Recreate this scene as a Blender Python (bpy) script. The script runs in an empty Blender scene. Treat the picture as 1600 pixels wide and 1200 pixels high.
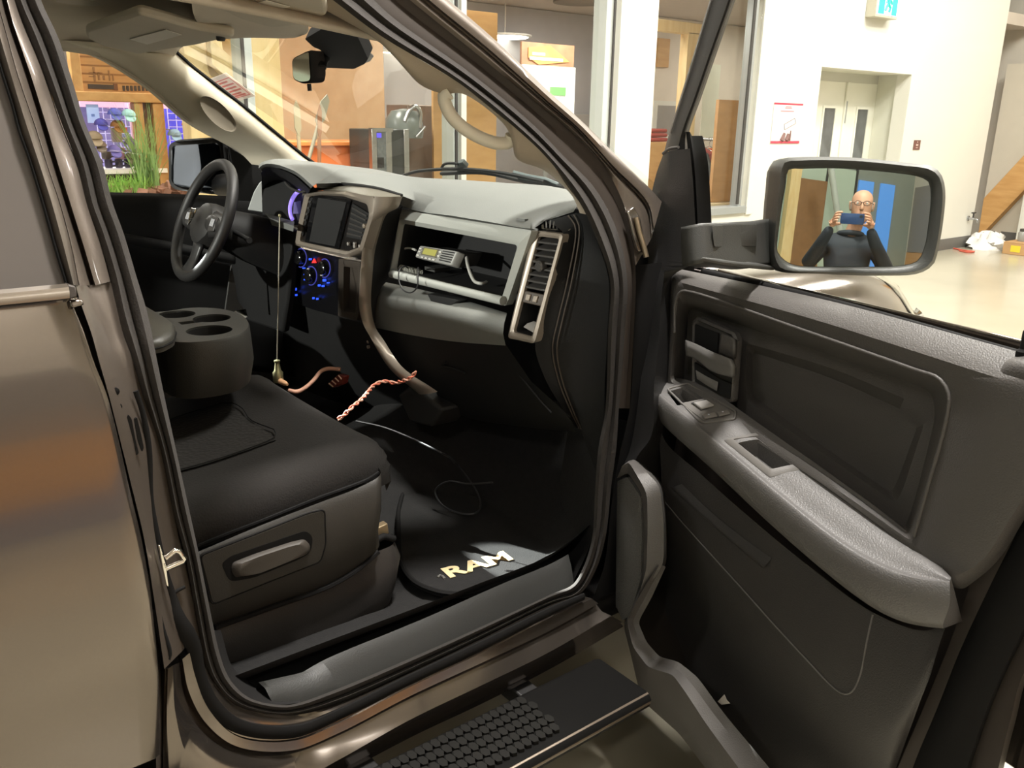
import bpy, bmesh, math, random
from mathutils import Vector, Matrix
random.seed(7)
SC = bpy.context.scene
COL = SC.collection
VEC = Vector

# ------------------------------------------------------------------ camera
# World frame = the truck's: +Y towards the bonnet, +X to the passenger side, Z up, metres.
FPX = 1350.0
CAM_H = 1.6
HEAD = math.radians(51.5)
PITCH = math.atan(414 / 1350.0)
ROLL = math.radians(1.03)
R0 = VEC((math.cos(HEAD), math.sin(HEAD), 0))
F0 = VEC((-math.sin(HEAD), math.cos(HEAD), 0))
FW = F0 * math.cos(PITCH) - VEC((0, 0, 1)) * math.sin(PITCH)
U0 = VEC((0, 0, 1)) * math.cos(PITCH) + F0 * math.sin(PITCH)
IX = R0 * math.cos(ROLL) + U0 * math.sin(ROLL)
IY = U0 * math.cos(ROLL) - R0 * math.sin(ROLL)
CP = VEC((0, 0, CAM_H))
cam_d = bpy.data.cameras.new('camera')
cam_d.sensor_width = 36.0
cam_d.lens = FPX * 36.0 / 1600.0
cam_d.clip_start = 0.01
cam = bpy.data.objects.new('camera', cam_d)
COL.objects.link(cam)
M3 = Matrix((IX, IY, -FW)).transposed()
cam.matrix_world = Matrix.Translation(CP) @ M3.to_4x4()
SC.camera = cam


def ray(px, py):
    return FW + IX * ((px - 800) / FPX) - IY * ((py - 600) / FPX)


def AX(px, py, x):
    d = ray(px, py); return CP + d * (x / d.x)


def AY(px, py, y):
    d = ray(px, py); return CP + d * (y / d.y)


def AZ(px, py, z):
    d = ray(px, py); return CP + d * ((z - CAM_H) / d.z)


def AT(px, py, t):
    return CP + ray(px, py) * t


def AP(px, py, p0, n):
    d = ray(px, py); return CP + d * ((p0 - CP).dot(n) / d.dot(n))


# passenger door plane (open about 80 degrees)
DH = VEC((-1.342, 1.537, 0))
DE = VEC((0.9826, -0.1858, 0)).normalized()
DN = VEC((-0.1858, -0.9826, 0)).normalized()


def AD(px, py, d=0.0):
    return AP(px, py, DH + DN * d, DN)


def DP(s, d, z):
    return DH + DE * s + DN * d + VEC((0, 0, z))


# body side surface (passenger side, with tumblehome)
def side_x(z):
    return -1.30 - max(0.0, z - 1.25) * 0.36


def AS(px, py, off=0.0):
    p = AX(px, py, -1.3 + off)
    for _ in range(12):
        p = AX(px, py, side_x(p.z) + off)
    return p


def ps(s, f, *a):
    return [f(*[float(q) for q in t.split(',')], *a) for t in s.split()]


def pv(s, f):
    """each item is px,py,depth"""
    return [f(*[float(q) for q in t.split(',')]) for t in s.split()]


# ------------------------------------------------------------------ materials
def lin(c):
    return c / 12.92 if c <= 0.04045 else ((c + 0.055) / 1.055) ** 2.4


def srgb(r, g, b):
    return (lin(r / 255.0), lin(g / 255.0), lin(b / 255.0), 1.0)


MATS = {}


def mat(name, col, rough=0.5, metal=0.0, spec=0.5, coat=0.0, bump=0.0, bscale=60.0, var=0.0, vscale=8.0,
        emit=None, estr=0.0, stretch=None, voro=False, alpha=1.0):
    if name in MATS:
        return MATS[name]
    m = bpy.data.materials.new(name)
    m.use_nodes = True
    nt = m.node_tree
    b = nt.nodes['Principled BSDF']
    b.inputs['Base Color'].default_value = col
    b.inputs['Roughness'].default_value = rough
    b.inputs['Metallic'].default_value = metal
    b.inputs['Specular IOR Level'].default_value = spec
    b.inputs['Coat Weight'].default_value = coat
    b.inputs['Coat Roughness'].default_value = 0.04
    b.inputs['Alpha'].default_value = alpha
    if emit:
        b.inputs['Emission Color'].default_value = emit
        b.inputs['Emission Strength'].default_value = estr
    tc = nt.nodes.new('ShaderNodeTexCoord')
    mp = nt.nodes.new('ShaderNodeMapping')
    nt.links.new(tc.outputs['Object'], mp.inputs['Vector'])
    if stretch:
        mp.inputs['Scale'].default_value = stretch
    n = nt.nodes.new('ShaderNodeTexNoise')
    n.inputs['Scale'].default_value = vscale
    n.inputs['Detail'].default_value = 5
    nt.links.new(mp.outputs['Vector'], n.inputs['Vector'])
    cr = nt.nodes.new('ShaderNodeValToRGB')
    lo = tuple(max(0, c * (1 - var)) for c in col[:3]) + (1,)
    hi = tuple(min(1, c * (1 + var)) for c in col[:3]) + (1,)
    cr.color_ramp.elements[0].color = lo
    cr.color_ramp.elements[1].color = hi
    cr.color_ramp.elements[0].position = 0.3
    cr.color_ramp.elements[1].position = 0.7
    nt.links.new(n.outputs['Fac'], cr.inputs['Fac'])
    nt.links.new(cr.outputs['Color'], b.inputs['Base Color'])
    if bump > 0:
        if voro:
            n2 = nt.nodes.new('ShaderNodeTexVoronoi')
            out = 'Distance'
        else:
            n2 = nt.nodes.new('ShaderNodeTexNoise')
            out = 'Fac'
        n2.inputs['Scale'].default_value = bscale
        nt.links.new(mp.outputs['Vector'], n2.inputs['Vector'])
        bp = nt.nodes.new('ShaderNodeBump')
        bp.inputs['Strength'].default_value = bump
        bp.inputs['Distance'].default_value = 0.002
        nt.links.new(n2.outputs[out], bp.inputs['Height'])
        nt.links.new(bp.outputs['Normal'], b.inputs['Normal'])
    MATS[name] = m
    return m


def glass_mat(name, tint=(1, 1, 1, 1), refl=0.06, rough=0.02):
    if name in MATS:
        return MATS[name]
    m = bpy.data.materials.new(name)
    m.use_nodes = True
    nt = m.node_tree
    nt.nodes.clear()
    o = nt.nodes.new('ShaderNodeOutputMaterial')
    t = nt.nodes.new('ShaderNodeBsdfTransparent')
    t.inputs['Color'].default_value = tint
    g = nt.nodes.new('ShaderNodeBsdfGlossy')
    g.inputs['Roughness'].default_value = rough
    lw = nt.nodes.new('ShaderNodeLayerWeight')
    lw.inputs['Blend'].default_value = 0.12
    mr = nt.nodes.new('ShaderNodeMapRange')
    mr.inputs['To Min'].default_value = refl
    mr.inputs['To Max'].default_value = 0.22
    nt.links.new(lw.outputs['Fresnel'], mr.inputs['Value'])
    mx = nt.nodes.new('ShaderNodeMixShader')
    nt.links.new(mr.outputs['Result'], mx.inputs['Fac'])
    nt.links.new(t.outputs[0], mx.inputs[1])
    nt.links.new(g.outputs[0], mx.inputs[2])
    nt.links.new(mx.outputs[0], o.inputs['Surface'])
    MATS[name] = m
    return m


def wood_mat(name, c1, c2, scale=(1, 14, 14), rough=0.6):
    m = mat(name, c1, rough=rough, stretch=scale, vscale=3.0, var=0.0, bump=0.15, bscale=6)
    cr = [n for n in m.node_tree.nodes if n.type == 'VALTORGB'][0]
    cr.color_ramp.elements[0].color = c1
    cr.color_ramp.elements[1].color = c2
    return m


# ------------------------------------------------------------------ objects
WL = {}


def thing(name, label, cat, loc, group=None, kind=None):
    o = bpy.data.objects.new(name, None)
    o.empty_display_size = 0.1
    COL.objects.link(o)
    o.location = loc
    WL[o.name] = VEC(loc)
    o['label'] = label
    o['category'] = cat
    if group:
        o['group'] = group
    if kind:
        o['kind'] = kind
    return o


def tag(o, label, cat, group=None, kind=None):
    o['label'] = label
    o['category'] = cat
    if group:
        o['group'] = group
    if kind:
        o['kind'] = kind
    return o


def struct(o):
    o['kind'] = 'structure'
    return o


def mk(name, verts, faces, m, parent=None, smooth=35, thick=0.0, bevel=0.0, off=0.0, label=None, seg=2, sub=0):
    me = bpy.data.meshes.new(name)
    verts = [VEC(v) for v in verts]
    lo = VEC([min(v[i] for v in verts) for i in range(3)])
    hi = VEC([max(v[i] for v in verts) for i in range(3)])
    c = (lo + hi) / 2
    if parent is None:
        c.z = lo.z
    me.from_pydata([v - c for v in verts], [], faces)
    me.validate()
    bm = bmesh.new()
    bm.from_mesh(me)
    bmesh.ops.recalc_face_normals(bm, faces=bm.faces)
    bm.to_mesh(me)
    bm.free()
    for mm in (m if isinstance(m, (list, tuple)) else [m]):
        me.materials.append(mm)
    if smooth:
        me.polygons.foreach_set('use_smooth', [True] * len(me.polygons))
        me.set_sharp_from_angle(angle=math.radians(smooth))
    o = bpy.data.objects.new(name, me)
    COL.objects.link(o)
    pw = VEC((0, 0, 0))
    if parent is not None:
        o.parent = parent
        pw = WL[parent.name]
    o.location = c - pw
    WL[o.name] = c
    if thick:
        md = o.modifiers.new('thickness', 'SOLIDIFY')
        md.thickness = thick
        md.offset = off
    if bevel:
        md = o.modifiers.new('bevel', 'BEVEL')
        md.width = bevel
        md.segments = seg
        md.limit_method = 'ANGLE'
        md.angle_limit = math.radians(40)
        md.harden_normals = False
    if sub:
        md = o.modifiers.new('subd', 'SUBSURF')
        md.levels = sub
        md.render_levels = sub
    if label:
        o['label'] = label
    return o


def resample(pts, n, smooth=True, closed=False):
    pts = [VEC(p) for p in pts]
    P = pts[:]
    if closed:
        P = P + [P[0]]
    dense = []
    k = len(P)
    if not smooth or k < 3:
        for i in range(k - 1):
            for j in range(12):
                dense.append(P[i].lerp(P[i + 1], j / 12))
        dense.append(P[-1])
    else:
        for i in range(k - 1):
            if closed:
                p0 = P[i - 1] if i > 0 else P[k - 2]
                p3 = P[i + 2] if i + 2 < k else P[1]
            else:
                p0 = P[i - 1] if i > 0 else P[0] * 2 - P[1]
                p3 = P[i + 2] if i + 2 < k else P[k - 1] * 2 - P[k - 2]
            p1, p2 = P[i], P[i + 1]
            a = 0.5
            t0 = 0
            t1 = t0 + max(1e-6, (p1 - p0).length) ** a
            t2 = t1 + max(1e-6, (p2 - p1).length) ** a
            t3 = t2 + max(1e-6, (p3 - p2).length) ** a
            for j in range(14):
                t = t1 + (t2 - t1) * j / 14
                A1 = p0 * ((t1 - t) / (t1 - t0)) + p1 * ((t - t0) / (t1 - t0))
                A2 = p1 * ((t2 - t) / (t2 - t1)) + p2 * ((t - t1) / (t2 - t1))
                A3 = p2 * ((t3 - t) / (t3 - t2)) + p3 * ((t - t2) / (t3 - t2))
                B1 = A1 * ((t2 - t) / (t2 - t0)) + A2 * ((t - t0) / (t2 - t0))
                B2 = A2 * ((t3 - t) / (t3 - t1)) + A3 * ((t - t1) / (t3 - t1))
                dense.append(B1 * ((t2 - t) / (t2 - t1)) + B2 * ((t - t1) / (t2 - t1)))
        dense.append(P[-1])
    L = [0.0]
    for i in range(1, len(dense)):
        L.append(L[-1] + (dense[i] - dense[i - 1]).length)
    tot = L[-1] or 1e-9
    out = []
    m = n if closed else n - 1
    i = 0
    for j in range(n):
        s = tot * j / m
        while i < len(L) - 2 and L[i + 1] < s:
            i += 1
        seg = L[i + 1] - L[i]
        f = 0 if seg < 1e-12 else min(1, max(0, (s - L[i]) / seg))
        out.append(dense[i].lerp(dense[i + 1], f))
    return out


def grid_faces(nr, nc, closed=False):
    f = []
    for i in range(nr - 1):
        for j in range(nc if closed else nc - 1):
            k = (j + 1) % nc
            f.append((i * nc + j, i * nc + k, (i + 1) * nc + k, (i + 1) * nc + j))
    return f


def loft(name, rows, m, parent=None, nu=24, nv=0, su=True, sv=True, closed=False, thick=0.0, smooth=40, cap0=False,
         cap1=False, label=None, off=0.0, bevel=0.0, raw=False):
    """surface through several polylines (rows); nv>0 resamples across the rows too"""
    if not raw:
        rows = [resample(r, nu, su, closed) for r in rows]
    nc = len(rows[0])
    if nv:
        cols = [resample([r[j] for r in rows], nv, sv) for j in range(nc)]
        rows = [[cols[j][i] for j in range(nc)] for i in range(nv)]
    v = [p for r in rows for p in r]
    f = grid_faces(len(rows), nc, closed)
    if cap0:
        f.append(tuple(range(nc)))
    if cap1:
        b = (len(rows) - 1) * nc
        f.append(tuple(b + i for i in range(nc)))
    return mk(name, v, f, m, parent, smooth=smooth, thick=thick, label=label, off=off, bevel=bevel)


def rnd(pts, r, seg=5):
    """round the corners of a closed polygon of vectors"""
    out = []
    n = len(pts)
    for i in range(n):
        p = pts[i]
        a = pts[i - 1] - p
        b = pts[(i + 1) % n] - p
        rr = r[i] if isinstance(r, (list, tuple)) else r
        rr = min(rr, a.length * 0.45, b.length * 0.45)
        if rr <= 1e-5:
            out.append(p.copy())
            continue
        A = p + a.normalized() * rr
        B = p + b.normalized() * rr
        for k in range(seg + 1):
            t = k / seg
            out.append(A * (1 - t) ** 2 + p * 2 * t * (1 - t) + B * t * t)
    return out


def prism(name, outline, vec, m, parent=None, bevel=0.0, smooth=40, label=None, seg=2):
    """extrude a closed outline along vec"""
    n = len(outline)
    v = [VEC(p) for p in outline] + [VEC(p) + vec for p in outline]
    f = [tuple(range(n)), tuple(range(n, 2 * n))]
    f += [(i, (i + 1) % n, n + (i + 1) % n, n + i) for i in range(n)]
    return mk(name, v, f, m, parent, smooth=smooth, bevel=bevel, label=label, seg=seg)


def rings(name, loops, m, parent=None, cap0=False, cap1=True, smooth=40, label=None, thick=0.0, off=0.0, bevel=0.0):
    """closed outlines with equal vertex counts joined one after the other"""
    return loft(name, loops, m, parent, closed=True, raw=True, cap0=cap0, cap1=cap1, smooth=smooth, label=label,
                thick=thick, off=off, bevel=bevel)


def scale_loop(loop, s, shift=VEC((0, 0, 0))):
    c = sum(loop, VEC((0, 0, 0))) / len(loop)
    return [c + (p - c) * s + shift for p in loop]


def tube_data(path, r, n=8, closed=False, flat=1.0, up=None):
    v, f = [], []
    k = len(path)
    prev = None
    for i, p in enumerate(path):
        if closed:
            t = (path[(i + 1) % k] - path[i - 1]).normalized()
        else:
            t = (path[min(k - 1, i + 1)] - path[max(0, i - 1)]).normalized()
        if up is not None:
            a = up - t * up.dot(t)
            if a.length < 1e-5:
                a = t.orthogonal()
        elif prev is None:
            a = t.orthogonal()
        else:
            a = prev - t * prev.dot(t)
            if a.length < 1e-5:
                a = t.orthogonal()
        a.normalize()
        prev = a
        b = t.cross(a)
        rr = r[i] if isinstance(r, (list, tuple)) else r
        for j in range(n):
            q = 2 * math.pi * j / n
            v.append(p + a * (math.cos(q) * rr * flat) + b * (math.sin(q) * rr))
    rows = k
    for i in range(rows if closed else rows - 1):
        i2 = (i + 1) % rows
        for j in range(n):
            j2 = (j + 1) % n
            f.append((i * n + j, i * n + j2, i2 * n + j2, i2 * n + j))
    if not closed:
        f.append(tuple(range(n)))
        f.append(tuple((rows - 1) * n + j for j in range(n)))
    return v, f


def tube(name, pts, r, m, parent=None, n=8, nu=0, smooth_path=True, closed=False, flat=1.0, up=None, label=None):
    if nu:
        pts = resample(pts, nu, smooth_path, closed)
    v, f = tube_data([VEC(p) for p in pts], r, n, closed, flat, up)
    return mk(name, v, f, m, parent, smooth=50, label=label)


def box_data(c, size, rot=None):
    c = VEC(c)
    hx, hy, hz = size[0] / 2, size[1] / 2, size[2] / 2
    v = [VEC((x, y, z)) for x in (-hx, hx) for y in (-hy, hy) for z in (-hz, hz)]
    if rot is not None:
        v = [rot @ q for q in v]
    v = [c + q for q in v]
    f = [(0, 1, 3, 2), (4, 6, 7, 5), (0, 4, 5, 1), (2, 3, 7, 6), (0, 2, 6, 4), (1, 5, 7, 3)]
    return v, f


def box(name, c, size, m, parent=None, bevel=0.0, rot=None, label=None, seg=2):
    v, f = box_data(c, size, rot)
    return mk(name, v, f, m, parent, smooth=40, bevel=bevel, label=label, seg=seg)


def boxes(name, lst, m, parent=None, bevel=0.0, label=None):
    V_, F_ = [], []
    for it in lst:
        v, f = box_data(*it)
        b = len(V_)
        V_ += v
        F_ += [tuple(b + i for i in q) for q in f]
    return mk(name, V_, F_, m, parent, smooth=40, bevel=bevel, label=label)


def span(name, lo, hi, m, parent=None, bevel=0.0, label=None):
    lo, hi = VEC(lo), VEC(hi)
    return box(name, (lo + hi) / 2, [abs(hi[i] - lo[i]) for i in range(3)], m, parent, bevel, label=label)


def frame(d, up=VEC((0, 0, 1))):
    """rotation whose z axis is d"""
    z = VEC(d).normalized()
    x = VEC(up).cross(z)
    if x.length < 1e-4:
        x = VEC((1, 0, 0)).cross(z)
    x.normalize()
    y = z.cross(x)
    return Matrix((x, y, z)).transposed()


def lathe(name, c, axis, prof, m, parent=None, n=24, label=None, up=VEC((0, 0, 1)), smooth=40):
    """prof: list of (radius, height along axis)"""
    R = frame(axis, up)
    v, rows = [], []
    for (r, h) in prof:
        rows.append([VEC(c) + R @ VEC((r * math.cos(2 * math.pi * j / n), r * math.sin(2 * math.pi * j / n), h)) for j in range(n)])
    return loft(name, rows, m, parent, closed=True, raw=True, cap0=True, cap1=True, smooth=smooth, label=label)


def text(name, s, origin, xdir, ydir, size, m, parent=None, depth=0.0008, align='LEFT', sx=1.0, label=None, bold=0.0):
    cu = bpy.data.curves.new(name, 'FONT')
    cu.body = s
    cu.size = size
    cu.extrude = depth
    cu.offset = bold
    cu.align_x = align
    cu.align_y = 'BOTTOM_BASELINE' if False else 'BOTTOM'
    ob = bpy.data.objects.new(name + '_tmp', cu)
    COL.objects.link(ob)
    dg = bpy.context.evaluated_depsgraph_get()
    dg.update()
    me0 = bpy.data.meshes.new_from_object(ob.evaluated_get(dg))
    x = VEC(xdir).normalized()
    y = VEC(ydir)
    y = (y - x * y.dot(x)).normalized()
    z = x.cross(y)
    v = [VEC(origin) + x * (q.co.x * sx) + y * q.co.y + z * (q.co.z + depth) for q in me0.vertices]
    f = [tuple(p.vertices) for p in me0.polygons]
    bpy.data.objects.remove(ob)
    bpy.data.curves.remove(cu)
    bpy.data.meshes.remove(me0)
    return mk(name, v, f, m, parent, smooth=0, label=label)


def merge(name, items, m, parent=None, smooth=40, label=None, bevel=0.0):
    V_, F_ = [], []
    for v, f in items:
        b = len(V_)
        V_ += [VEC(q) for q in v]
        F_ += [tuple(b + i for i in q) for q in f]
    return mk(name, V_, F_, m, parent, smooth=smooth, label=label, bevel=bevel)


def area(name, loc, size, power, col=(1, 1, 1), aim=None, sy=None):
    l = bpy.data.lights.new(name, 'AREA')
    l.energy = power
    l.color = col
    l.size = size
    if sy:
        l.shape = 'RECTANGLE'
        l.size_y = sy
    o = bpy.data.objects.new(name, l)
    COL.objects.link(o)
    o.location = loc
    d = VEC(aim) - VEC(loc) if aim is not None else VEC((0, 0, -1))
    o.rotation_euler = d.to_track_quat('-Z', 'Y').to_euler()
    return o


def point(name, loc, power, col=(1, 1, 1), r=0.05, spot=None, aim=None, blend=0.15):
    l = bpy.data.lights.new(name, 'SPOT' if spot else 'POINT')
    l.energy = power
    l.color = col
    l.shadow_soft_size = r
    o = bpy.data.objects.new(name, l)
    COL.objects.link(o)
    o.location = loc
    if spot:
        l.spot_size = spot
        l.spot_blend = blend
        d = VEC(aim) - VEC(loc)
        o.rotation_euler = d.to_track_quat('-Z', 'Y').to_euler()
    return o


SC.view_settings.view_transform = 'Standard'
SC.view_settings.look = 'None'
SC.view_settings.exposure = 0.0
SC.view_settings.gamma = 1.0
SC.view_settings.exposure = 0.12
W = bpy.data.worlds.new('world')
SC.world = W
W.use_nodes = True
W.node_tree.nodes['Background'].inputs[0].default_value = (1.0, 0.95, 0.88, 1)
W.node_tree.nodes['Background'].inputs[1].default_value = 0.0
# ------------------------------------------------------------------ the garage and the shop behind the glass
WX = -5.6           # glazed shop wall, parallel to the truck
M_floor = mat('epoxy_floor', srgb(174, 168, 150), rough=0.2, spec=0.5, var=0.10, vscale=0.9)
M_white = mat('white_paint', srgb(222, 221, 212), rough=0.55, var=0.015, vscale=2)
M_cream = mat('cream_paint', srgb(206, 200, 188), rough=0.6, var=0.02, vscale=2)
M_greywall = mat('grey_wall_paint', srgb(172, 168, 166), rough=0.6, var=0.03, vscale=2)
M_dkgrey = mat('dark_grey_wall', srgb(150, 146, 142), rough=0.7, var=0.03)
M_ceil = mat('ceiling_paint', srgb(205, 200, 190), rough=0.8, var=0.02)
M_shopceil = mat('shop_ceiling', srgb(205, 194, 182), rough=0.8, var=0.03)
M_shopfloor = mat('shop_floor', srgb(150, 138, 120), rough=0.35, var=0.05)
M_alu = mat('window_aluminium', srgb(168, 172, 172), rough=0.35, metal=0.4, var=0.03)
M_gasket = mat('window_gasket', srgb(62, 60, 58), rough=0.6, var=0.05)
M_base = mat('rubber_baseboard', srgb(104, 102, 98), rough=0.5, var=0.05)
M_timber = wood_mat('blond_timber', srgb(226, 196, 140), srgb(238, 214, 164), (6, 6, 1.0))
M_timber2 = wood_mat('honey_timber', srgb(196, 148, 88), srgb(214, 168, 108), (1.2, 5, 6))
M_ply = wood_mat('plywood', srgb(196, 150, 92), srgb(214, 170, 110), (1.0, 1.0, 5))
M_osb = wood_mat('tan_board', srgb(184, 150, 112), srgb(198, 166, 128), (2, 2, 2))
M_shopglass = glass_mat('shop_glass', (0.97, 0.98, 0.97, 1), 0.03)
M_black = mat('matte_black', srgb(28, 27, 26), rough=0.6, var=0.1)
M_steel = mat('bright_steel', srgb(190, 192, 195), rough=0.25, metal=1.0, var=0.05)
M_chrome = mat('chrome', srgb(225, 222, 215), rough=0.08, metal=1.0)


def rxb(px0, py0, px1, py1, x, z0=None, z1=None):
    mx, my = (px0 + px1) / 2, (py0 + py1) / 2
    y0, y1 = AX(px0, my, x).y, AX(px1, my, x).y
    a, b = AX(mx, py1, x).z, AX(mx, py0, x).z
    return y0, y1, (a if z0 is None else z0), (b if z1 is None else z1)


def rx(name, px0, py0, px1, py1, x, th, m, parent=None, z0=None, z1=None, bevel=0.0, label=None):
    y0, y1, a, b = rxb(px0, py0, px1, py1, x, z0, z1)
    return span(name, (x - th, y0, a), (x, y1, b), m, parent, bevel=bevel, label=label)


# shell --------------------------------------------------------------
struct(span('floor', (-5.75, -6, -0.1), (5.2, 15.5, 0), M_floor))
struct(span('floor_shop', (-12, -6, -0.1), (-5.751, 15.5, 0), M_shopfloor))
struct(span('ceiling', (-5.5, -6.2, 5.6), (5.4, 15.7, 5.75), M_ceil))
struct(span('ceiling_shop', (-12.2, -6.2, 2.95), (-5.78, 15.7, 3.1), M_shopceil))
Yg0, Yg1 = AX(715, 100, WX).y, AX(955, 100, WX).y      # glazing bay edges
Yc0, Yc1 = AX(966, 120, WX).y, AX(1021, 150, WX).y     # white column
Yw = AX(1190, 150, WX).y                               # where the plain wall starts
Yd0, Yd1 = AX(1279, 150, WX).y, AX(1420, 150, WX).y    # double door opening
Zd = AX(1350, 110, WX).z
Yend = AX(1545, 200, WX).y
# long white wall: lintel over the glass, low sill, plain wall with the door opening
vv, ff = [], []
wl = []
for lo, hi in (((-5.78, -6, 3.1), (WX, Yend, 5.6)), ((-5.78, -6, 2.85), (WX, Yw, 3.1)),
               ((-5.78, Yc1 + 0.01, 0), (WX, Yw, 0.72)),
               ((-5.78, Yw, 0), (WX, Yd0, 3.1)), ((-5.78, Yd1, 0), (WX, Yend, 3.1)), ((-5.78, Yd0, Zd), (WX, Yd1, 3.1)),
               ((-5.78, Yc0, 0), (WX, Yc1, 3.1))):
    lo, hi = VEC(lo), VEC(hi)
    wl.append(((lo + hi) / 2, [hi[i] - lo[i] for i in range(3)]))
struct(boxes('wall_left', wl, M_white))
# door recess
rec = []
RX = -6.05
Ym = AX(1319, 180, RX).y
Yl1 = AX(1388, 180, RX).y
Yl0 = Ym - (Yl1 - Ym)
for lo, hi in (((RX, Yd0 - 0.06, 0), (-5.781, Yd0, Zd + 0.06)), ((RX, Yl1, 0), (-5.781, Yd1 + 0.06, Zd + 0.06)),
               ((RX, Yd0, Zd), (-5.781, Yd1, Zd + 0.06))):
    lo, hi = VEC(lo), VEC(hi)
    rec.append(((lo + hi) / 2, [hi[i] - lo[i] for i in range(3)]))
struct(boxes('trim_door_reveal', rec, mat('reveal_paint', srgb(214, 214, 200), rough=0.5, var=0.02)))
d1 = thing('door_1', 'white double door with two narrow glass panes in a recess', 'door', (RX, (Yd0 + Yd1) / 2, 0), kind='structure')
M_door = mat('door_paint', srgb(232, 232, 220), rough=0.4, var=0.01)
M_dglass = mat('door_vision_glass', srgb(86, 90, 92), rough=0.1, spec=0.6, var=0.5, vscale=3, emit=srgb(120, 110, 100), estr=0.15)
span('transom', (RX - 0.04, Yd0, Zd - 0.10), (RX - 0.001, Yl1, Zd), mat('transom_paint', srgb(196, 196, 186), rough=0.5), d1)

for a, b, s in ((max(Yl0, Yd0 - 0.04), Ym - 0.01, 0), (Ym + 0.01, Yl1 - 0.01, 1)):
    w = b - a
    leaf = span('door_leaf', (RX - 0.04, a, 0.01), (RX - 0.002, b, Zd - 0.10), M_door, d1, bevel=0.003)
    ya, yb = (AX(1284, 200, RX).y, AX(1301, 200, RX).y) if s == 0 else (AX(1336, 200, RX).y, AX(1352, 200, RX).y)
    boxes('pane_frame', [(VEC((RX + 0.004, (ya + yb) / 2, 1.80)), (0.016, 0.23, 0.03)), (VEC((RX + 0.004, (ya + yb) / 2, 0.90)), (0.016, 0.23, 0.03)),
                         (VEC((RX + 0.004, ya - 0.015, 1.35)), (0.016, 0.03, 0.93)), (VEC((RX + 0.004, yb + 0.015, 1.35)), (0.016, 0.03, 0.93))], M_door, leaf)
    span('pane', (RX - 0.0015, ya, 0.915), (RX + 0.003, yb, 1.785), M_dglass, leaf)
span('astragal', (RX - 0.001, Ym - 0.03, 0.02), (RX + 0.02, Ym + 0.02, Zd - 0.1), M_door, d1, bevel=0.003)
span('edge_plate', (RX + 0.0195, Ym - 0.012, 1.62), (RX + 0.024, Ym + 0.010, 1.87), M_alu, d1)
boxes('door_closer', [(VEC((RX + 0.05, Yd0 + 0.28, Zd - 0.13)), (0.06, 0.28, 0.05)), (VEC((RX + 0.09, Yd0 + 0.2, Zd - 0.07)), (0.02, 0.42, 0.015))], M_alu, d1, bevel=0.004)

# glazing bay with mullions
win1 = thing('window_1', 'large glazed shop front beside the white column', 'window', (WX, Yg0, 0), kind='structure')
fr = []
for yy in (AX(386, 80, WX).y, AX(716, 120, WX).y, AX(950, 120, WX).y):
    fr.append((VEC((WX - 0.09, yy, 1.43)), (0.16, 0.075, 2.84)))
fr.append((VEC((WX - 0.09, (Yc0 - 2) / 2, 2.80)), (0.16, Yc0 + 2, 0.1)))
fr.append((VEC((WX - 0.09, (Yc0 - 2) / 2, 0.06)), (0.16, Yc0 + 2, 0.12)))
M_frame = mat('pale_window_frame', srgb(196, 204, 200), rough=0.4, var=0.02)
boxes('window_frame', fr, M_frame, win1, bevel=0.004)
gk = []
for yy in (AX(379, 80, WX).y, AX(713, 120, WX).y, AX(956, 120, WX).y):
    gk.append((VEC((WX - 0.0, yy, 1.43)), (0.012, 0.02, 2.7)))
boxes('window_gasket', gk, M_gasket, win1)
rx('white_post', 721, 0, 729, 290, WX + 0.03, 0.1, M_white, win1, z0=0.0, z1=2.85)
span('glass_pane', (WX - 0.105, -2, 0.1), (WX - 0.1, Yc0, 2.8), M_shopglass, win1)
win2 = thing('window_2', 'narrower shop window right of the white column', 'window', (WX, Yw, 0), kind='structure')
ya, yb = Yc1 + 0.0, Yw
fr2 = [(VEC((WX - 0.06, AX(1172, 150, WX).y, 1.78)), (0.10, 0.055, 2.12)),
       (VEC((WX - 0.055, (ya + yb - 0.11) / 2, 0.755)), (0.17, yb - ya - 0.11, 0.07)), (VEC((WX - 0.06, (ya + yb) / 2, 2.82)), (0.10, yb - ya, 0.06))]
boxes('window_frame', fr2, M_alu, win2, bevel=0.003)
boxes('window_gasket', [(VEC((WX - 0.006, AX(1169, 150, WX).y - 0.01, 1.80)), (0.014, 0.035, 1.98))], M_gasket, win2)
span('glass_pane', (WX - 0.085, ya, 0.76), (WX - 0.08, yb, 2.8), M_shopglass, win2)
struct(span('trim_window', (WX, Yw - 0.10, 0.7), (WX + 0.02, Yw, 2.9), M_white, bevel=0.004))

# far wall (thick lower half, set back above)
Yf = AY(1540, 300, 1.0) and 13.55
zl = AY(1580, 100, Yf).z
struct(span('wall_front', (-7.5, Yf + 0.45, 0), (5.4, Yf + 0.65, 5.6), M_cream))
struct(span('wall_front_wainscot', (WX - 0.3, Yf, 0), (5.4, Yf + 0.45, zl), mat('wainscot_paint', srgb(206, 198, 182), rough=0.6, var=0.02)))
struct(span('baseboard_left', (WX, Yd1 + 0.0, 0), (WX + 0.012, Yend, 0.15), M_base))
struct(span('baseboard_front', (WX + 0.02, Yf - 0.012, 0), (5.2, Yf, 0.15), M_base))
struct(span('wall_right', (5.2, -6.2, 0), (5.4, Yf + 0.65, 5.6), M_cream))
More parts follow.
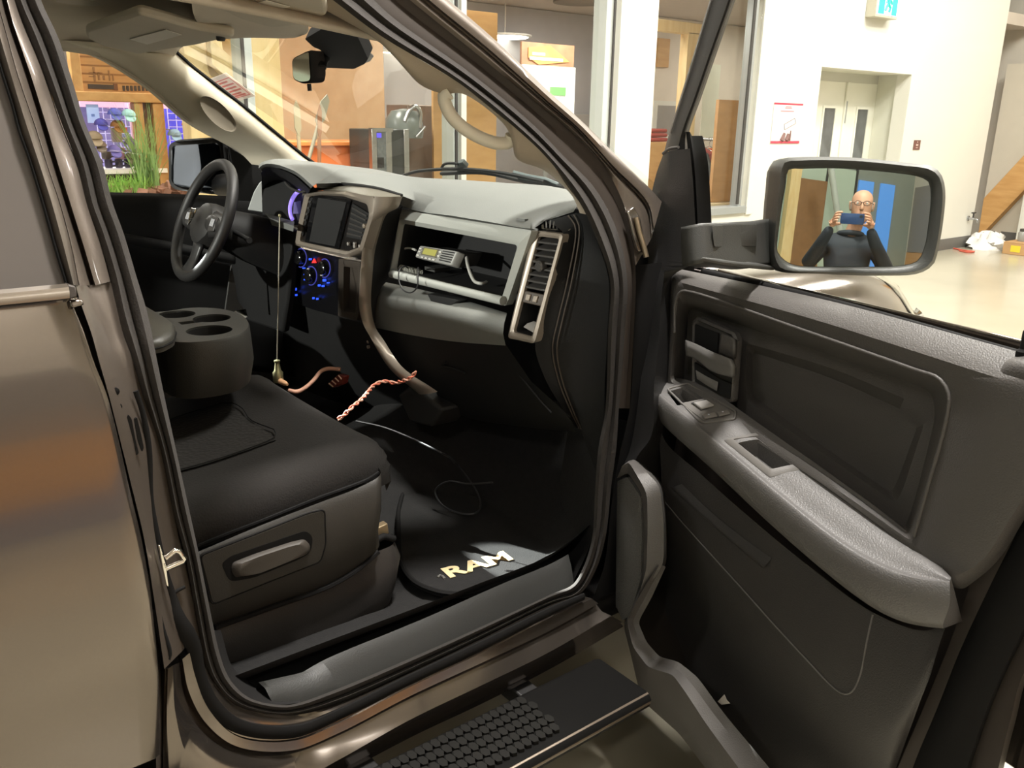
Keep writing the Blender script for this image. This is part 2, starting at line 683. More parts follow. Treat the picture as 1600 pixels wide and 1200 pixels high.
# wall behind the photographer, seen only in the door mirror and the paint: glazed overhead door, timber posts
struct(span('wall_back', (-7.5, -6.2, 0), (5.4, -6.0, 5.6), mat('back_wall_paint', srgb(150, 158, 152), rough=0.6, var=0.03)))
struct(span('trim_wood_wainscot', (5.15, -5.9, 0.50), (5.199, 9.0, 1.50), wood_mat('wainscot_board', srgb(196, 146, 96), srgb(208, 160, 110), (5, .6, 5))))
struct(span('trim_grey_panel', (5.16, -5.9, 1.51), (5.199, 9.0, 3.2), mat('grey_panel', srgb(140, 134, 128), rough=0.6, var=0.03)))
struct(span('trim_blue_panel', (5.14, -5.9, 0.0), (5.199, 9.0, 0.495), mat('blue_grey_panel', srgb(128, 130, 144), rough=0.5, var=0.03)))
w3 = thing('window_3', 'glazed overhead door behind the photographer', 'window', (3.0, -6, 0), kind='structure')
M_pgl = mat('door_panel_glass', srgb(176, 190, 176), rough=0.25, var=0.06, vscale=1.5, emit=srgb(150, 165, 150), estr=0.3)  # glow put in so the rear view mirror reflects bright panels
for k in range(7):
    span('glazed_panel', (-1.96 + k * .78, -5.99, 0.1), (-1.96 + k * .78 + .72, -5.95, 3.4), M_pgl, w3)
    span('panel_mullion', (-1.96 + k * .78 + .725, -5.99, 0.0), (-1.96 + k * .78 + .775, -5.93, 3.5), M_gasket, w3)
for k in range(2):
    span('blue_pane', (3.55 + k * .62, -5.99, 0.9), (3.55 + k * .62 + .42, -5.95, 3.2), mat('dusk_glass', srgb(96, 150, 220), rough=0.15, emit=srgb(80, 140, 225), estr=0.7), w3)
tpo = span('timber_post', (1.55, -5.5, 0), (1.78, -5.3, 5.4), M_timber)
tag(tpo, 'yellow timber post by the glazed door behind the photographer', 'timber post')
tpb = span('storage_panel', (1.80, -5.8, 0), (2.6, -5.7, 3.0), mat('brown_store', srgb(150, 112, 76), rough=0.6, var=0.08))
tag(tpb, 'brown board panel right of the yellow timber post', 'panel')
dp0, dp1 = VEC((2.35, -5.2, 3.3)), VEC((3.3, -5.1, 0.02))
pp_ = tube('white_pipe', [dp0, dp1], 0.07, M_frame, n=12)
tag(pp_, 'white diagonal brace tube behind the photographer', 'brace')
struct(span('wall_shop_left', (-12.2, -6.2, 0), (-12, 15.7, 3.0), M_greywall))
struct(span('wall_shop_back', (-12, -6.2, 0), (-5.78, -6.0, 3.0), M_greywall))
struct(span('wall_shop_front', (-12, 14.2, 0), (-5.78, 14.4, 3.0), M_greywall))

# things on / at the white wall ---------------------------------------
# exit sign with a running figure
ex = rxb(1352, -14, 1390, 30, WX)
es = thing('exit_sign', 'green running figure exit sign high on the white wall', 'sign', (WX + 0.02, (ex[0] + ex[1]) / 2, ex[2]))
span('sign_case', (WX + 0.002, ex[0] + 0.02, ex[2]), (WX + 0.12, ex[1] - 0.02, ex[3]), mat('sign_case_grey', srgb(190, 186, 170), rough=0.5), es, bevel=0.006)
M_exg = mat('exit_green', srgb(60, 190, 165), rough=0.4, emit=srgb(50, 205, 175), estr=0.55)
M_exw = mat('exit_white', srgb(240, 255, 250), rough=0.4, emit=srgb(235, 255, 250), estr=0.8)
fx = WX + 0.121
ey0, ey1, ez0, ez1 = ex[0] + 0.03, ex[1] - 0.03, ex[2] + 0.025, ex[3] - 0.02
face = span('sign_face', (fx, ey0, ez0), (fx + 0.004, ey1, ez1), M_exw, es)
eh = ez1 - ez0
ew = ey1 - ey0
span('door_symbol', (fx + 0.004, ey0 + ew * 0.06, ez0 + eh * 0.04), (fx + 0.006, ey0 + ew * 0.34, ez1 - eh * 0.04), M_exg, face)
span('arrow_symbol', (fx + 0.004, ey0 + ew * 0.70, ez0 + eh * 0.04), (fx + 0.006, ey0 + ew * 0.94, ez1 - eh * 0.04), M_exg, face)


def fig2(pts, w):
    """thin ribbon on the sign face through (u,v) points"""
    P = [VEC((fx + 0.007, ey0 + ew * u, ez0 + eh * q)) for u, q in pts]
    return tube_data(P, w, 5)


merge('running_figure', [fig2([(.52, .78), (.50, .5)], .022), fig2([(.50, .5), (.60, .34), (.56, .16)], .016), fig2([(.50, .5), (.42, .36), (.38, .2)], .016),
                         fig2([(.52, .72), (.62, .62), (.66, .5)], .012), fig2([(.52, .72), (.42, .64), (.40, .52)], .012)], M_exg, face)
# poster
po = rxb(1206, 161, 1251, 224, WX)
pt = thing('poster', 'white sheet poster with red bands taped on the white wall', 'poster', (WX, (po[0] + po[1]) / 2, po[2]))
sh = span('poster_sheet', (WX + 0.002, po[0], po[2]), (WX + 0.006, po[1], po[3]), mat('poster_paper', srgb(214, 214, 216), rough=0.5, var=0.02), pt)
M_red = mat('poster_red', srgb(204, 66, 88), rough=0.5)
ph, pw_ = po[3] - po[2], po[1] - po[0]
px_ = WX + 0.007
for n_, z0_, z1_ in (('top_band', 0.955, 1.0), ('bottom_band', 0.0, 0.06)):
    span(n_, (WX + 0.006, po[0], po[2] + ph * z0_), (px_ + 0.001, po[1], po[2] + ph * z1_), M_red, sh)
text('title_lettering', 'JOIN', (px_, po[0] + pw_ * 0.5, po[2] + ph * 0.84), (0, 1, 0), (0, 0, 1), ph * 0.10, mat('poster_ink', srgb(214, 120, 130), rough=0.6), sh, align='CENTER') if False else None
boxes('title_lines', [(VEC((px_, po[0] + pw_ * 0.50, po[2] + ph * 0.91)), (0.001, pw_ * 0.2, ph * 0.02)), (VEC((px_, po[0] + pw_ * 0.50, po[2] + ph * 0.875)), (0.001, pw_ * 0.24, ph * 0.025)),
                      (VEC((px_, po[0] + pw_ * 0.47, po[2] + ph * 0.80)), (0.001, pw_ * 0.46, ph * 0.025))], mat('poster_ink', srgb(212, 140, 146), rough=0.6), sh)


def pp(u, q, e=0.0):
    return VEC((px_ + e, po[0] + pw_ * u, po[2] + ph * q))


merge('drawn_board', [tube_data([pp(.44, .34), pp(.40, .47), pp(.75, .63), pp(.80, .50), pp(.44, .34)], .004, 4)], mat('poster_line', srgb(150, 138, 134), rough=0.6), sh)
merge('drawn_hands', [tube_data([pp(.36, .07), pp(.40, .16), pp(.44, .25)], [.028, .024, .016], 6), tube_data([pp(.52, .07), pp(.56, .16), pp(.58, .24)], [.028, .024, .016], 6),
                      tube_data([pp(.64, .07), pp(.65, .2), pp(.66, .32)], [.012, .010, .006], 5)], mat('poster_skin', srgb(120, 84, 78), rough=0.6), sh)
# small brown door sign with pictogram
sg = rxb(1427, 219, 1437, 234, WX)
ds = thing('wall_sign', 'small dark brown square sign right of the double door', 'sign', (WX, (sg[0] + sg[1]) / 2, sg[2]))
pl = span('sign_plate', (WX + 0.002, sg[0], sg[2]), (WX + 0.008, sg[1], sg[3]), mat('sign_brown', srgb(112, 72, 64), rough=0.4, var=0.05), ds)
sc_ = VEC((WX + 0.009, (sg[0] + sg[1]) / 2, (sg[2] + sg[3]) / 2))
sz_ = sg[3] - sg[2]
boxes('pictogram', [(sc_ + VEC((0, 0, sz_ * 0.3)), (0.002, sz_ * 0.12, sz_ * 0.12)), (sc_ + VEC((0, -sz_ * .12, 0)), (0.002, sz_ * 0.12, sz_ * 0.2)), (sc_ + VEC((0, sz_ * .12, 0)), (0.002, sz_ * 0.12, sz_ * 0.2)),
                    (sc_ + VEC((0, 0, -sz_ * 0.28)), (0.002, sz_ * 0.4, sz_ * 0.06))], mat('sign_cream', srgb(226, 206, 196), rough=0.5), pl)
# hose tap near the corner
tp = AX(1512, 341, WX)
tpt = thing('wall_tap', 'small metal tap low on the white wall near the corner', 'tap', (WX, tp.y, tp.z - 0.05))
lathe('tap_body', (WX + 0.001, tp.y, tp.z), (1, 0, 0), [(0.035, 0), (0.035, 0.012), (0.016, 0.016), (0.016, 0.10)], M_steel, tpt, n=14)
tube('spout', [(WX + 0.09, tp.y, tp.z), (WX + 0.13, tp.y, tp.z - 0.005), (WX + 0.14, tp.y, tp.z - 0.05)], 0.013, M_steel, tpt, nu=8)
boxes('tap_handle', [(VEC((WX + 0.07, tp.y, tp.z + 0.045)), (0.015, 0.02, 0.07)), (VEC((WX + 0.07, tp.y, tp.z + 0.08)), (0.03, 0.09, 0.015))], M_gasket, tpt, bevel=0.003)

# diagonal timber brace in front of the far wall
A_ = ps('1600,244 1537,309 1527,374 1547,350 1591,306', AY, Yf - 0.16)
a0, a1 = AY(1600, 244, Yf - 0.16), AY(1532, 318, Yf - 0.16)
b0, b1 = AY(1600, 298, Yf - 0.16), AY(1532, 366, Yf - 0.16)
dv = (a0 - a1).normalized()
a2, b2 = a0 + dv * 1.6, b0 + dv * 1.6
s_ = (b1.z - 0.02) / dv.z
a1 = AY(1537, 310, Yf - 0.16)
b1 = AY(1527, 374, Yf - 0.16)
b1.z = max(b1.z, 0.02)
tb = thing('timber_brace', 'diagonal laminated timber brace leaning against the far wall', 'timber brace', (b1.x, Yf - 0.1, 0))
prism('brace_beam', [a2, a1, b1, b2], VEC((0, 0.15, 0)), M_timber2, tb, bevel=0.004)
span('shoe_plate', (b1.x - 0.12, Yf - 0.17, 0.002), (b1.x + 0.1, Yf - 0.03, max(0.03, b1.z)), mat('rusty_shoe', srgb(176, 112, 74), rough=0.6), tb)
# white panel with a red top, right edge
c0 = AY(1586, 374, Yf - 0.5)
wp = thing('display_cabinet', 'white cabinet with a red band at the far wall', 'cabinet', (c0.x + 0.4, Yf - 0.4, 0))
zr0, zr1 = AY(1597, 292, Yf - 0.5).z, AY(1599, 266, Yf - 0.5).z
cab = span('cabinet_body', (c0.x, Yf - 0.5, 0.0), (c0.x + 0.9, Yf - 0.2, zr0), M_white, wp, bevel=0.01)
span('red_band', (c0.x + 0.02, Yf - 0.5, zr0 + 0.001), (c0.x + 0.9, Yf - 0.22, zr1), mat('red_panel', srgb(196, 70, 66), rough=0.5), wp, bevel=0.01)
span('cabinet_door', (c0.x + 0.04, Yf - 0.51, 0.08), (c0.x + 0.86, Yf - 0.501, zr0 - 0.05), M_white, cab)
# cardboard box and white bag on the floor
c1 = AZ(1565, 396, 0)
cb = thing('cardboard_box', 'flat brown cardboard box on the floor by the far wall', 'box', (c1.x + 0.4, c1.y, 0))
M_card = mat('cardboard', srgb(190, 150, 104), rough=0.7, var=0.06)
hz_ = AY(1575, 379, c1.y).z
cbody = span('box_body', (c1.x, c1.y, 0), (c1.x + 0.95, c1.y + 0.5, hz_), M_card, cb, bevel=0.006)
boxes('box_flap', [(VEC((c1.x + 0.47, c1.y + 0.12, hz_ + 0.004)), (0.95, 0.24, 0.006)), (VEC((c1.x + 0.47, c1.y + 0.38, hz_ + 0.004)), (0.95, 0.235, 0.006))], M_card, cb)
span('yellow_label', (c1.x + 0.10, c1.y - 0.003, hz_ * 0.25), (c1.x + 0.22, c1.y, hz_ * 0.8), mat('label_yellow', srgb(226, 206, 60), rough=0.5), cbody)
sb = AZ(1588, 380, hz_ + 0.008)
sbx = thing('carton', 'small pale carton standing on the flat cardboard box', 'box', (c1.x + 0.45, c1.y + 0.25, hz_ + 0.008))
span('carton_body', (c1.x + 0.30, c1.y + 0.1, hz_ + 0.008), (c1.x + 0.62, c1.y + 0.34, hz_ + 0.16), mat('pale_carton', srgb(226, 214, 196), rough=0.6, var=0.03), sbx, bevel=0.004)
span('carton_lid', (c1.x + 0.295, c1.y + 0.095, hz_ + 0.161), (c1.x + 0.625, c1.y + 0.345, hz_ + 0.185), mat('carton_lid_paper', srgb(210, 196, 176), rough=0.6), sbx, bevel=0.003)
jar = thing('glass_jar', 'small grey jar left of the carton on the flat box', 'jar', (c1.x + 0.12, c1.y + 0.25, hz_ + 0.008))
lathe('jar_body', (c1.x + 0.12, c1.y + 0.25, hz_ + 0.008), (0, 0, 1), [(.05, 0), (.055, .02), (.055, .11), (.04, .13)], mat('jar_grey', srgb(150, 150, 146), rough=0.15), jar, n=16)
lathe('jar_lid', (c1.x + 0.12, c1.y + 0.25, hz_ + 0.139), (0, 0, 1), [(.044, 0), (.044, .03), (.03, .034)], M_gasket, jar, n=16)
# crumpled bag
bc = AZ(1537, 391, 0.0)
V_, F_ = [], []
rows = []
for i in range(9):
    th_ = math.pi / 2 * i / 8
    row = []
    for j in range(28):
        a_ = 2 * math.pi * j / 28
        k_ = 1 + 0.16 * math.sin(3 * a_ + i) + 0.12 * math.sin(7 * a_ + 2.1 * i) + random.uniform(-.08, .08)
        row.append(bc + VEC((math.cos(a_) * 0.27 * math.cos(th_) * k_ - .06, 0.25 + math.sin(a_) * 0.24 * math.cos(th_) * k_, max(0.0, 0.19 * math.sin(th_) * (1 + 0.3 * math.sin(5 * a_ + i))))))
    rows.append(row)
bg = loft('plastic_bag', rows, mat('white_plastic_bag', srgb(232, 230, 226), rough=0.35, var=0.03), closed=True, raw=True, cap1=True, smooth=70)
tag(bg, 'crumpled white plastic bag on the floor beside the cardboard box', 'bag')
sp = [AZ(1490, 388, 0.012), AZ(1500, 390, 0.012), AZ(1512, 392, 0.014), AZ(1522, 393, 0.012), AZ(1512, 394, 0.012), AZ(1499, 391.5, 0.012)]
st_ = tube('red_strap', sp, 0.011, mat('red_webbing', srgb(206, 96, 78), rough=0.7), nu=40, flat=1.0, n=6)
tag(st_, 'red strap lying on the floor at the foot of the white wall', 'strap')
# ------------------------------------------------------------------ shop interior seen through the glass
def postbox(name, px, py, w, dpt, x, m, parent=None, z0=0, z1=2.94):
    y = AX(px, py, x).y
    return span(name, (x - dpt, y - w / 2, z0), (x, y + w / 2, z1), m, parent, bevel=0.006)


# timber posts and brace just inside the glass
POSTS = []
for px, lab in ((318, 'blond timber post behind the far windscreen corner'), (404, 'blond timber post right of the pale window mullion')):
    p = postbox('timber_post', px, 80, 0.26 if px < 400 else 0.15, 0.16, -6.0, M_timber)
    tag(p, lab, 'timber post', 'timber posts inside the shop glass')
    POSTS.append(p)
p = postbox('timber_post', 424, 80, 0.13, 0.14, -6.3, M_timber)
tag(p, 'narrow blond timber post touching the tan partition', 'timber post', 'timber posts inside the shop glass')
y0, y1 = AX(343, 50, -6.15).y, AX(378, 50, -6.15).y
pn = span('plywood_sheet', (-6.4, y0 - 0.1, 0), (-6.36, y1 + 0.1, 2.9), wood_mat('gold_ply', srgb(216, 184, 130), srgb(228, 200, 150), (2, 2, 1)))
tag(pn, 'pale plywood panel between the two timber posts', 'panel')
q0, q1 = AX(343, 80, -5.98), AX(378, 112, -5.98)
dd = (q1 - q0)
br = prism('diagonal_brace', [q0 + dd * -.6, q1 + dd * .1, q1 + dd * .1 - VEC((0, 0, .16)), q0 + dd * -.6 - VEC((0, 0, .16))], VEC((0.08, 0, 0)), M_timber, POSTS[0], bevel=0.004)


# retail display seen through the driver window --------------------------------
DX = -6.9
y0, y1, za, zb = rxb(112, 80, 300, 146, DX)
bz0, bz1 = AX(210, 160, DX).z, AX(210, 145, DX).z
rd = thing('retail_display', 'timber retail display with a plank sign board over lit shelves', 'display', (DX - 0.3, (y0 + y1) / 2, 0))
rx('sign_board', 125, 70, 300, 146, DX - 0.03, 0.05, wood_mat('sign_planks', srgb(190, 138, 80), srgb(206, 154, 94), (2, 0.6, 12)), rd)
rx('side_post', 112, 82, 128, 146, DX, 0.09, M_timber2, rd, z1=AX(118, 80, DX).z, bevel=0.006)
for k in range(4):
    zz = AX(180, 92 + k * 13, DX).z
    span('plank_gap', (DX - 0.032, AX(126, 100, DX).y, zz), (DX - 0.028, AX(300, 100, DX).y, zz + 0.012), mat('gap_dark', srgb(150, 104, 58), rough=0.8), rd)
M_dark = mat('sign_ink', srgb(66, 52, 42), rough=0.7)
rx('arrow_mark', 138, 132, 178, 139, DX - 0.02, 0.012, M_dark, rd)
rx('arrow_mark', 178, 131, 184, 141, DX - 0.02, 0.012, mat('sign_ink_brown', srgb(120, 76, 44), rough=0.7), rd)
for k in range(7):
    rx('stencil_mark', 192 + k * 6, 134, 195.5 + k * 6, 142, DX - 0.02, 0.012, M_dark, rd)
for (a, b, c, d) in ((146, 105, 149, 128), (153, 113, 156, 125), (161, 118, 164, 125), (170, 110, 172, 126), (176, 116, 178, 126), (139, 113, 160, 114.5), (139, 119, 150, 120)):
    rx('carved_mark', a, b, c, d, DX - 0.024, 0.012, mat('carve', srgb(150, 104, 60), rough=0.7), rd)
span('header_beam', (DX - 0.1, y0 - 0.3, bz0), (DX + 0.02, y1 + 0.2, bz1), M_timber2, rd, bevel=0.006)
for a, b in ((216, 230), (245, 262)):
    rx('display_post', a, 161, b, 300, DX, 0.1, M_timber2, rd, z0=0, z1=bz0, bevel=0.006)
rx('display_post', 231, 161, 244, 300, DX - 0.05, 0.06, mat('post_gap_dark', srgb(92, 62, 40), rough=0.6), rd, z0=0, z1=bz0)  # dark strip stands in for the shaded gap between the two posts
rx('display_post', 322, 160, 345, 300, DX, 0.1, M_timber2, rd, z0=0, z1=bz0, bevel=0.006)
M_blue = mat('lit_blue_panel', srgb(96, 98, 196), rough=0.5, var=0.4, vscale=5, emit=srgb(70, 70, 225), estr=0.7)
rx('grid_backing', 120, 160, 216, 300, DX - 0.34, 0.02, mat('lit_grey_panel', srgb(120, 116, 160), rough=0.5, var=0.5, vscale=3, emit=srgb(120, 110, 190), estr=0.35), rd, z0=0.9)
rx('grid_backing', 262, 160, 322, 300, DX - 0.3, 0.02, M_blue, rd, z0=0.9)
rx('light_strip', 125, 160, 322, 169, DX - 0.16, 0.02, mat('pink_light', srgb(240, 200, 220), rough=0.4, emit=srgb(240, 190, 225), estr=0.9), rd)
rx('light_strip', 206, 162, 213, 264, DX - 0.12, 0.02, mat('pink_light2', srgb(230, 200, 220), rough=0.4, emit=srgb(230, 190, 225), estr=0.5), rd)
gw = []
for (a, b) in ((150, 206), (262, 300)):
    xx_ = DX - 0.27
    ya_, yb_ = AX(a, 180, xx_).y, AX(b, 180, xx_).y
    z0_, z1_ = AX(200, 262, xx_).z, AX(200, 165, xx_).z
    nn = int((yb_ - ya_) / 0.05)
    for i in range(nn + 1):
        yy_ = ya_ + (yb_ - ya_) * i / nn
        gw.append((VEC((xx_, yy_, (z0_ + z1_) / 2)), (0.006, 0.006, z1_ - z0_)))
    nn = int((z1_ - z0_) / 0.05)
    for i in range(nn + 1):
        zz_ = z0_ + (z1_ - z0_) * i / nn
        gw.append((VEC((xx_, (ya_ + yb_) / 2, zz_)), (0.006, yb_ - ya_, 0.006)))
boxes('wire_grid', gw, mat('white_wire', srgb(225, 225, 245), rough=0.4, emit=srgb(170, 170, 240), estr=0.35), rd)
shz = AX(210, 268, DX).z
rx('display_shelf', 155, 264, 262, 271, DX + 0.02, 0.36, mat('shelf_white', srgb(244, 240, 226), rough=0.4, emit=srgb(244, 240, 226), estr=0.25), rd)
rx('base_cabinet', 118, 272, 340, 300, DX - 0.02, 0.34, mat('dark_base', srgb(78, 68, 60), rough=0.6, var=0.1), rd, z0=0)


def cap(px, py, col, lab, w=0.085, x=-6.88):
    w *= .60
    c = AX(px, py, x)
    m = mat('cap_%d_%d' % (px, py), col, rough=0.7, var=0.12, vscale=20)
    t = thing('baseball_cap', lab, 'cap', c - VEC((0, 0, 0.06)), 'goods on the lit display')
    rows = []
    for i in range(7):
        th_ = math.pi / 2 * i / 6
        rows.append([c + VEC((math.cos(a) * w * math.cos(th_), math.sin(a) * w * math.cos(th_), w * 0.95 * math.sin(th_) - 0.035)) for a in [2 * math.pi * j / 16 for j in range(16)]])
    loft('crown', rows, m, t, closed=True, raw=True, cap1=True, cap0=True)
    br_ = [c + VEC((math.cos(a) * w * 0.5 + w * 0.95, math.sin(a) * w * 0.72, -0.035 - w * .35 - w * 0.5 * math.cos(a))) for a in [2 * math.pi * j / 14 for j in range(14)]]
    prism('visor', br_, VEC((0, 0, 0.006)), m, t)
    tube('display_peg', [c + VEC((-w * .6, 0, 0)), VEC((DX - 0.255, c.y, c.z + 0.01))], 0.004, M_steel, t)


def mug(px, py, col, lab, r=0.05, h=0.11, x=-7.0, base=None):
    r, h = r * .68, h * .72
    c = AX(px, py, x)
    m = mat('mug_%d_%d' % (px, py), col, rough=0.35, var=0.06)
    z = c.z - h / 2 if base is None else base
    t = thing('mug', lab, 'mug', (c.x, c.y, z), 'goods on the lit display')
    lathe('mug_body', (c.x, c.y, z), (0, 0, 1), [(r * .85, 0), (r, .012), (r, h), (r * .92, h), (r * .88, .02), (0.002, .018)], m, t, n=20)
    a = VEC((c.x + r * 0.6, c.y + r * .8, z))
    tube('handle', [a + VEC((0, 0, h * .75)), a + VEC((0.02, 0.035, h * .7)), a + VEC((0.02, 0.035, h * .35)), a + VEC((0, 0, h * .25))], 0.007, m, t, nu=10)


cap(183, 190, srgb(150, 96, 44), 'orange brown cap on the lit display')
cap(178, 171, srgb(90, 100, 200), 'blue cap above the orange brown cap', 0.08)
cap(200, 173, srgb(170, 220, 220), 'pale teal cap right of the blue cap', 0.085)
cap(146, 209, srgb(150, 134, 112), 'tan cap left of the white mug', 0.1)
cap(157, 187, srgb(60, 66, 170), 'dark blue cap left of the orange brown cap', 0.08)
cap(204, 218, srgb(92, 84, 118), 'dark violet cap right of the red tag', 0.08)
cap(148, 247, srgb(96, 84, 90), 'dark grey cap at the lower left of the display', 0.09)
cap(205, 240, srgb(120, 106, 88), 'olive cap at the lower right of the display', 0.085)
cap(178, 229, srgb(120, 110, 190), 'violet cap under the white mug', 0.085)
cap(155, 221, srgb(132, 116, 104), 'taupe cap over the dark grey cap', 0.08)
cap(272, 204, srgb(150, 190, 226), 'light blue cap on the blue grid', 0.085)
cap(292, 188, srgb(230, 90, 96), 'red cap on the right of the blue grid', 0.07)
cap(306, 206, srgb(70, 66, 90), 'dark cap at the right end of the blue grid', 0.1)
for px, lab in ((170, 'dark cup at the left end of the white shelf'), (186, 'dark cup in the middle of the white shelf'), (200.5, 'dark cup at the right end of the white shelf')):
    mug(px, 257, srgb(70, 66, 96), lab, 0.040, 0.085, x=-6.94, base=shz + 0.026)
mug(182, 211, srgb(226, 210, 220), 'white mug hanging in the middle of the display', 0.055, 0.14, x=-6.95)
mug(187, 240, srgb(206, 160, 176), 'pink mug in the lower row of the display', 0.055, 0.12)
mug(166, 240, srgb(150, 140, 136), 'grey mug left of the pink mug', 0.05, 0.11)
tg = rx('price_tag', 190, 199, 199, 208, -6.9, 0.01, mat('tag_red', srgb(236, 96, 84), rough=0.5))
tag(tg, 'small red tag right of the white mug', 'tag')
ca = rx('sign_card', 136, 163, 155, 192, -6.95, 0.012, mat('card_blue', srgb(176, 196, 240), rough=0.5, emit=srgb(160, 185, 245), estr=0.35))
t2 = thing('info_card', 'light blue card at the upper left of the lit display', 'card', WL[ca.name])
ca.parent = t2
ca.location = (0, 0, 0)
rx('card_print', 143, 178, 148, 182, -6.944, 0.004, mat('card_ink', srgb(110, 140, 215), rough=0.5), t2)

# planter with ornamental grass
pb = AX(235, 292, -6.25)
pln = thing('grass_planter', 'planter of tall green ornamental grass and brown mulch inside the shop', 'planter', (-6.3, pb.y, 0))
span('planter_box', (-6.75, pb.y - 0.75, 0), (-6.22, pb.y + 0.32, pb.z - 0.10), mat('planter_wood', srgb(120, 96, 70), rough=0.7, var=0.1), pln, bevel=0.01)
mul = []
for i in range(90):
    c_ = VEC((random.uniform(-6.68, -6.3), pb.y + random.uniform(-0.15, 0.27), pb.z - 0.10 + random.uniform(0, .08)))
    mul.append(box_data(c_, (random.uniform(.05, .1), random.uniform(.04, .09), .03), Matrix.Rotation(random.uniform(0, 3), 3, VEC((random.random(), random.random(), random.random() + .1)).normalized())))
merge('mulch', mul, mat('bark_mulch', srgb(142, 102, 82), rough=0.8, var=0.3, vscale=12), pln)['kind'] = 'stuff'


def blades(name, base, n, h0, h1, spread, m, parent, wid=0.006):
    V_, F_ = [], []
    for i in range(n):
        a = random.uniform(0, 2 * math.pi)
        r = random.uniform(0.05, 1) * spread
        h = random.uniform(h0, h1)
        b0 = base + VEC((random.uniform(-.05, .05), random.uniform(-.07, .07), 0))
        dirv = VEC((math.cos(a) * 0.6, math.sin(a), 0))
        side = VEC((-math.sin(a), math.cos(a) * .6, 0)) * wid + VEC((0, wid * .8, 0))
        k = len(V_)
        for j in range(7):
            t = j / 6
            p = b0 + dirv * (r * t ** 1.8) + VEC((0, 0, h * (t - 0.18 * t * t * r / spread)))
            s = side * (1 - t * 0.9)
            V_ += [p - s, p + s]
        for j in range(6):
            F_.append((k + 2 * j, k + 2 * j + 1, k + 2 * j + 3, k + 2 * j + 2))
    o = mk(name, V_, F_, m, parent, smooth=60)
    o['kind'] = 'stuff'
    return o


M_grass = mat('grass_green', srgb(150, 182, 112), rough=0.6, var=0.35, vscale=10)
M_grass2 = mat('grass_bright', srgb(172, 214, 116), rough=0.6, var=0.3, vscale=10)
gb = AX(232, 298, -6.45)
blades('tall_blades', gb, 130, 0.35, 0.66, 0.30, M_grass, pln, 0.0045)
for px, s in ((198, .15), (214, .13), (182, .1), (228, .12)):
    b_ = AX(px, 303, -6.4)
    blades('low_tuft', b_, 60, 0.08, 0.16, s, M_grass2, pln, 0.006)

# tan partition, orange counter, tools ------------------------------------------
o = rx('partition', 434, 20, 600, 240, -8.6, 0.08, M_osb, z0=0, z1=2.94)
tag(o, 'tan board partition behind the orange counter', 'partition')
M_or = mat('orange_laminate', srgb(250, 138, 80), rough=0.35, var=0.06)  # orange made paler, windscreen haze put into the colour
oc = rxb(444, 221, 586, 300, -7.6)
ct = thing('counter', 'orange front counter inside the shop', 'counter', (-7.9, (oc[0] + oc[1]) / 2, 0))
span('counter_body', (-8.2, oc[0], 0), (-7.6, oc[1], oc[3] - 0.04), M_or, ct, bevel=0.005)
span('counter_top', (-8.25, oc[0] - 0.03, oc[3] - 0.039), (-7.56, oc[1] + 0.03, oc[3]), mat('counter_top', srgb(246, 150, 84), rough=0.3), ct, bevel=0.006)


def tool(px0, py0, px1, py1, x, lab, col, wide=0.05):
    a, b = AX(px0, py0, x), AX(px1, py1, x)
    m = mat('tool_' + str(int(px0)), col, rough=0.45, metal=0.3, var=0.05)
    t = thing('shovel', lab, 'shovel', (b.x, b.y, 0), 'tools standing at the counter')
    foot = a + (b - a) * (a.z / (a.z - b.z))
    tube('shaft', [a, foot + VEC((0, 0, .0))], 0.018, m, t)
    dv_ = (foot - a).normalized()
    sd = VEC((0, 1, 0))
    ol = [a - sd * wide * .3, a - sd * wide - dv_ * .05, a - sd * wide * .9 - dv_ * .22, a - dv_ * .28, a + sd * wide * .9 - dv_ * .22, a + sd * wide - dv_ * .05, a + sd * wide * .3]
    prism('blade', ol, VEC((0.012, 0, 0)), m, t)


tool(497, 196, 482, 250, -7.3, 'grey shovel leaning at the orange counter', srgb(170, 168, 150), 0.045)
tool(466, 210, 469, 250, -7.2, 'pale narrow shovel left of the grey shovel', srgb(200, 190, 160), 0.03)
tool(499, 215, 499, 262, -7.25, 'thin brown shafted shovel right of the grey shovel', srgb(170, 120, 90), 0.02)

# espresso-like machine (silver frame, black body, domed top)
mx_ = -7.0
mb = rxb(583, 200, 640, 300, mx_)
mc = thing('vending_machine', 'silver and black machine with a domed hopper inside the shop', 'machine', (mx_ - 0.3, (mb[0] + mb[1]) / 2, 0))
rx('machine_body', 584, 202, 640, 300, mx_ - 0.02, 0.45, mat('machine_black', srgb(58, 62, 62), rough=0.3, var=0.2), mc, z0=0, bevel=0.01)
for a, b in ((582, 590), (604, 613), (632, 640)):
    rx('chrome_post', a, 202, b, 300, mx_, 0.06, M_steel, mc, z0=0, bevel=0.004)
rx('top_rail', 582, 200, 614, 206, mx_ + 0.005, 0.07, M_steel, mc)
rx('control_panel', 590, 206, 604, 272, mx_ - 0.005, 0.04, mat('panel_grey', srgb(112, 118, 120), rough=0.3, var=0.3, vscale=30), mc)
rx('indicator_light', 589, 208, 596, 215, mx_ + 0.002, 0.02, mat('blue_led', srgb(90, 80, 220), rough=0.3, emit=srgb(90, 80, 240), estr=1.2), mc)
rx('cup_niche', 590, 246, 600, 262, mx_ + 0.002, 0.02, M_black, mc)
hc = AX(632, 212, mx_ - 0.2)
lathe('hopper', hc - VEC((0, 0, .02)), (0, 0, 1), [(.17, 0), (.18, .06), (.17, .17), (.12, .24), (.02, .26)], mat('hopper_grey', srgb(110, 116, 112), rough=0.25, var=0.1), mc, n=24)
tube('arch_tube', ps('632,190 640,172 650,166 657,175 655,200', AX, mx_ - 0.05), 0.02, M_steel, mc, nu=16)
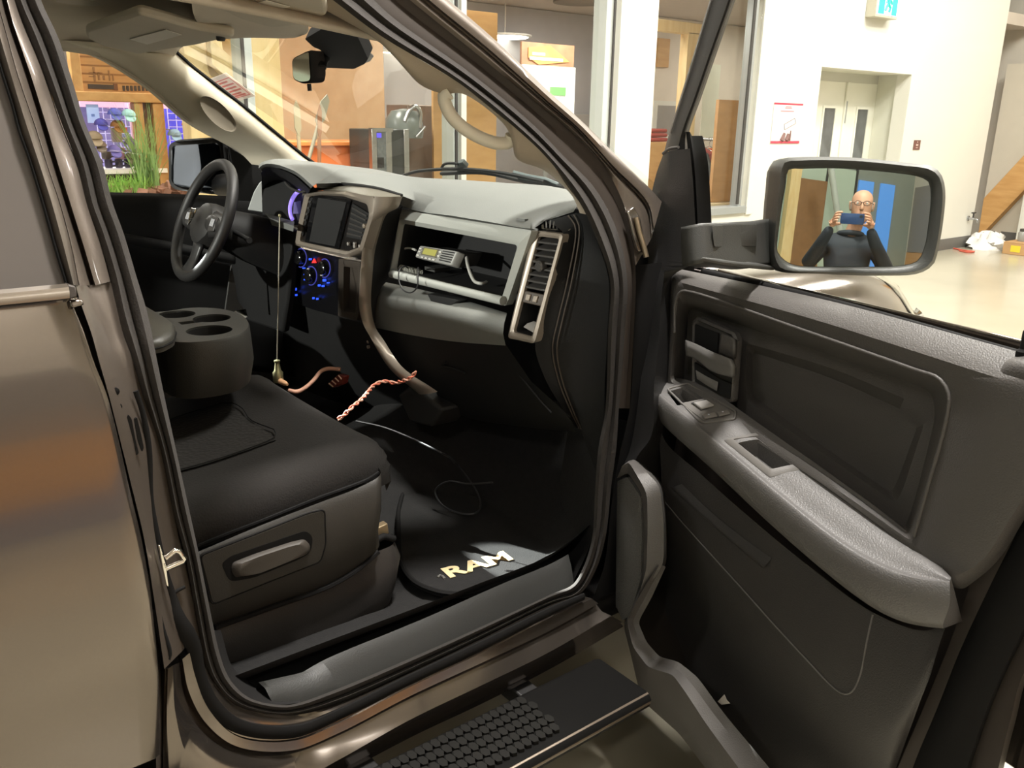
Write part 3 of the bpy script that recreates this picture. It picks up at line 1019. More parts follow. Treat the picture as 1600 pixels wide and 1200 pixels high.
tube('lever', ps('650,214 658,205 664,198', AX, mx_ - 0.02), 0.012, M_steel, mc, nu=6)
o = rx('dark_cabinet', 638, 164, 678, 300, -7.4, 0.4, mat('brown_cabinet', srgb(120, 104, 92), rough=0.5, var=0.1), z0=0, bevel=0.01)
tag(o, 'dark brown cabinet behind the silver machine', 'cabinet')
o = rx('plywood_board', 677, 15, 776, 290, -7.1, 0.03, M_ply, z0=0)
tag(o, 'tall honey plywood board behind the thin white post', 'board')
o = rx('partition', 600, 20, 690, 200, -8.8, 0.05, M_greywall, z0=0, z1=2.94)
tag(o, 'grey partition behind the dark brown cabinet', 'partition')
# sign board
sbn = rxb(822, 66, 897, 200, -8.2)
sg_ = thing('sign_board', 'tall white board with an orange photo panel inside the shop', 'sign', (-8.2, (sbn[0] + sbn[1]) / 2, sbn[2] - 0.5))
rx('white_face', 815, 103, 897, 240, -8.2, 0.03, mat('board_white', srgb(246, 246, 246), rough=0.4, emit=srgb(250, 250, 250), estr=0.25), sg_)
ph_ = rx('photo_panel', 815, 68, 897, 103, -8.2, 0.03, mat('photo_brown', srgb(200, 150, 118), rough=0.5, var=0.25, vscale=4), sg_)
y_, z_ = rxb(826, 72, 868, 100, -8.19), None
prism('photo_boards', ps('826,74 860,71 884,92 890,97 842,101 826,90', AX, -8.185), VEC((-0.01, 0, 0)), mat('photo_timber', srgb(236, 178, 110), rough=0.5, var=0.2, vscale=6), ph_)
rx('heading_bar', 832, 82, 852, 87, -8.18, 0.008, mat('heading_white', srgb(248, 226, 214), rough=0.5), ph_)
rx('heading_bar', 828, 90, 880, 95, -8.18, 0.008, mat('heading_white', srgb(248, 226, 214), rough=0.5), ph_)
rx('green_box', 860, 136, 884, 149, -8.19, 0.012, mat('green_print', srgb(126, 214, 118), rough=0.5, emit=srgb(120, 210, 110), estr=0.2), sg_)
rx('sign_leg', 850, 200, 856, 330, -8.21, 0.02, M_alu, sg_, z0=0)
# wall behind with darker dado
o = rx('partition', 690, 20, 965, 180, -9.2, 0.06, mat('cool_grey_wall', srgb(178, 176, 178), rough=0.6, var=0.03), z0=0, z1=2.94)
tag(o, 'wide cool grey partition behind the white sign board', 'partition')
o = rx('low_cabinet', 893, 179, 965, 300, -8.9, 0.25, M_dkgrey, z0=0, bevel=0.005)
tag(o, 'long dark grey low cabinet below the grey partition', 'cabinet')
# ceiling lights
for px, py, lab in ((789, 58, 'round bright ceiling light right of the plywood board'), (606, 84, 'round bright ceiling light over the tan partition')):
    c = AZ(px, py, 2.93)
    if c.x < -11.5:
        c = AX(px, py, -9.0)
    t = thing('ceiling_light', lab, 'ceiling light', c, 'round ceiling lights in the shop')
    lathe('light_ring', c, (0, 0, 1), [(.30, 0.0), (.33, .005), (.33, .025)], M_white, t, n=28)
    tube('light_stem', [c + VEC((0, 0, .026)), VEC((c.x, c.y, 2.945))], .008, M_white, t, n=8)
    lathe('light_lens', c - VEC((0, 0, .012)), (0, 0, 1), [(.05, 0), (.28, .004), (.29, .012)], mat('lens_white', srgb(255, 252, 240), rough=0.4, emit=srgb(255, 250, 236), estr=6), t, n=28)
c = AZ(908, 2, 2.94)
t = thing('ceiling_speaker', 'round grey speaker grille in the shop ceiling', 'speaker', c)
lathe('speaker_grille', c - VEC((0, 0, .02)), (0, 0, 1), [(.05, 0), (.26, .003), (.3, .03)], mat('grille_grey', srgb(120, 112, 104), rough=0.7), t, n=24)
lathe('speaker_rim', c - VEC((0, 0, .022)), (0, 0, 1), [(.30, .0), (.33, .004), (.33, .03)], mat('grille_rim', srgb(134, 126, 116), rough=0.7), t, n=24)

# second window: coat rail, header, ply board -----------------------------------
hb = rx('header_beam', 1020, 33, 1100, 51, -7.2, 0.12, M_timber, bevel=0.005)
pst = rx('frame_post', 1066, 50, 1086, 330, -7.2, 0.12, M_timber, z0=0, bevel=0.005)
pst2 = rx('frame_post', 1000, 50, 1012, 330, -7.2, 0.12, M_timber, z0=0, bevel=0.005)
tf = thing('timber_portal', 'blond timber portal frame behind the second shop window', 'frame', (-7.26, WL[hb.name].y, 0))
for q in (hb, pst, pst2):
    q.parent = tf
    q.location = WL[q.name] - WL[tf.name]
o = rx('hanging_board', 1028, 60, 1046, 105, -8.56, 0.03, M_ply)
tag(o, 'small plywood offcut hung behind the portal frame', 'board')
fm = rxb(1022, 160, 1064, 216, -8.3)
pf = thing('picture_frame', 'white framed grey picture behind the portal frame', 'picture', (-8.3, (fm[0] + fm[1]) / 2, fm[2]))
rx('frame_border', 1020, 158, 1064, 218, -8.3, 0.03, M_white, pf)
rx('picture_sheet', 1027, 165, 1058, 211, -8.295, 0.01, M_dkgrey, pf)
o = rx('partition', 1000, 20, 1185, 330, -8.6, 0.06, mat('rose_grey_wall', srgb(222, 210, 194), rough=0.6, var=0.03), z0=0, z1=2.94)
tag(o, 'rose grey partition behind the portal frame', 'partition')
o = rx('crate', 1008, 222, 1050, 300, -7.9, 0.35, M_ply, z0=0, bevel=0.006)
tag(o, 'large plywood crate with a red folded cloth on top', 'crate')
cz = WL[o.name].z + 0
czt = rxb(1008, 222, 1050, 300, -7.9)[3]
rc = []
for k in range(3):
    rc.append((VEC((-8.05, WL[o.name].y, czt + 0.03 + 0.055 * k)), (0.26, 0.34 - 0.02 * k, 0.05)))
o = boxes('folded_cloth', rc, mat('red_cloth', srgb(166, 70, 62), rough=0.8, var=0.1), bevel=0.02)
tag(o, 'stack of folded red cloth on the plywood crate', 'cloth')
o = rx('plywood_board', 1119, 156, 1154, 272, -6.3, 0.04, wood_mat('brown_ply', srgb(170, 128, 84), srgb(186, 142, 96), (1, 1, 4)), z0=0.752)
tag(o, 'upright brown plywood board beside the coat rail', 'board')
o = rx('display_table', 1112, 270, 1156, 330, -6.2, 0.25, mat('pale_table', srgb(206, 186, 152), rough=0.5, var=0.05), z0=0, z1=0.75, bevel=0.01)
tag(o, 'pale low display block under the brown plywood board', 'display')
cr0, cr1 = AX(1080, 217, -6.9), AX(1122, 219, -6.9)
rail = thing('coat_rail', 'chrome clothes rail inside the second shop window', 'rail', (cr0.x, (cr0.y + cr1.y) / 2, 0))
tube('rail_bar', [cr0, cr1], 0.014, M_steel, rail)
for c_ in (cr0, cr1):
    tube('rail_leg', [c_, VEC((c_.x, c_.y, 0.012))], 0.014, M_steel, rail)
    tube('rail_foot', [VEC((c_.x - .22, c_.y, 0.014)), VEC((c_.x + .22, c_.y, 0.014))], 0.014, M_steel, rail)


def garment(px, col, lab, L=0.62, w=0.17, name='jacket'):
    c = AX(px, 218, -6.9)
    m = mat('garment_%d' % px, col, rough=0.85, var=0.12, vscale=14)
    t = thing(name, lab, 'jacket', c - VEC((0, 0, L + .12)), 'jackets on the coat rail')
    rows = []
    for i, (zz, sx, sy) in enumerate(((-.10, .05, .02), (-.13, w * .75, .026), (-.20, w, .032), (-.45, w * .95, .034), (-L, w * 1.02, .034))):
        rows.append([c + VEC((math.cos(a) * sx, math.sin(a) * sy * (1 + .12 * math.sin(5 * a)), zz)) for a in [2 * math.pi * j / 20 for j in range(20)]])
    loft('torso', rows, m, t, closed=True, raw=True, cap0=True, cap1=True, smooth=60)
    for s in (-1, 1):
        tube('sleeve', [c + VEC((s * w * .85, 0, -.16)), c + VEC((s * (w + .05), 0.0, -.3)), c + VEC((s * (w + .055), .01, -.56))], [.030, .028, .024], m, t, n=10)
    tube('hanger', [c + VEC((-w * .8, 0, -.125)), c + VEC((0, 0, -.075)), c + VEC((w * .8, 0, -.125))], .006, M_steel, t)
    tube('hanger_hook', [c + VEC((0, 0, -.075)), c + VEC((0, 0, -.03)), c + VEC((.024, 0, -.01)), c + VEC((.022, 0, .014)), c + VEC((0, 0, .024)), c + VEC((-.02, 0, .014))], .0035, M_steel, t, nu=14)


garment(1089, srgb(70, 74, 78), 'dark grey jacket at the near end of the coat rail', .7)
garment(1099, srgb(136, 52, 48), 'maroon jacket in the middle of the coat rail', .56)
garment(1109, srgb(226, 96, 52), 'bright orange jacket on the coat rail', .72)
# hanging banner with lettering remains
bn = rx('wall_banner', 1098, 100, 1122, 215, -7.8, 0.01, mat('banner_pale', srgb(226, 226, 208), rough=0.7, var=0.04))
tag(bn, 'pale hanging banner behind the coat rail', 'banner')
# ------------------------------------------------------------------ the truck: body
TR = thing('pickup_truck', 'dark grey pickup truck with its passenger door wide open', 'truck', (-2.25, 0.8, 0))
M_paint = mat('granite_paint', srgb(122, 114, 107), rough=0.15, metal=0.9, coat=0.5, var=0.03, vscale=300)
M_pdark = mat('dark_matte_paint', srgb(58, 51, 46), rough=0.55, metal=0.2, coat=0.0, var=0.05)  # dark brown matte paint of the inner door shell and pillar flange
M_rubber = mat('black_rubber', srgb(15, 14, 14), rough=0.8, spec=0.25, var=0.1)
M_jamb = mat('jamb_paint', srgb(104, 95, 87), rough=0.38, metal=0.6, coat=0.3, var=0.03, vscale=200)
M_seal = mat('flocked_seal', srgb(52, 48, 45), rough=0.9, var=0.12, vscale=120, bump=0.4, bscale=300)
M_blackpl = mat('black_plastic', srgb(33, 32, 32), rough=0.5, bump=0.25, bscale=500, var=0.06)
M_dgpl = mat('charcoal_plastic', srgb(66, 64, 63), rough=0.52, bump=0.35, bscale=420, var=0.05)
M_beige = mat('beige_trim', srgb(186, 173, 154), rough=0.7, bump=0.15, bscale=500, var=0.02)
M_head = mat('headliner_fabric', srgb(208, 198, 182), rough=0.95, bump=0.3, bscale=600, var=0.03, vscale=3)
M_carpet = mat('black_carpet', srgb(24, 23, 23), rough=0.95, bump=0.6, bscale=350, var=0.2, vscale=60)
M_wglass = glass_mat('tinted_glass', (0.35, 0.34, 0.33, 1), 0.10)
M_clear = glass_mat('clear_glass', (0.97, 0.98, 0.97, 1), 0.012)
M_ws = glass_mat('windscreen_glass', (0.95, 0.97, 0.95, 1), 0.02)


def ctrl(pts, m=8):
    """Catmull-Rom with the same number of samples on each span, so rows keep their stations aligned"""
    P = [VEC(p) for p in pts]
    out = []
    k = len(P)
    for i in range(k - 1):
        p0 = P[i - 1] if i else P[0] * 2 - P[1]
        p3 = P[i + 2] if i + 2 < k else P[k - 1] * 2 - P[k - 2]
        p1, p2 = P[i], P[i + 1]
        T = [0.0]
        for a, b in ((p0, p1), (p1, p2), (p2, p3)):
            T.append(T[-1] + max(1e-6, (b - a).length) ** 0.5)
        t0, t1, t2, t3 = T
        for j in range(m):
            t = t1 + (t2 - t1) * j / m
            A1 = p0 * ((t1 - t) / (t1 - t0)) + p1 * ((t - t0) / (t1 - t0))
            A2 = p1 * ((t2 - t) / (t2 - t1)) + p2 * ((t - t1) / (t2 - t1))
            A3 = p2 * ((t3 - t) / (t3 - t2)) + p3 * ((t - t2) / (t3 - t2))
            B1 = A1 * ((t2 - t) / (t2 - t0)) + A2 * ((t - t0) / (t2 - t0))
            B2 = A2 * ((t3 - t) / (t3 - t1)) + A3 * ((t - t1) / (t3 - t1))
            out.append(B1 * ((t2 - t) / (t2 - t1)) + B2 * ((t - t1) / (t2 - t1)))
    out.append(P[-1])
    return out


def lctrl(pts, m=8, it=2):
    out = []
    for a, b in zip(pts, pts[1:]):
        for j in range(m):
            out.append(VEC(a).lerp(VEC(b), j / m))
    out.append(VEC(pts[-1]))
    for _ in range(it):
        out[1:-1] = [(out[i - 1] + out[i] * 2 + out[i + 1]) / 4 for i in range(1, len(out) - 1)]
    return out


def lloft(name, rows, m, parent, mm=8, it=2, **k):
    return loft(name, [lctrl(r, mm, it) for r in rows], m, parent, raw=True, **k)


def cloft(name, rows, m, parent, mm=8, **k):
    return loft(name, [ctrl(r, mm) for r in rows], m, parent, raw=True, **k)


# rear door ---------------------------------------------------------------------
SKIN = [(0.3, -1.240), (0.45, -1.222), (0.62, -1.200), (0.75, -1.188), (0.85, -1.185), (0.95, -1.189), (1.05, -1.199), (1.15, -1.214), (1.262, -1.236), (1.30, -1.248), (1.42, -1.290), (1.6, -1.36)]


def skin_x(z):
    return (sk0(z - .035) + sk0(z) * 2 + sk0(z + .035)) / 4


def sk0(z):
    for (z0, x0), (z1, x1) in zip(SKIN, SKIN[1:]):
        if z <= z1:
            return x0 + (x1 - x0) * max(0, (z - z0)) / (z1 - z0)
    return SKIN[-1][1]


def AB(px, py, off=0.0):
    p = AX(px, py, -1.22)
    for _ in range(14):
        p = AX(px, py, skin_x(p.z) + off)
    return p


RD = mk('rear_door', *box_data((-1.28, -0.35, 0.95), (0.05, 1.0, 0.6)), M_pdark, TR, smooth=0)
edge = [AB(*p) for p in [(107, 468), (112, 483), (127, 519), (145, 572), (163, 617), (180, 680), (199, 765), (217, 840), (231, 917), (236, 960), (244, 1040), (247, 1110), (248, 1183)]]
edge = resample(edge, 60)
rows = [[e + VEC((-0.028, 0.0, 0)) for e in edge], [e + VEC((-0.006, 0.004, 0)) for e in edge]]
rows += [[VEC((skin_x(e.z), e.y - d, e.z)) for e in edge] for d in (0.006, 0.03, 0.25, 0.5, 0.8, 1.1)]
loft('door_skin', rows, M_paint, RD, raw=True, smooth=50)
# belt moulding, end cap
b0, b1 = ps('104,443 106,467', AB, 0.012)
bm_ = [b0, b1]
prof = [(0, 0.0), (0.012, 0.15), (0.014, 0.5), (0.012, 0.85), (0.0, 1.0)]
rws = []
for d in (0.0, 1.1):
    rws.append([VEC((b0.x + (b1.x - b0.x) * t + o, b0.y + (b1.y - b0.y) * t - d * 1.0, b0.z + (b1.z - b0.z) * t)) for o, t in prof])
loft('belt_moulding', rws, mat('satin_bright', srgb(150, 140, 128), rough=0.3, metal=0.8, coat=0.6), RD, raw=True, cap0=False)
prism('moulding_cap', ps('105,444 119,448 121,464 108,469', AB, 0.01), VEC((-0.02, 0, 0)), M_pdark, RD, bevel=0.002)
prism('belt_corner', ps('108,470 128,467 133,477 112,482', AB, 0.004), VEC((-0.02, 0, 0)), M_paint, RD, bevel=0.003)
# window frame and glass
Ag = [(-50, -60), (0, 112), (17, 165), (27, 203), (43, 248), (65, 320), (84, 388), (102, 446)]
Cg = [(-24, -60), (0, 24), (27, 120), (53, 197), (75, 267), (92, 318), (110, 385), (122, 446)]
Ai = [(x + 6, y) for x, y in Ag]
rA = [AS(x, y, 0.05) for x, y in Ag]
cloft('window_seal', [[AS(x, y, 0.058) for x, y in Ag], [AS(x + 3, y, 0.066) for x, y in Ag], [AS(x, y, 0.06) for x, y in Ai]], M_rubber, RD)
cloft('window_frame', [[AS(x, y, 0.06) for x, y in Ai], [AS((x + u) / 2, (y + w) / 2, 0.072) for (x, y), (u, w) in zip(Ai, Cg)], [AS(x, y, 0.062) for x, y in Cg], [AS(x + 1, y, 0.03) for x, y in Cg]], M_jamb, RD)
gl = ctrl([AS(x, y, 0.052) for x, y in Ag])
loft('window_pane', [gl, [p + VEC((0, -1.0, 0)) for p in gl]], mat('privacy_glass', srgb(96, 90, 86), rough=0.35, spec=0.3, coat=0.0, var=0.03), RD, raw=True)

# B pillar jamb --------------------------------------------------------------------
Gp = [(x + 2, y) for x, y in Cg]
Dp = [(8, -60), (18, 24), (51, 152), (66, 190), (84, 250), (100, 300), (121, 369), (140, 446)]
Ep = [(5, -60), (30, 24), (63, 105), (95, 197), (120, 260), (135, 318), (157, 385), (172, 440)]
Dp = [(-8, -60), (11, 24), (43, 120), (67, 197), (88, 267), (104, 318), (125, 385), (143, 446)]
J = thing  # alias kept short
BP = cloft('door_jamb', [[AS(x, y, 0.03) for x, y in Cg], [AS(x, y, 0.034) for x, y in Gp], [AS(x - 3, y, 0.024) for x, y in Dp], [AS(x - .5, y, -0.004) for x, y in Dp], [AS(x + 3, y, -0.002) for x, y in Dp],
                         [AS(x + 6, y, 0.022) for x, y in Dp], [AS(x, y, 0.012) for x, y in Ep], [AS(x + 2, y, -0.03) for x, y in Ep]], M_jamb, TR, smooth=60)
Pl = [(118, 446), (127, 476), (143, 521), (154, 561), (170, 617), (188, 688), (207, 765), (225, 840), (238, 917), (257, 1045)]
Fl = [(172, 440), (181, 476), (192, 521), (205, 556), (222, 617), (247, 688), (262, 760), (278, 840), (296, 917), (312, 1000)]
Ml = [(138, 446), (152, 476), (167, 521), (180, 561), (203, 617), (229, 688), (236, 765), (244, 840), (262, 917), (292, 1010)]
cloft('jamb_panel', [[AS(x - 3, y, -0.01) for x, y in Pl], [AS(x, y, 0.06) for x, y in Pl], [AS((x * 2 + u) / 3, (y * 2 + w) / 3, 0.052) for (x, y), (u, w) in zip(Pl, Ml)],
                     [AS(x, y, 0.02) for x, y in Ml], [AS((x + u) / 2, (y + w) / 2, 0.012) for (x, y), (u, w) in zip(Ml, Fl)], [AS(x, y, 0.002) for x, y in Fl], [AS(x + 6, y, -0.03) for x, y in Fl]],
      M_jamb, BP, smooth=60)
# gap shadow behind the rear door edge
cloft('door_gap', [[AB(x - 4, y, -0.03) for x, y in [(105, 460), (127, 519), (163, 617), (199, 765), (231, 917), (244, 1040), (248, 1120), (248, 1190), (249, 1290)]],
                   [AS(x, y, 0.0) for x, y in [(124, 460), (150, 519), (177, 617), (214, 765), (243, 917), (253, 1040), (260, 1120), (262, 1190), (264, 1290)]]], mat('gap_brown', srgb(70, 62, 55), rough=0.6), BP)
# pressed slots
for pts in ('198,652 201,648 206,655 212,690 217,708 213,712 206,695', '210,655 214,652 219,672 225,700 222,707 216,690'):
    ol = [AS(*[float(q) for q in t.split(',')], 0.045) for t in pts.split()]
    prism('pressed_slot', rnd(ol, 0.006), VEC((-0.004, 0, 0)), M_rubber, BP)
for c in ((179, 611), (183, 635)):
    p = AS(*c, 0.045)
    lathe('jamb_plug', p, (1, 0, 0), [(0.006, 0), (0.006, 0.004), (0.003, 0.005)], M_rubber, BP, n=12)
# striker
s0 = [AS(*p, 0.05) for p in ((247, 851), (251, 866), (255, 880), (261, 915), (259, 898), (252, 880))]
prism('striker_plate', ps('246,850 249,850 258,880 262,915 258,912 252,884', AS, 0.034), VEC((0.006, 0, 0)), M_chrome, BP, bevel=0.001)
tube('striker_loop', ps('258,872 273,860 281,862 288,873 286,877 260,888', AS, 0.045), 0.0045, M_chrome, BP, n=8)
tube('jamb_seam', ps('264,935 277,923 289,917', AS, 0.016), 0.003, M_rubber, BP)

# sill / rocker --------------------------------------------------------------------
def rowpx(s, off):
    return [AS(*[float(q) for q in t.split(',')], off) for t in s.replace('|', ' ').split()]


sF0 = '312,1000 324,1045 345,1077 375,1104 460,1117 528,1099 640,1050 750,998 860,944 905,928'
sB1 = '305,1003 318,1045 340,1092 376,1121 460,1130 528,1107 640,1054 750,1001 860,947 908,931'
sB2 = '297,1015 308,1062 327,1109 372,1149 460,1154 528,1127 640,1070 750,1018 860,962 922,934'
sL3 = '285,1030 295,1080 322,1130 372,1167 460,1172 528,1146 640,1088 750,1037 860,985 935,943'
sL4 = '280,1035 288,1090 315,1145 370,1181 460,1187 528,1158 640,1100 750,1050 860,997 940,955'
sM = '270,1040 275,1120 300,1190 370,1225 460,1222 528,1188 640,1125 750,1072 860,1018 955,962'
sL5 = '262,1045 262,1160 280,1260 360,1285 460,1247 528,1206 640,1147 750,1093 860,1038 972,972'
sL6 = '258,1045 255,1190 265,1330 350,1310 460,1257 528,1214 640,1153 750,1101 860,1045 974,979'
rr_ = [rowpx(sF0, -0.03), rowpx(sF0, 0.004), rowpx(sB1, 0.014), rowpx(sB2, 0.022), [p + VEC((0.006, 0, 0)) for p in rowpx(sB2, 0.022)], rowpx(sL3, 0.034)]
l4 = rowpx(sL4, 0.036)
rr_ += [[p + VEC((-0.016, 0, 0.004)) for p in [(a + b) / 2 for a, b in zip(rr_[-1], l4)]], l4, rowpx(sM, 0.056), rowpx(sL5, 0.052), [p + VEC((-0.008, 0, -0.004)) for p in rowpx(sL5, 0.052)], rowpx(sL6, 0.046)]
rr_ += [[p + VEC((-0.05, 0, -0.01)) for p in rr_[-1]], [p + VEC((-0.16, 0, 0.02)) for p in rr_[-1]]]
RK = cloft('rocker_panel', rr_, M_paint, TR, smooth=38)
# secondary black weather strip that runs down the jamb and along the sill
sw = [(212, 611, .022), (223, 645, .022), (232, 700, .022), (234, 780, .02), (241, 827, .02), (255, 893, .02), (268, 933, .02), (276, 962, .024), (292, 990, .026), (303, 1012, .026), (312, 1054, .026), (333, 1100, .026), (374, 1135, .026), (460, 1143, .028), (528, 1117, .028),
      (640, 1062, .028), (750, 1010, .028), (860, 955, .028), (912, 932, .028)]
wr = [.004, .004, .005, .006, .007, .008, .008, .012, .014, .012, .010, .011, .0125, .013, .012, .012, .012, .011, .009]
path = ctrl([AS(x, y, o) for x, y, o in sw], 6)
rad = []
for i in range(len(wr) - 1):
    for j in range(6):
        rad.append(wr[i] + (wr[i + 1] - wr[i]) * j / 6)
rad.append(wr[-1])
tube('weather_strip', path, rad, M_rubber, BP, n=10, flat=0.5, up=VEC((1, 0, 0)))
tube('weather_strip_bead', ps('230,895 240,930 254,985 264,1022 262,1030 252,1000 240,950', AS, 0.05), 0.005, M_rubber, BP, nu=40)

# door opening seal (flocked) --------------------------------------------------------
gL = [(48, -60), (64, 0), (91, 59), (112, 123), (133, 192), (160, 256), (176, 317), (193, 364), (212, 428), (231, 492), (244, 556), (257, 620), (276, 707), (297, 803), (311, 867), (329, 957), (345, 1027), (361, 1064), (391, 1091), (433, 1101), (460, 1100), (528, 1076), (640, 1029), (750, 980), (860, 929), (896, 912), (912, 885), (925, 841), (930, 760), (935, 700), (946, 638), (950, 520), (953, 437), (932, 373), (905, 315), (860, 253), (812, 206), (719, 131), (595, 56), (520, 0), (440, -60)]
eL = [(5, -60), (22, 0), (46, 59), (71, 123), (96, 192), (120, 256), (134, 317), (151, 364), (171, 428), (184, 492), (205, 556), (224, 620), (252, 707), (271, 803), (289, 867), (305, 957), (318, 1027), (331, 1062), (360, 1096), (415, 1116), (460, 1117), (528, 1099), (640, 1050), (750, 998), (860, 944), (905, 930), (930, 893), (946, 841), (955, 760), (963, 700), (967, 638), (976, 520), (980, 437), (964, 360), (930, 295), (880, 243), (830, 192), (735, 114), (617, 30), (575, -8), (500, -66)]


def blend(A, B, t):
    return [(a[0] + (b[0] - a[0]) * t, a[1] + (b[1] - a[1]) * t) for a, b in zip(A, B)]


def ASl(L, off):
    return [AS(x, y, off) for x, y in L]


rows = [ASl(gL, -0.05), ASl(gL, -0.006), ASl(blend(gL, eL, .22), 0.010), ASl(blend(gL, eL, .45), 0.004), ASl(blend(gL, eL, .52), -0.004), ASl(blend(gL, eL, .75), 0.010), ASl(eL, 0.0), ASl(eL, -0.03)]
cloft('opening_seal', rows, M_seal, TR, mm=5, smooth=60)

# A pillar -----------------------------------------------------------------------------
Es = eL[28:]
R1 = [(967, 638), (976, 520), (980, 437), (964, 360), (930, 295), (880, 243), (830, 192), (735, 114), (617, 30), (575, -8), (500, -66)]
R2 = [(984, 638), (990, 520), (993, 425), (979, 332), (945, 262), (895, 209), (845, 167), (752, 90), (650, 8), (610, -26), (560, -75)]
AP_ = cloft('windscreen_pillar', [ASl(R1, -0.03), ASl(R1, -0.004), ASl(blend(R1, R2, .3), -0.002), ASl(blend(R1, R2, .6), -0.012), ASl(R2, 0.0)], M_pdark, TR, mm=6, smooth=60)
R2u = [(1003, 425), (993, 332), (952, 262), (897, 209), (845, 167), (752, 90), (650, 8), (610, -26), (560, -75)]
R2u = [(993, 415), (982, 340), (945, 262), (895, 209), (845, 167), (752, 90), (650, 8), (610, -26), (560, -75)]
Gr = [(1018, 372), (1012, 326), (956, 264), (905, 206), (852, 160), (757, 78), (668, 6), (630, -28), (580, -78)]
Si = [(1034, 315), (1017, 296), (960, 240), (915, 195), (863, 148), (775, 64), (700, 0), (662, -32), (610, -80)]
cloft('pillar_skin', [ASl(R2u, -0.01), ASl(R2u, 0.004), ASl(blend(R2u, Gr, .5), 0.012), ASl(blend(R2u, Gr, .9), 0.010), ASl(Gr, -0.006), ASl(blend(Gr, Si, .12), -0.004), ASl(blend(Gr, Si, .25), 0.018), ASl(blend(Gr, Si, .6), 0.022), ASl(Si, 0.0),
                      [p + VEC((-0.05, 0.03, 0.01)) for p in ASl(Si, 0.0)], [p + VEC((-0.12, 0.02, -0.01)) for p in ASl(Si, 0.0)]], M_jamb, AP_, mm=6, smooth=60)
# front post under the pillar, seen between seal and open door
pf = [AS(993, 415, -0.02), AS(990, 520, -0.02), AS(984, 638, -0.02), AS(966, 720, -0.02), AS(954, 800, -0.02), AS(945, 880, -0.02), AS(925, 940, -0.02)]
loft('hinge_post', [pf, [p + VEC((0.0, 0.20, 0.0)) for p in pf]], M_rubber, AP_, nu=20)
prism('check_bracket', ps('975,330 985,322 995,340 1001,372 1003,395 992,392 984,365', AS, 0.012), VEC((0.012, 0, 0)), M_paint, AP_, bevel=0.003)
tube('hinge_pin', ps('994,340 999,362 1006,385 1010,402', AS, 0.03), 0.006, mat('hinge_metal', srgb(170, 152, 130), rough=0.3, metal=0.9), AP_, n=8)

# front wing, bonnet, headlamp on the right ------------------------------------------
FW_ = thing
fy = [1.75, 2.0, 2.22, 2.43, 2.61, 2.74, 2.82]


def wing_row(y, k):
    # k 0 (rear) .. 1 (nose)
    out = -1.19 - 0.02 * k - 0.19 * k ** 5
    top = 1.235 - 0.03 * k - 0.16 * k ** 3.2
    return [VEC((out - 0.05, y, 0.55)), VEC((out, y, 0.80)), VEC((out + 0.005, y, 1.02)), VEC((out - 0.02, y, top - 0.09)), VEC((out - 0.09, y, top - 0.02)), VEC((out - 0.20, y, top + 0.01)), VEC((out - 0.30, y, top))]


wrows = [wing_row(y, (y - 1.75) / (2.82 - 1.75)) for y in fy]
WG = loft('front_wing', wrows, M_paint, TR, nu=26, nv=30, smooth=60)
hood = []
for y in [1.78, 2.0, 2.2, 2.4, 2.56, 2.68, 2.74]:
    k = (y - 1.78) / 0.96
    zz = 1.30 - 0.03 * k - 0.15 * k ** 3.2
    hood.append([VEC((-1.49, y, zz - 0.05)), VEC((-1.53, y, zz - 0.01)), VEC((-1.7, y, zz + 0.012)), VEC((-1.95, y, zz + 0.0)), VEC((-2.25, y, zz + 0.015)), VEC((-2.55, y, zz)), VEC((-2.8, y, zz + .012)), VEC((-2.97, y, zz - .01)), VEC((-3.0, y, zz - 0.05))])
loft('bonnet', hood, M_paint, TR, nu=40, nv=24, smooth=60)
lampo = [wing_row(y, (y - 1.75) / 1.07) for y in (2.56, 2.66, 2.73, 2.79, 2.825)]
lp = [[r[2] * (1 - t) + r[3] * t + VEC((0.010, 0.004, 0)) for t in (0.0, .33, .66, 1.0)] + [r[3] * 0.5 + r[4] * 0.5 + VEC((0.008, 0.004, .010)), r[4] + VEC((0.006, 0.004, .012)), r[4] * .45 + r[5] * .55 + VEC((0.0, 0.004, .014))] for r in lampo]
loft('headlamp', lp, mat('lamp_lens', srgb(52, 50, 48), rough=0.08, spec=0.8, coat=1.0), WG, nu=12, nv=12)
# nose / grille block closing the front
span('front_bumper', (-2.95, 2.72, 0.45), (-1.55, 2.88, 0.75), M_chrome, TR, bevel=0.03)
boxes('radiator_grille', [(VEC((-2.25, 2.76, 0.95)), (1.2, 0.06, 0.36)), (VEC((-2.25, 2.81, 0.95)), (0.08, 0.04, 0.36)), (VEC((-2.25, 2.81, 0.95)), (1.2, 0.04, 0.06))], M_blackpl, TR, bevel=0.01)
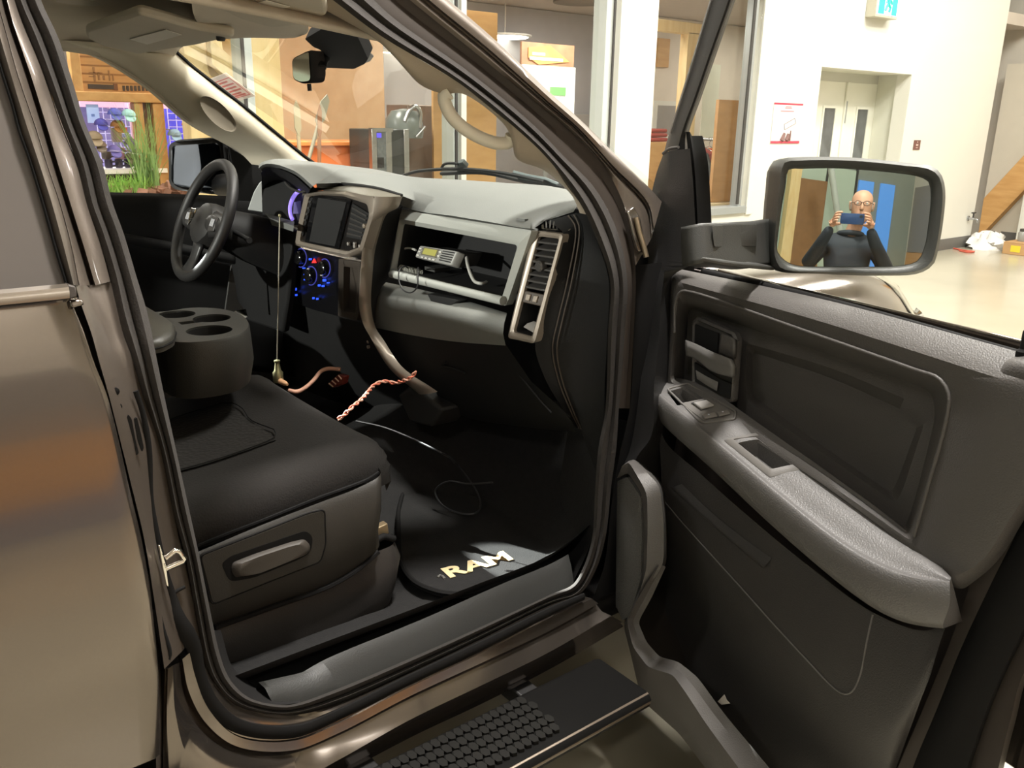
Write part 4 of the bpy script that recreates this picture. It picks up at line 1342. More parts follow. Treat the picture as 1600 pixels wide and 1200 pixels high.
# driver side skin, roof and cab shell: keep the cabin dark as in the photograph
shell = [[VEC((-3.20, y, 0.5)), VEC((-3.27, y, 0.9)), VEC((-3.24, y, 1.24))] for y in (-1.6, -0.6, 0.3, 1.0, 1.5, 2.0, 2.4, 2.7)]
loft('driver_side_skin', shell, M_paint, TR, nu=14, nv=20, thick=0.02)
roofp = [[VEC((-2.97 , y, z - .06)), VEC((-2.85, y, z - 0.012)), VEC((-2.55, y, z + 0.02)), VEC((-2.25, y, z + 0.03)), VEC((-1.95, y, z + 0.02)), VEC((-1.65, y, z - 0.012)), VEC((-1.53, y, z - .06))] for y, z in ((-1.5, 1.86), (-0.8, 1.9), (0.0, 1.92), (0.6, 1.9), (0.98, 1.845))]
loft('roof_panel', roofp, M_paint, TR, nu=24, nv=18)
rl = []
for y, z in ((-1.5, 1.80), (-0.9, 1.835), (0.0, 1.85), (0.5, 1.845), (0.85, 1.84), (0.98, 1.83)):
    rl.append([VEC((-1.585, y, z - .015)), VEC((-1.555, y, z - .02)), VEC((-1.535, y, z + .0)), VEC((-1.52, y, z + .02)), VEC((-1.525, y, z + .045)), VEC((-1.58, y, z + .07))])
loft('roof_rail', rl, M_paint, TR, nu=14, nv=20, smooth=60)
span('cab_rear_panel', (-3.2, -1.55, 0.5), (-1.4, -1.5, 1.30), M_blackpl, TR)
span('rear_pane', (-3.0, -1.53, 1.31), (-1.6, -1.52, 1.84), M_clear, TR)
span('underbody', (-3.05, -1.9, 0.33), (-1.42, 2.68, 0.40), M_blackpl, TR)
span('engine_bay', (-2.95, 1.62, 0.45), (-1.50, 2.68, 1.10), M_blackpl, TR)
span('wheel_arch_liner', (-1.50, 1.75, 0.41), (-1.34, 1.95, 1.12), M_blackpl, TR)
span('cab_floor', (-3.22, -1.55, 0.42), (-1.36, 1.55, 0.47), M_blackpl, TR)
span('fire_wall', (-3.15, 1.55, 0.45), (-1.42, 1.6, 1.33), M_blackpl, TR)
# wheels (front pair and rear pair) so that the body stands on the floor
for wx, wy in ((-1.40, 2.20), (-3.08, 2.20), (-1.40, -1.25), (-3.08, -1.25)):
    wl_ = lathe('wheel', (wx - 0.13, wy, 0.40), (1, 0, 0), [(0.24, 0.0), (0.39, 0.01), (0.40, 0.05), (0.40, 0.21), (0.39, 0.25), (0.25, 0.26)], M_rubber, TR, n=40)
    lathe('wheel_rim', (wx - 0.12, wy, 0.40), (1, 0, 0), [(0.05, 0.02), (0.23, 0.02), (0.235, 0.235), (0.20, 0.22), (0.06, 0.24), (0.04, 0.25)], M_chrome, wl_, n=30)

# running board --------------------------------------------------------------------------
RB = loft('running_board', [[VEC((-1.05, y, 0.395)), VEC((-1.045, y, 0.415)), VEC((-1.055, y, 0.42)), VEC((-1.20, y, 0.42)), VEC((-1.215, y, 0.41)), VEC((-1.215, y, 0.35))] for y in (-1.0, 1.225)], mat('board_black', srgb(16, 15, 14), rough=0.7, spec=0.2, var=0.1, bump=0.3, bscale=400), TR, nu=30, su=False, thick=0.012, smooth=40)
loft('bright_edge', [[VEC((-1.048, y, 0.392)), VEC((-1.040, y, 0.408)), VEC((-1.049, y, 0.424)), VEC((-1.063, y, 0.4225))] for y in (-1.0, 1.225)], mat('edge_strip', srgb(112, 100, 88), rough=0.35, metal=0.5), RB, nu=10)
pads = []
for i in range(40):
    for j in range(5):
        yy = 0.30 + i * 0.018 + (0.009 if j % 2 else 0)
        xx = -1.185 + j * 0.026
        if yy > 1.0:
            continue
        pads.append((prism_v := [VEC((xx + 0.0135 * math.cos(a), yy + 0.0095 * math.sin(a), 0)) for a in [math.pi / 3 * q + .3 for q in range(6)]]))
V_, F_ = [], []
for pd in pads:
    b = len(V_)
    V_ += [q + VEC((0, 0, 0.4265)) for q in pd] + [q + VEC((0, 0, 0.434)) for q in pd]
    F_ += [tuple(b + 6 + q for q in range(6))] + [(b + q, b + (q + 1) % 6, b + 6 + (q + 1) % 6, b + 6 + q) for q in range(6)]
mk('tread_pad', V_, F_, mat('tread_rubber', srgb(24, 23, 21), rough=0.8, spec=0.2, var=0.1), RB, smooth=30)
for a, b in ((0.62, 0.78), (1.02, 1.10)):
    span('board_bracket', (-1.5, a, 0.36), (-1.21, a + 0.05, 0.40), M_blackpl, RB, bevel=0.004)
span('frame_rail', (-1.55, -1.4, 0.38), (-1.47, 2.9, 0.52), M_blackpl, TR)
# ------------------------------------------------------------------ cabin: trims, roof lining, glass
WT0, WT1, WB0, WB1 = VEC((-2.92, 0.93, 1.80)), VEC((-1.50, 0.98, 1.815)), VEC((-3.02, 1.60, 1.40)), VEC((-1.42, 1.66, 1.40))
WTm, WBm = VEC((-2.21, 1.03, 1.815)), VEC((-2.22, 1.76, 1.385))
WN = (WTm - WBm).cross(VEC((1, 0, 0))).normalized()


def AW(px, py, off=0.0):
    """a point on the windscreen plane"""
    n = (WTm - WBm).cross(VEC((1, 0, 0))).normalized()
    return AP(px, py, WTm + n * off, n)


loft('windscreen', [[WT0, WTm, WT1], [(WT0 + WB0) / 2, (WTm + WBm) / 2 + VEC((0, .02, .01)), (WT1 + WB1) / 2], [WB0, WBm, WB1]], M_ws, TR, nu=16, nv=8)
loft('cowl_panel', [[VEC((-3.02, 1.58, 1.36)), VEC((-2.22, 1.74, 1.355)), VEC((-1.42, 1.64, 1.36))], [VEC((-3.0, 1.80, 1.30)), VEC((-2.25, 1.86, 1.29)), VEC((-1.47, 1.80, 1.29))]], M_blackpl, TR, nu=12, thick=0.01)

# roof lining
hl = [[VEC((-2.93, y, z - .05)), VEC((-2.80, y, z)), VEC((-2.25, y, z + .015)), VEC((-1.68, y, z)), VEC((-1.56, y, z - .05))] for y, z in ((-1.45, 1.82), (-0.6, 1.85), (0.1, 1.85), (0.55, 1.83), (0.80, 1.805), (0.93, 1.79))]
HL = loft('roof_lining', hl, M_head, TR, nu=24, nv=20, thick=0.012)
# centre bulge of the header between the visors
loft('header_console', [ps('300,-12 350,0 425,18 482,34', AZ, 1.80), pv('218,22,1.79 330,33 450,45 480,52'.replace('218,22,1.79', '').strip().replace('330,33', '300,12,1.785').replace('450,45', '420,38,1.78').replace('480,52', '480,50,1.775'), AZ)][:1] + [ps('300,12 340,28 420,45 480,52', AZ, 1.785), ps('312,48 371,52 430,58 470,56', AZ, 1.782), ps('306,66 388,59 450,60 480,53', AZ, 1.782)], M_head, HL, nu=16, nv=14, smooth=70)
# sun visors
M_visor = mat('visor_vinyl', srgb(206, 198, 182), rough=0.7, bump=0.15, bscale=500, var=0.02)
M_lab = mat('visor_label', srgb(235, 232, 222), rough=0.5, var=0.02)


def visor(outl, label_px, z, clip=None):
    # outline on a gently sloping plane through the header
    p0 = AZ(250, 60, z)
    n = VEC((0, 0.12, 1)).normalized()
    f = lambda px, py, o=0.0: AP(px, py, VEC((p0.x, 0.72, z)) - n * o, n)
    ol = rnd([f(*[float(q) for q in t.split(',')]) for t in outl.split()], 0.03)
    v = prism('sun_visor', ol, n * 0.02, M_visor, TR, bevel=0.006)
    prism('warning_label', [f(*[float(q) for q in t.split(',')], 0.0015) for t in label_px.split()], n * -0.001, M_lab, v)
    if clip:
        lathe('visor_clip', f(*clip, 0.004), (0, 0, 1), [(0.008, -0.004), (0.010, 0), (0.010, 0.006)], M_blackpl, v, n=12)
    return v


visor('136,60 134,50 218,22 312,48 371,57 306,71 253,79 218,85 160,72', '203,61 259,46 284,54 230,69', 1.762, (345, 61))
visor('318,0 371,29 424,44 468,40 512,24 505,-12 470,-28 360,-30', '372,13 416,0 453,10 409,23', 1.785)
lathe('dome_lamp', AZ(125, 2, 1.84), (0, 0, 1), [(0.03, -0.006), (0.05, -0.003), (0.05, 0.01)], mat('lamp_cover', srgb(190, 184, 170), rough=0.4), HL, n=16)

# far A pillar trim and far door -----------------------------------------------------------
fo = pv('60,62,-2.93 90,68,-2.93 150,86,-2.93 190,107,-2.94 240,141,-2.95 270,167,-2.96 297,190,-2.97 330,210,-2.985 352,221,-2.99 385,241,-3.0 402,258,-3.0', AX)
fi = pv('190,70,-2.86 218,82,-2.86 250,82,-2.86 276,82,-2.86 302,105,-2.87 330,127,-2.87 360,150,-2.88 382,167,-2.88 440,215,-2.9 478,246,-2.91 492,256,-2.91', AX)
fm_ = [(a + b) / 2 + VEC((0.05, -0.02, 0.0)) for a, b in zip(fo, fi)]
FP = cloft('far_pillar_trim', [[p + VEC((-0.06, 0, 0)) for p in fo], fo, [a * .7 + b * .3 + VEC((.03, -.015, 0)) for a, b in zip(fo, fi)], fm_, [a * .25 + b * .75 + VEC((.035, -.012, 0)) for a, b in zip(fo, fi)], fi, [p + VEC((-0.05, 0.02, 0)) for p in fi]], mat('ivory_trim', srgb(214, 205, 184), rough=0.65, bump=0.12, bscale=500, var=0.02), TR, smooth=70)
tube('pillar_gasket', fi[3:], 0.006, M_rubber, FP, nu=50, n=6)
ov = [AX(341 + 30 * math.cos(a) * 0.88 + 14 * math.sin(a) * .75 , 178 + 30 * math.cos(a) * 0.86 - 13 * math.sin(a) * .8, -2.838) for a in [2 * math.pi * i / 28 for i in range(28)]]
rings('handle_recess', [ov, scale_loop(ov, 0.94, VEC((-0.008, 0, 0))), scale_loop(ov, 0.5, VEC((-0.014, 0, 0)))], mat('recess_shade', srgb(112, 104, 90), rough=0.7), FP)  # oval darker than the ivory, the recess shade put into its colour
tube('rail_bead', fo[:7], 0.005, M_head, FP, nu=30, n=6)

M_ddoor = mat('dark_door_trim', srgb(17, 17, 17), rough=0.8, spec=0.2, var=0.1)
DD = loft('driver_door', [ps('150,302 210,303 280,305 360,308 420,310', AX, -3.07), ps('150,309 210,310 280,312 360,315 420,318', AX, -3.05), ps('150,345 210,346 280,348 360,352 420,356', AX, -3.03), ps('150,420 240,420 320,430 400,440 470,450', AX, -3.04), ps('170,560 240,560 320,570 400,580 470,590', AX, -3.05)], M_ddoor, TR, nu=20, nv=24, thick=0.01)
tube('armrest_line', ps('190,372 260,385 330,398 400,412', AX, -3.0), 0.018, M_ddoor, DD, nu=12)
prism('mirror_corner_panel', ps('358,230 392,250 410,262 408,320 372,318', AX, -3.05), VEC((-0.02, 0, 0)), M_ddoor, DD, bevel=0.003)
for a, b in ((351, 361), (358, 371)):
    tube('window_channel', ps('%d,222 %d,318' % (a, b), AX, -3.065), 0.008, M_rubber, DD)
# driver mirror
mo = rnd(ps('263,222 348,216 356,300 330,303 272,296 264,286', AX, -3.38), 0.03)
hb_ = VEC((-0.02, 0.10, 0))
LM = rings('driver_mirror', [scale_loop(mo, 1.0), scale_loop(mo, 1.06, VEC((0, 0.02, 0))), scale_loop(mo, 1.02, hb_), scale_loop(mo, 0.7, hb_ * 1.6)], mat('mirror_shell', srgb(64, 66, 66), rough=0.4, bump=0.15, bscale=400), TR)
mi = scale_loop(rnd(ps('269,228 342,223 350,296 330,298 276,290 269,282', AX, -3.38), 0.02), 1.0, VEC((0, -0.004, 0)))
prism('mirror_glass', mi, VEC((0, 0.004, 0)), mat('reflection_grey', srgb(128, 136, 144), rough=0.2), LM)  # opaque blue-grey stands in for the mirror's reflection
tube('mirror_arm', [AX(348, 290, -3.36), AX(372, 290, -3.2)], 0.045, M_blackpl, LM, n=10)

# near A pillar trim with its grab handle -----------------------------------------------------
to = gL[32:]
to = [(921, 336), (905, 315), (887, 292), (860, 253), (812, 206), (770, 172), (719, 131), (660, 95), (595, 56), (557, 28), (520, 0), (440, -60)]
ti = [(906, 333), (895, 308), (880, 291), (850, 266), (806, 246), (798, 208), (727, 148), (690, 146), (655, 131), (622, 95), (590, 64), (480, 0)]
PT = cloft('near_pillar_trim', [ASl(to, -0.03), ASl(to, -0.012), ASl(blend(to, ti, .5), -0.035), ASl(ti, -0.07), [p + VEC((-0.03, 0.04, 0.01)) for p in ASl(ti, -0.07)]], M_beige, TR, mm=8, smooth=70)
hp = [AS(x, y, o) for x, y, o in ((702, 143, -.065), (694, 150, -.075), (702, 176, -.085), (722, 198, -.09), (755, 217, -.09), (780, 224, -.085), (797, 221, -.075), (801, 212, -.065))]
tube('grab_handle', hp, [0.016] * 2 + [0.0135] * 26 + [0.016] * 2, mat('handle_ivory', srgb(240, 233, 214), rough=0.55, var=0.02), PT, nu=30, n=12)

# rear view mirror, sensor cover and sticker -------------------------------------------------
mc_ = AX(480, 105, -2.22)
mo = rnd([mc_ + q for q in [AP(*[float(v) for v in t.split(',')], mc_, VEC((0.62, -0.78, 0.0)).normalized()) - mc_ for t in '456,92 478,81 484,79 487,128 470,130 458,124'.split()]], 0.012)
nrm = VEC((0.62, -0.78, 0.0)).normalized()
bk = VEC((0.026, 0.030, 0.0))
RM = rings('rear_view_mirror', [scale_loop(mo, 1.0), scale_loop(mo, 1.05, bk * 0.15), scale_loop(mo, 1.0, bk * 0.9), scale_loop(mo, 0.6, bk * 1.2)], mat('mirror_black', srgb(40, 38, 40), rough=0.35), TR)
prism('mirror_glass', scale_loop(mo, 0.92, nrm * 0.003), nrm * -0.002, mat('interior_mirror', srgb(215, 215, 205), rough=0.05, metal=1.0), RM)
tube('toggle', [AP(483, 131, mc_, nrm), AP(484, 142, mc_, nrm)], 0.006, M_blackpl, RM)
tube('mirror_stem', [mc_ + bk, AW(505, 95, -0.03), AW(512, 88, 0.0)], 0.012, M_blackpl, RM, nu=8)
so = rnd(ps('476,61 500,47 520,29 537,31 560,60 575,92 570,100 553,108 509,106 501,78 490,74', AW, -0.012), 0.008)
SN = prism('sensor_cover', so, WN * 0.03, mat('sensor_plastic', srgb(24, 23, 27), rough=0.85, var=0.05), TR, bevel=0.004)
so2 = rnd(ps('545,62 553,60 584,88 578,96 566,100', AW, 0.012), 0.004)
prism('frit_patch', so2, WN * 0.002, mat('frit_grey', srgb(120, 106, 98), rough=0.6), SN)
stk = ps('327,124 353,114 399,150 371,158', AW, -0.004)
ST = prism('sticker', stk, WN * 0.0015, mat('sticker_paper', srgb(240, 226, 214), rough=0.6, emit=srgb(240, 222, 206), estr=0.35), None)  # glow stands in for light coming through the sticker
tag(ST, 'red and white sticker on the windscreen by the far pillar', 'sticker')
sr = VEC(stk[1]) - VEC(stk[0])
sd_ = VEC(stk[3]) - VEC(stk[0])
sdn = -WN * 0.0012


def stp(u, v):
    return VEC(stk[0]) + sr * u + sd_ * v + sdn


M_sred = mat('sticker_red', srgb(216, 130, 120), rough=0.6, emit=srgb(216, 120, 110), estr=0.3)  # print glows as well, backlight put into its colour
merge('red_print', [([stp(.08, a), stp(.92, a), stp(.92, b), stp(.08, b)], [(0, 1, 2, 3)]) for a, b in ((.14, .17), (.86, .89))] + [([stp(a, .14), stp(b, .14), stp(b, .89), stp(a, .89)], [(0, 1, 2, 3)]) for a, b in ((.06, .1), (.9, .94))] +
      [([stp(.16, a), stp(.16 + w, a), stp(.16 + w, a + .06), stp(.16, a + .06)], [(0, 1, 2, 3)]) for a, w in ((.22, .5), (.34, .66), (.46, .6), (.58, .68), (.70, .5), (.78, .62))], M_sred, ST)
# wipers
M_wip = mat('wiper_black', srgb(44, 46, 46), rough=0.6)
WPR = tube('wiper', ps('620,278 650,268 680,265 720,264 760,267 800,273 850,284', AW, 0.02), 0.006, M_wip, TR, nu=30, n=6)
tube('wiper_arm', ps('690,271 760,270 820,283 880,292', AW, 0.03), 0.008, M_wip, WPR, nu=16, n=6)
prism('wiper_pivot', ps('714,256 722,254 730,262 726,269 714,268', AW, 0.03), WN * 0.015, mat('wiper_grey', srgb(110, 120, 120), rough=0.5), WPR, bevel=0.002)
tube('wiper_hook', ps('690,262 695,256 706,255 716,256', AW, 0.03), 0.005, M_wip, WPR, nu=8, n=6)
prism('washer_bracket', ps('800,270 822,276 850,281 872,290 846,290 815,285', AW, 0.03), WN * 0.01, mat('wiper_grey', srgb(110, 120, 120), rough=0.5), WPR, bevel=0.002)
# ------------------------------------------------------------------ dashboard
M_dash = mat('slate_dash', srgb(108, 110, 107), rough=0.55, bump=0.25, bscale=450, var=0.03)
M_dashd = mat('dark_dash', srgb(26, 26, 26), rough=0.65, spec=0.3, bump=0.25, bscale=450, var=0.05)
M_silver = mat('satin_bezel', srgb(146, 136, 124), rough=0.4, metal=0.35, var=0.03)
M_gloss = mat('piano_black', srgb(18, 18, 19), rough=0.12, spec=0.6, coat=0.6)
M_bin = mat('bin_black', srgb(24, 24, 24), rough=0.6, var=0.1)
M_lblue = mat('button_blue', srgb(40, 70, 210), rough=0.3, emit=srgb(50, 90, 255), estr=1.1)
M_lring = mat('ring_blue', srgb(60, 60, 150), rough=0.3, emit=srgb(86, 90, 200), estr=0.25)
M_lred = mat('button_red', srgb(220, 50, 50), rough=0.3, emit=srgb(235, 50, 50), estr=1.2)
M_lwht = mat('button_white', srgb(190, 190, 190), rough=0.3, emit=srgb(200, 205, 230), estr=0.06)


def apply_cut(o, cutters):
    for c in cutters:
        md = o.modifiers.new('cut', 'BOOLEAN')
        md.operation = 'DIFFERENCE'
        md.solver = 'EXACT'
        md.object = c
    bpy.context.view_layer.update()
    dg = bpy.context.evaluated_depsgraph_get()
    dg.update()
    me = bpy.data.meshes.new_from_object(o.evaluated_get(dg))
    old = o.data
    o.modifiers.clear()
    o.data = me
    bpy.data.meshes.remove(old)
    for c in cutters:
        m_ = c.data
        bpy.data.objects.remove(c)
        bpy.data.meshes.remove(m_)
    me.polygons.foreach_set('use_smooth', [True] * len(me.polygons))
    me.set_sharp_from_angle(angle=math.radians(35))
    return o


# passenger pad
crest = pv('530,264,1.20 560,271,1.24 595,272,1.27 645,277,1.32 705,280,1.36 775,285,1.39 845,291,1.41 906,314,1.41', AY)
mid = pv('512,276,1.13 548,279,1.19 600,288,1.24 652,299,1.29 710,307,1.30 770,315,1.31 834,325,1.32 896,331,1.35', AY)
low = pv('494,287,1.08 540,286,1.165 598,295,1.20 650,314,1.255 711,328,1.268 760,336,1.268 829,347,1.268 850,346,1.30', AY)
trim = pv('495,292,1.10 540,290,1.175 596,299,1.205 632,323,1.245 712,338,1.25 760,346,1.25 828,357,1.25 836,356,1.27', AY)
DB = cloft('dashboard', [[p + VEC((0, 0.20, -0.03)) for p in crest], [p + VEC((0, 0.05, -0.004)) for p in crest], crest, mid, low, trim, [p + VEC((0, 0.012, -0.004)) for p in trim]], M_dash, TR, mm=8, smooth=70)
# face with the open shelf
fo_ = [AY(626, 328, 1.252), AY(831, 360, 1.252), AY(791, 478, 1.262), AY(607, 433, 1.245)]
fi_ = [AY(629, 349, 1.25), AY(809, 383, 1.25), AY(785, 464, 1.26), AY(617, 422, 1.246)]
o_ = rnd(fo_, 0.008)
i_ = rnd(fi_, 0.012)
sh = [p + VEC((0, 0.006, 0)) for p in i_]
mid_ = [(a * 0.35 + b * .65) + VEC((0, -0.008, 0)) for a, b in zip(o_, i_)]
M_face = mat('lit_slate', srgb(158, 160, 154), rough=0.55, bump=0.25, bscale=450, var=0.02)  # lighter copy of the dash slate, light on the face put into the colour
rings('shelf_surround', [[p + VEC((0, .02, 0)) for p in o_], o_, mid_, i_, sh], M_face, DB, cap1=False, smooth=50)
rings('open_shelf', [sh, [p + VEC((0, 0.16, 0.0)) for p in sh]], M_bin, DB, cap1=True, smooth=30)
tube('shelf_lip', pv('612,428,1.236 650,437,1.240 720,454,1.244 786,470,1.248', AY), 0.011, M_face, DB, n=12, nu=20)
# lower pad and glove box
L0 = pv('603,441,1.275 660,453,1.275 725,469,1.275 792,489,1.275', AY)
L1 = pv('597,447,1.240 656,461,1.238 722,477,1.238 791,494,1.238', AY)
L2 = pv('590,460,1.222 652,478,1.22 720,491,1.22 788,504,1.22', AY)
L3 = pv('583,485,1.222 647,500,1.222 715,512,1.222 786,521,1.222', AY)
L4 = pv('586,512,1.245 645,524,1.245 712,534,1.245 790,540,1.245', AY)
L5 = pv('625,572,1.262 680,580,1.262 740,590,1.262 830,596,1.262', AY)
L6 = pv('681,610,1.28 730,628,1.29 790,640,1.30 890,650,1.30', AY)
L7 = pv('690,640,1.34 740,655,1.36 800,665,1.38 900,675,1.38', AY)
cloft('lower_pad', [L0, L1, L2, L3, L4], mat('lower_slate', srgb(124, 125, 121), rough=0.55, bump=0.25, bscale=450, var=0.04), DB, mm=8, smooth=70)  # pad slate lightened too, the light on it put into the colour
cloft('glove_box', [[p + VEC((0, .003, 0)) for p in L4], L5, L6, L7], M_dashd, DB, mm=8, smooth=70)
prism('latch_recess', ps('667,459 673,471 696,478 704,477 717,469', AY, 1.232), VEC((0, 0.03, 0)), M_bin, DB, bevel=0.002)
tube('glove_box_latch', ps('697,566 690,572 710,577 726,583', AY, 1.255), 0.004, M_dashd, DB, n=6)
tube('glove_box_seam', ps('792,560 815,590 846,628 862,645', AY, 1.262), 0.0025, M_bin, DB, n=6)
for p in ((575, 534), (575, 542)):
    lathe('panel_screw', AY(*p, 1.19), (0, -1, 0), [(0.005, -0.004), (0.005, 0.002), (0.002, 0.003)], M_silver, DB, n=10)

# outer vent column
vo = [AY(833, 360, 1.275), AY(880, 366, 1.288), AY(835, 537, 1.232), AY(793, 528, 1.222)]
vi = [AY(841, 369, 1.277), AY(874, 373, 1.287), AY(831, 527, 1.235), AY(802, 519, 1.226)]
vo_, vi_ = rnd(vo, 0.010), rnd(vi, 0.008)
rings('vent_bezel', [[p + VEC((0, .02, 0)) for p in vo_], vo_, [(a + b) / 2 + VEC((0, -.004, 0)) for a, b in zip(vo_, vi_)], vi_, [p + VEC((0, 0.008, 0)) for p in vi_]], M_silver, DB, cap1=False, smooth=50)
rings('vent_well', [[p + VEC((0, 0.008, 0)) for p in vi_], [p + VEC((0, 0.06, 0)) for p in vi_]], M_bin, DB, cap1=True, smooth=30)


def quad_at(q, u, v):
    a = q[0] * (1 - u) + q[1] * u
    b = q[3] * (1 - u) + q[2] * u
    return a * (1 - v) + b * v


def plate(name, q, u0, u1, v0, v1, th, m, parent, off=0.0, bevel=0.0, label=None):
    n = (q[1] - q[0]).cross(q[3] - q[0]).normalized()
    if n.dot(CP - q[0]) < 0:
        n = -n
    return prism(name, [quad_at(q, u, v) + n * off for u, v in ((u0, v0), (u1, v0), (u1, v1), (u0, v1))], -n * th, m, parent, bevel=bevel, label=label)


M_slat = mat('vent_slat', srgb(64, 62, 60), rough=0.3, coat=0.3)
for k in range(8):
    v = 0.05 + k * 0.066
    a, b = quad_at(vi, 0.02, v), quad_at(vi, 0.98, v)
    prism('vent_slat', [a, b, b + VEC((0, 0.045, 0.012)), a + VEC((0, 0.045, 0.012))], VEC((0, 0, -0.0045)), M_slat, DB, bevel=0.001)
lathe('vent_knob', quad_at(vi, 0.5, 0.29) + VEC((0, -0.002, 0)), (0, -1, 0), [(0.012, -0.01), (0.013, 0.004), (0.010, 0.008)], M_slat, DB, n=14)
plate('switch_panel', vi, 0.02, 0.98, 0.56, 0.68, 0.02, mat('switch_grey', srgb(72, 64, 56), rough=0.4), DB, off=-0.002, bevel=0.002)
for u in (0.18, 0.55):
    plate('thumb_wheel', vi, u, u + .22, 0.585, 0.655, 0.012, M_silver, DB, off=0.003, bevel=0.002)
nt = prism('folded_note', [quad_at(vi, .12, .95) + VEC((0, .02, 0)), quad_at(vi, .9, .99) + VEC((0, .02, 0)), quad_at(vi, .9, .93) + VEC((0, .03, 0)), quad_at(vi, .1, .92) + VEC((0, .03, 0))], VEC((0, 0.02, 0.003)), mat('note_paper', srgb(150, 146, 140), rough=0.6), None)
tag(nt, 'folded pale paper in the pocket under the side vent', 'paper')
# side window vent on top
sv = [AY(849, 346, 1.30), AY(893, 341, 1.34), AY(887, 359, 1.31), AY(850, 357, 1.285)]
rings('side_window_vent', [rnd(scale_loop(sv, 1.18), .004), rnd(sv, .004), rnd([p + VEC((0, 0.015, -0.012)) for p in sv], .004)], M_gloss, DB, cap1=True)
for k in range(6):
    u = 0.1 + k * 0.15
    a, b = quad_at(sv, u, 0.02), quad_at(sv, u, 0.95)
    tube('vent_rib', [a, b], 0.0022, M_slat, DB, n=6)
prism('airbag_mark', ps('807,341 820,342 820,346 807,345', AY, 1.262), VEC((0, 0.01, 0)), mat('emboss', srgb(104, 106, 103), rough=0.6), DB)
# end cap and kick panel
e0 = pv('850,346,1.305 880,366,1.295 862,440,1.268 846,500,1.248 836,540,1.238 852,592,1.262 880,640,1.29 900,668,1.32', AY)
e1 = pv('900,333,-1.455 905,350,-1.45 896,430,-1.45 880,500,-1.455 872,545,-1.46 880,595,-1.45 897,645,-1.44 906,668,-1.44', AX)
e2 = pv('921,336,-1.39 933,375,-1.385 951,437,-1.38 949,520,-1.375 945,600,-1.37 944,645,-1.37 938,690,-1.37 932,740,-1.365', AX)
e3 = pv('923,338,-1.37 936,376,-1.365 956,437,-1.36 954,520,-1.355 950,600,-1.35 948,645,-1.35 940,700,-1.35 930,850,-1.34', AX)
cloft('dash_end_cap', [e0, e1, e2], M_dashd, DB, mm=8, smooth=50)
for dx in (0.0, 0.006):
    tube('end_cap_seam', [p + VEC((0.004 + dx, -0.003, 0)) for p in [(a * (0.25 - dx * 20) + b * (.75 + dx * 20)) for a, b in zip(e0, e1)]], 0.002, mat('seam_brown', srgb(64, 56, 48), rough=0.5), DB, nu=40, n=6)
kick = [pv('921,336,-1.40 951,437,-1.39 948,520,-1.385 944,640,-1.38 934,720,-1.375 929,800,-1.37 922,850,-1.37 893,915,-1.38', AX), pv('890,420,-1.6 890,470,-1.6 890,540,-1.6 890,640,-1.6 880,720,-1.6 870,780,-1.6 860,820,-1.6 850,850,-1.58', AX)]
cloft('kick_panel', kick, M_carpet, TR, mm=6)

# centre stack ----------------------------------------------------------------------
YS = 1.12


def CS(px, py, o=0.0):
    """centre stack face: leans forward slightly towards the bottom"""
    return AY(px, py, YS + o + max(0.0, (py - 400)) * 0.0003)


bo = [CS(476, 303), CS(500, 298), CS(540, 299), CS(585, 307), CS(584, 335), CS(566, 392), CS(545, 402), CS(505, 394), CS(460, 383), CS(468, 340)]
bi = [CS(483, 307), CS(502, 305), CS(538, 307), CS(574, 319), CS(577, 337), CS(562, 386), CS(543, 393), CS(508, 386), CS(468, 377), CS(475, 341)]
bo_, bi_ = rnd(bo, 0.012, 4), rnd(bi, 0.012, 4)
CB = rings('screen_bezel', [[p + VEC((0, .03, 0)) for p in bo_], bo_, [(a + b) / 2 + VEC((0, -.006, 0)) for a, b in zip(bo_, bi_)], bi_, [p + VEC((0, 0.010, 0)) for p in bi_]], M_silver, DB, cap1=False, smooth=50)
prism('screen_surround', [p + VEC((0, 0.010, 0)) for p in bi_], VEC((0, 0.02, 0)), mat('surround_black', srgb(30, 28, 27), rough=0.3), DB)
prism('screen_frame', rnd([CS(490, 304, .004), CS(548, 313, .004), CS(528, 392, .004), CS(476, 380, .004)], .004), VEC((0, 0.01, 0)), M_gloss, DB, bevel=0.002)
prism('touch_screen', [CS(497, 309, .002), CS(541, 316, .002), CS(523, 385, .002), CS(483, 377, .002)], VEC((0, 0.004, 0)), mat('screen_off', srgb(46, 46, 46), rough=0.45, spec=0.3), DB)
rv = [CS(551, 318, .004), CS(577, 334, .004), CS(566, 375, .004), CS(541, 370, .004)]
prism('centre_vent', rv, VEC((0, 0.006, 0)), M_bin, DB)
for k in range(6):
    plate('centre_vent_slat', rv, 0.05, 0.95, 0.08 + k * 0.155, 0.14 + k * 0.155, 0.008, M_slat, DB, off=0.003)
lathe('centre_vent_knob', CS(570, 353, -.004), (0, -1, 0), [(0.006, -.004), (0.006, 0.004), (.004, .006)], M_silver, DB, n=10)
lv = [CS(483, 308, .004), CS(489, 309, .004), CS(473, 369, .004), CS(465, 367, .004)]
prism('left_vent', lv, VEC((0, 0.006, 0)), M_bin, DB)
for k in range(6):
    plate('left_vent_slat', lv, 0.05, 0.95, 0.08 + k * 0.155, 0.14 + k * 0.155, 0.008, M_slat, DB, off=0.003)
for p in ((544, 381), (554, 381), (554, 385), (562, 385)):
    lathe('small_button', CS(*p, .001), (0, -1, 0), [(0.005, -.004), (0.005, 0.002), (.003, .003)], mat('dim_white', srgb(150, 146, 140), rough=0.4), DB, n=10)
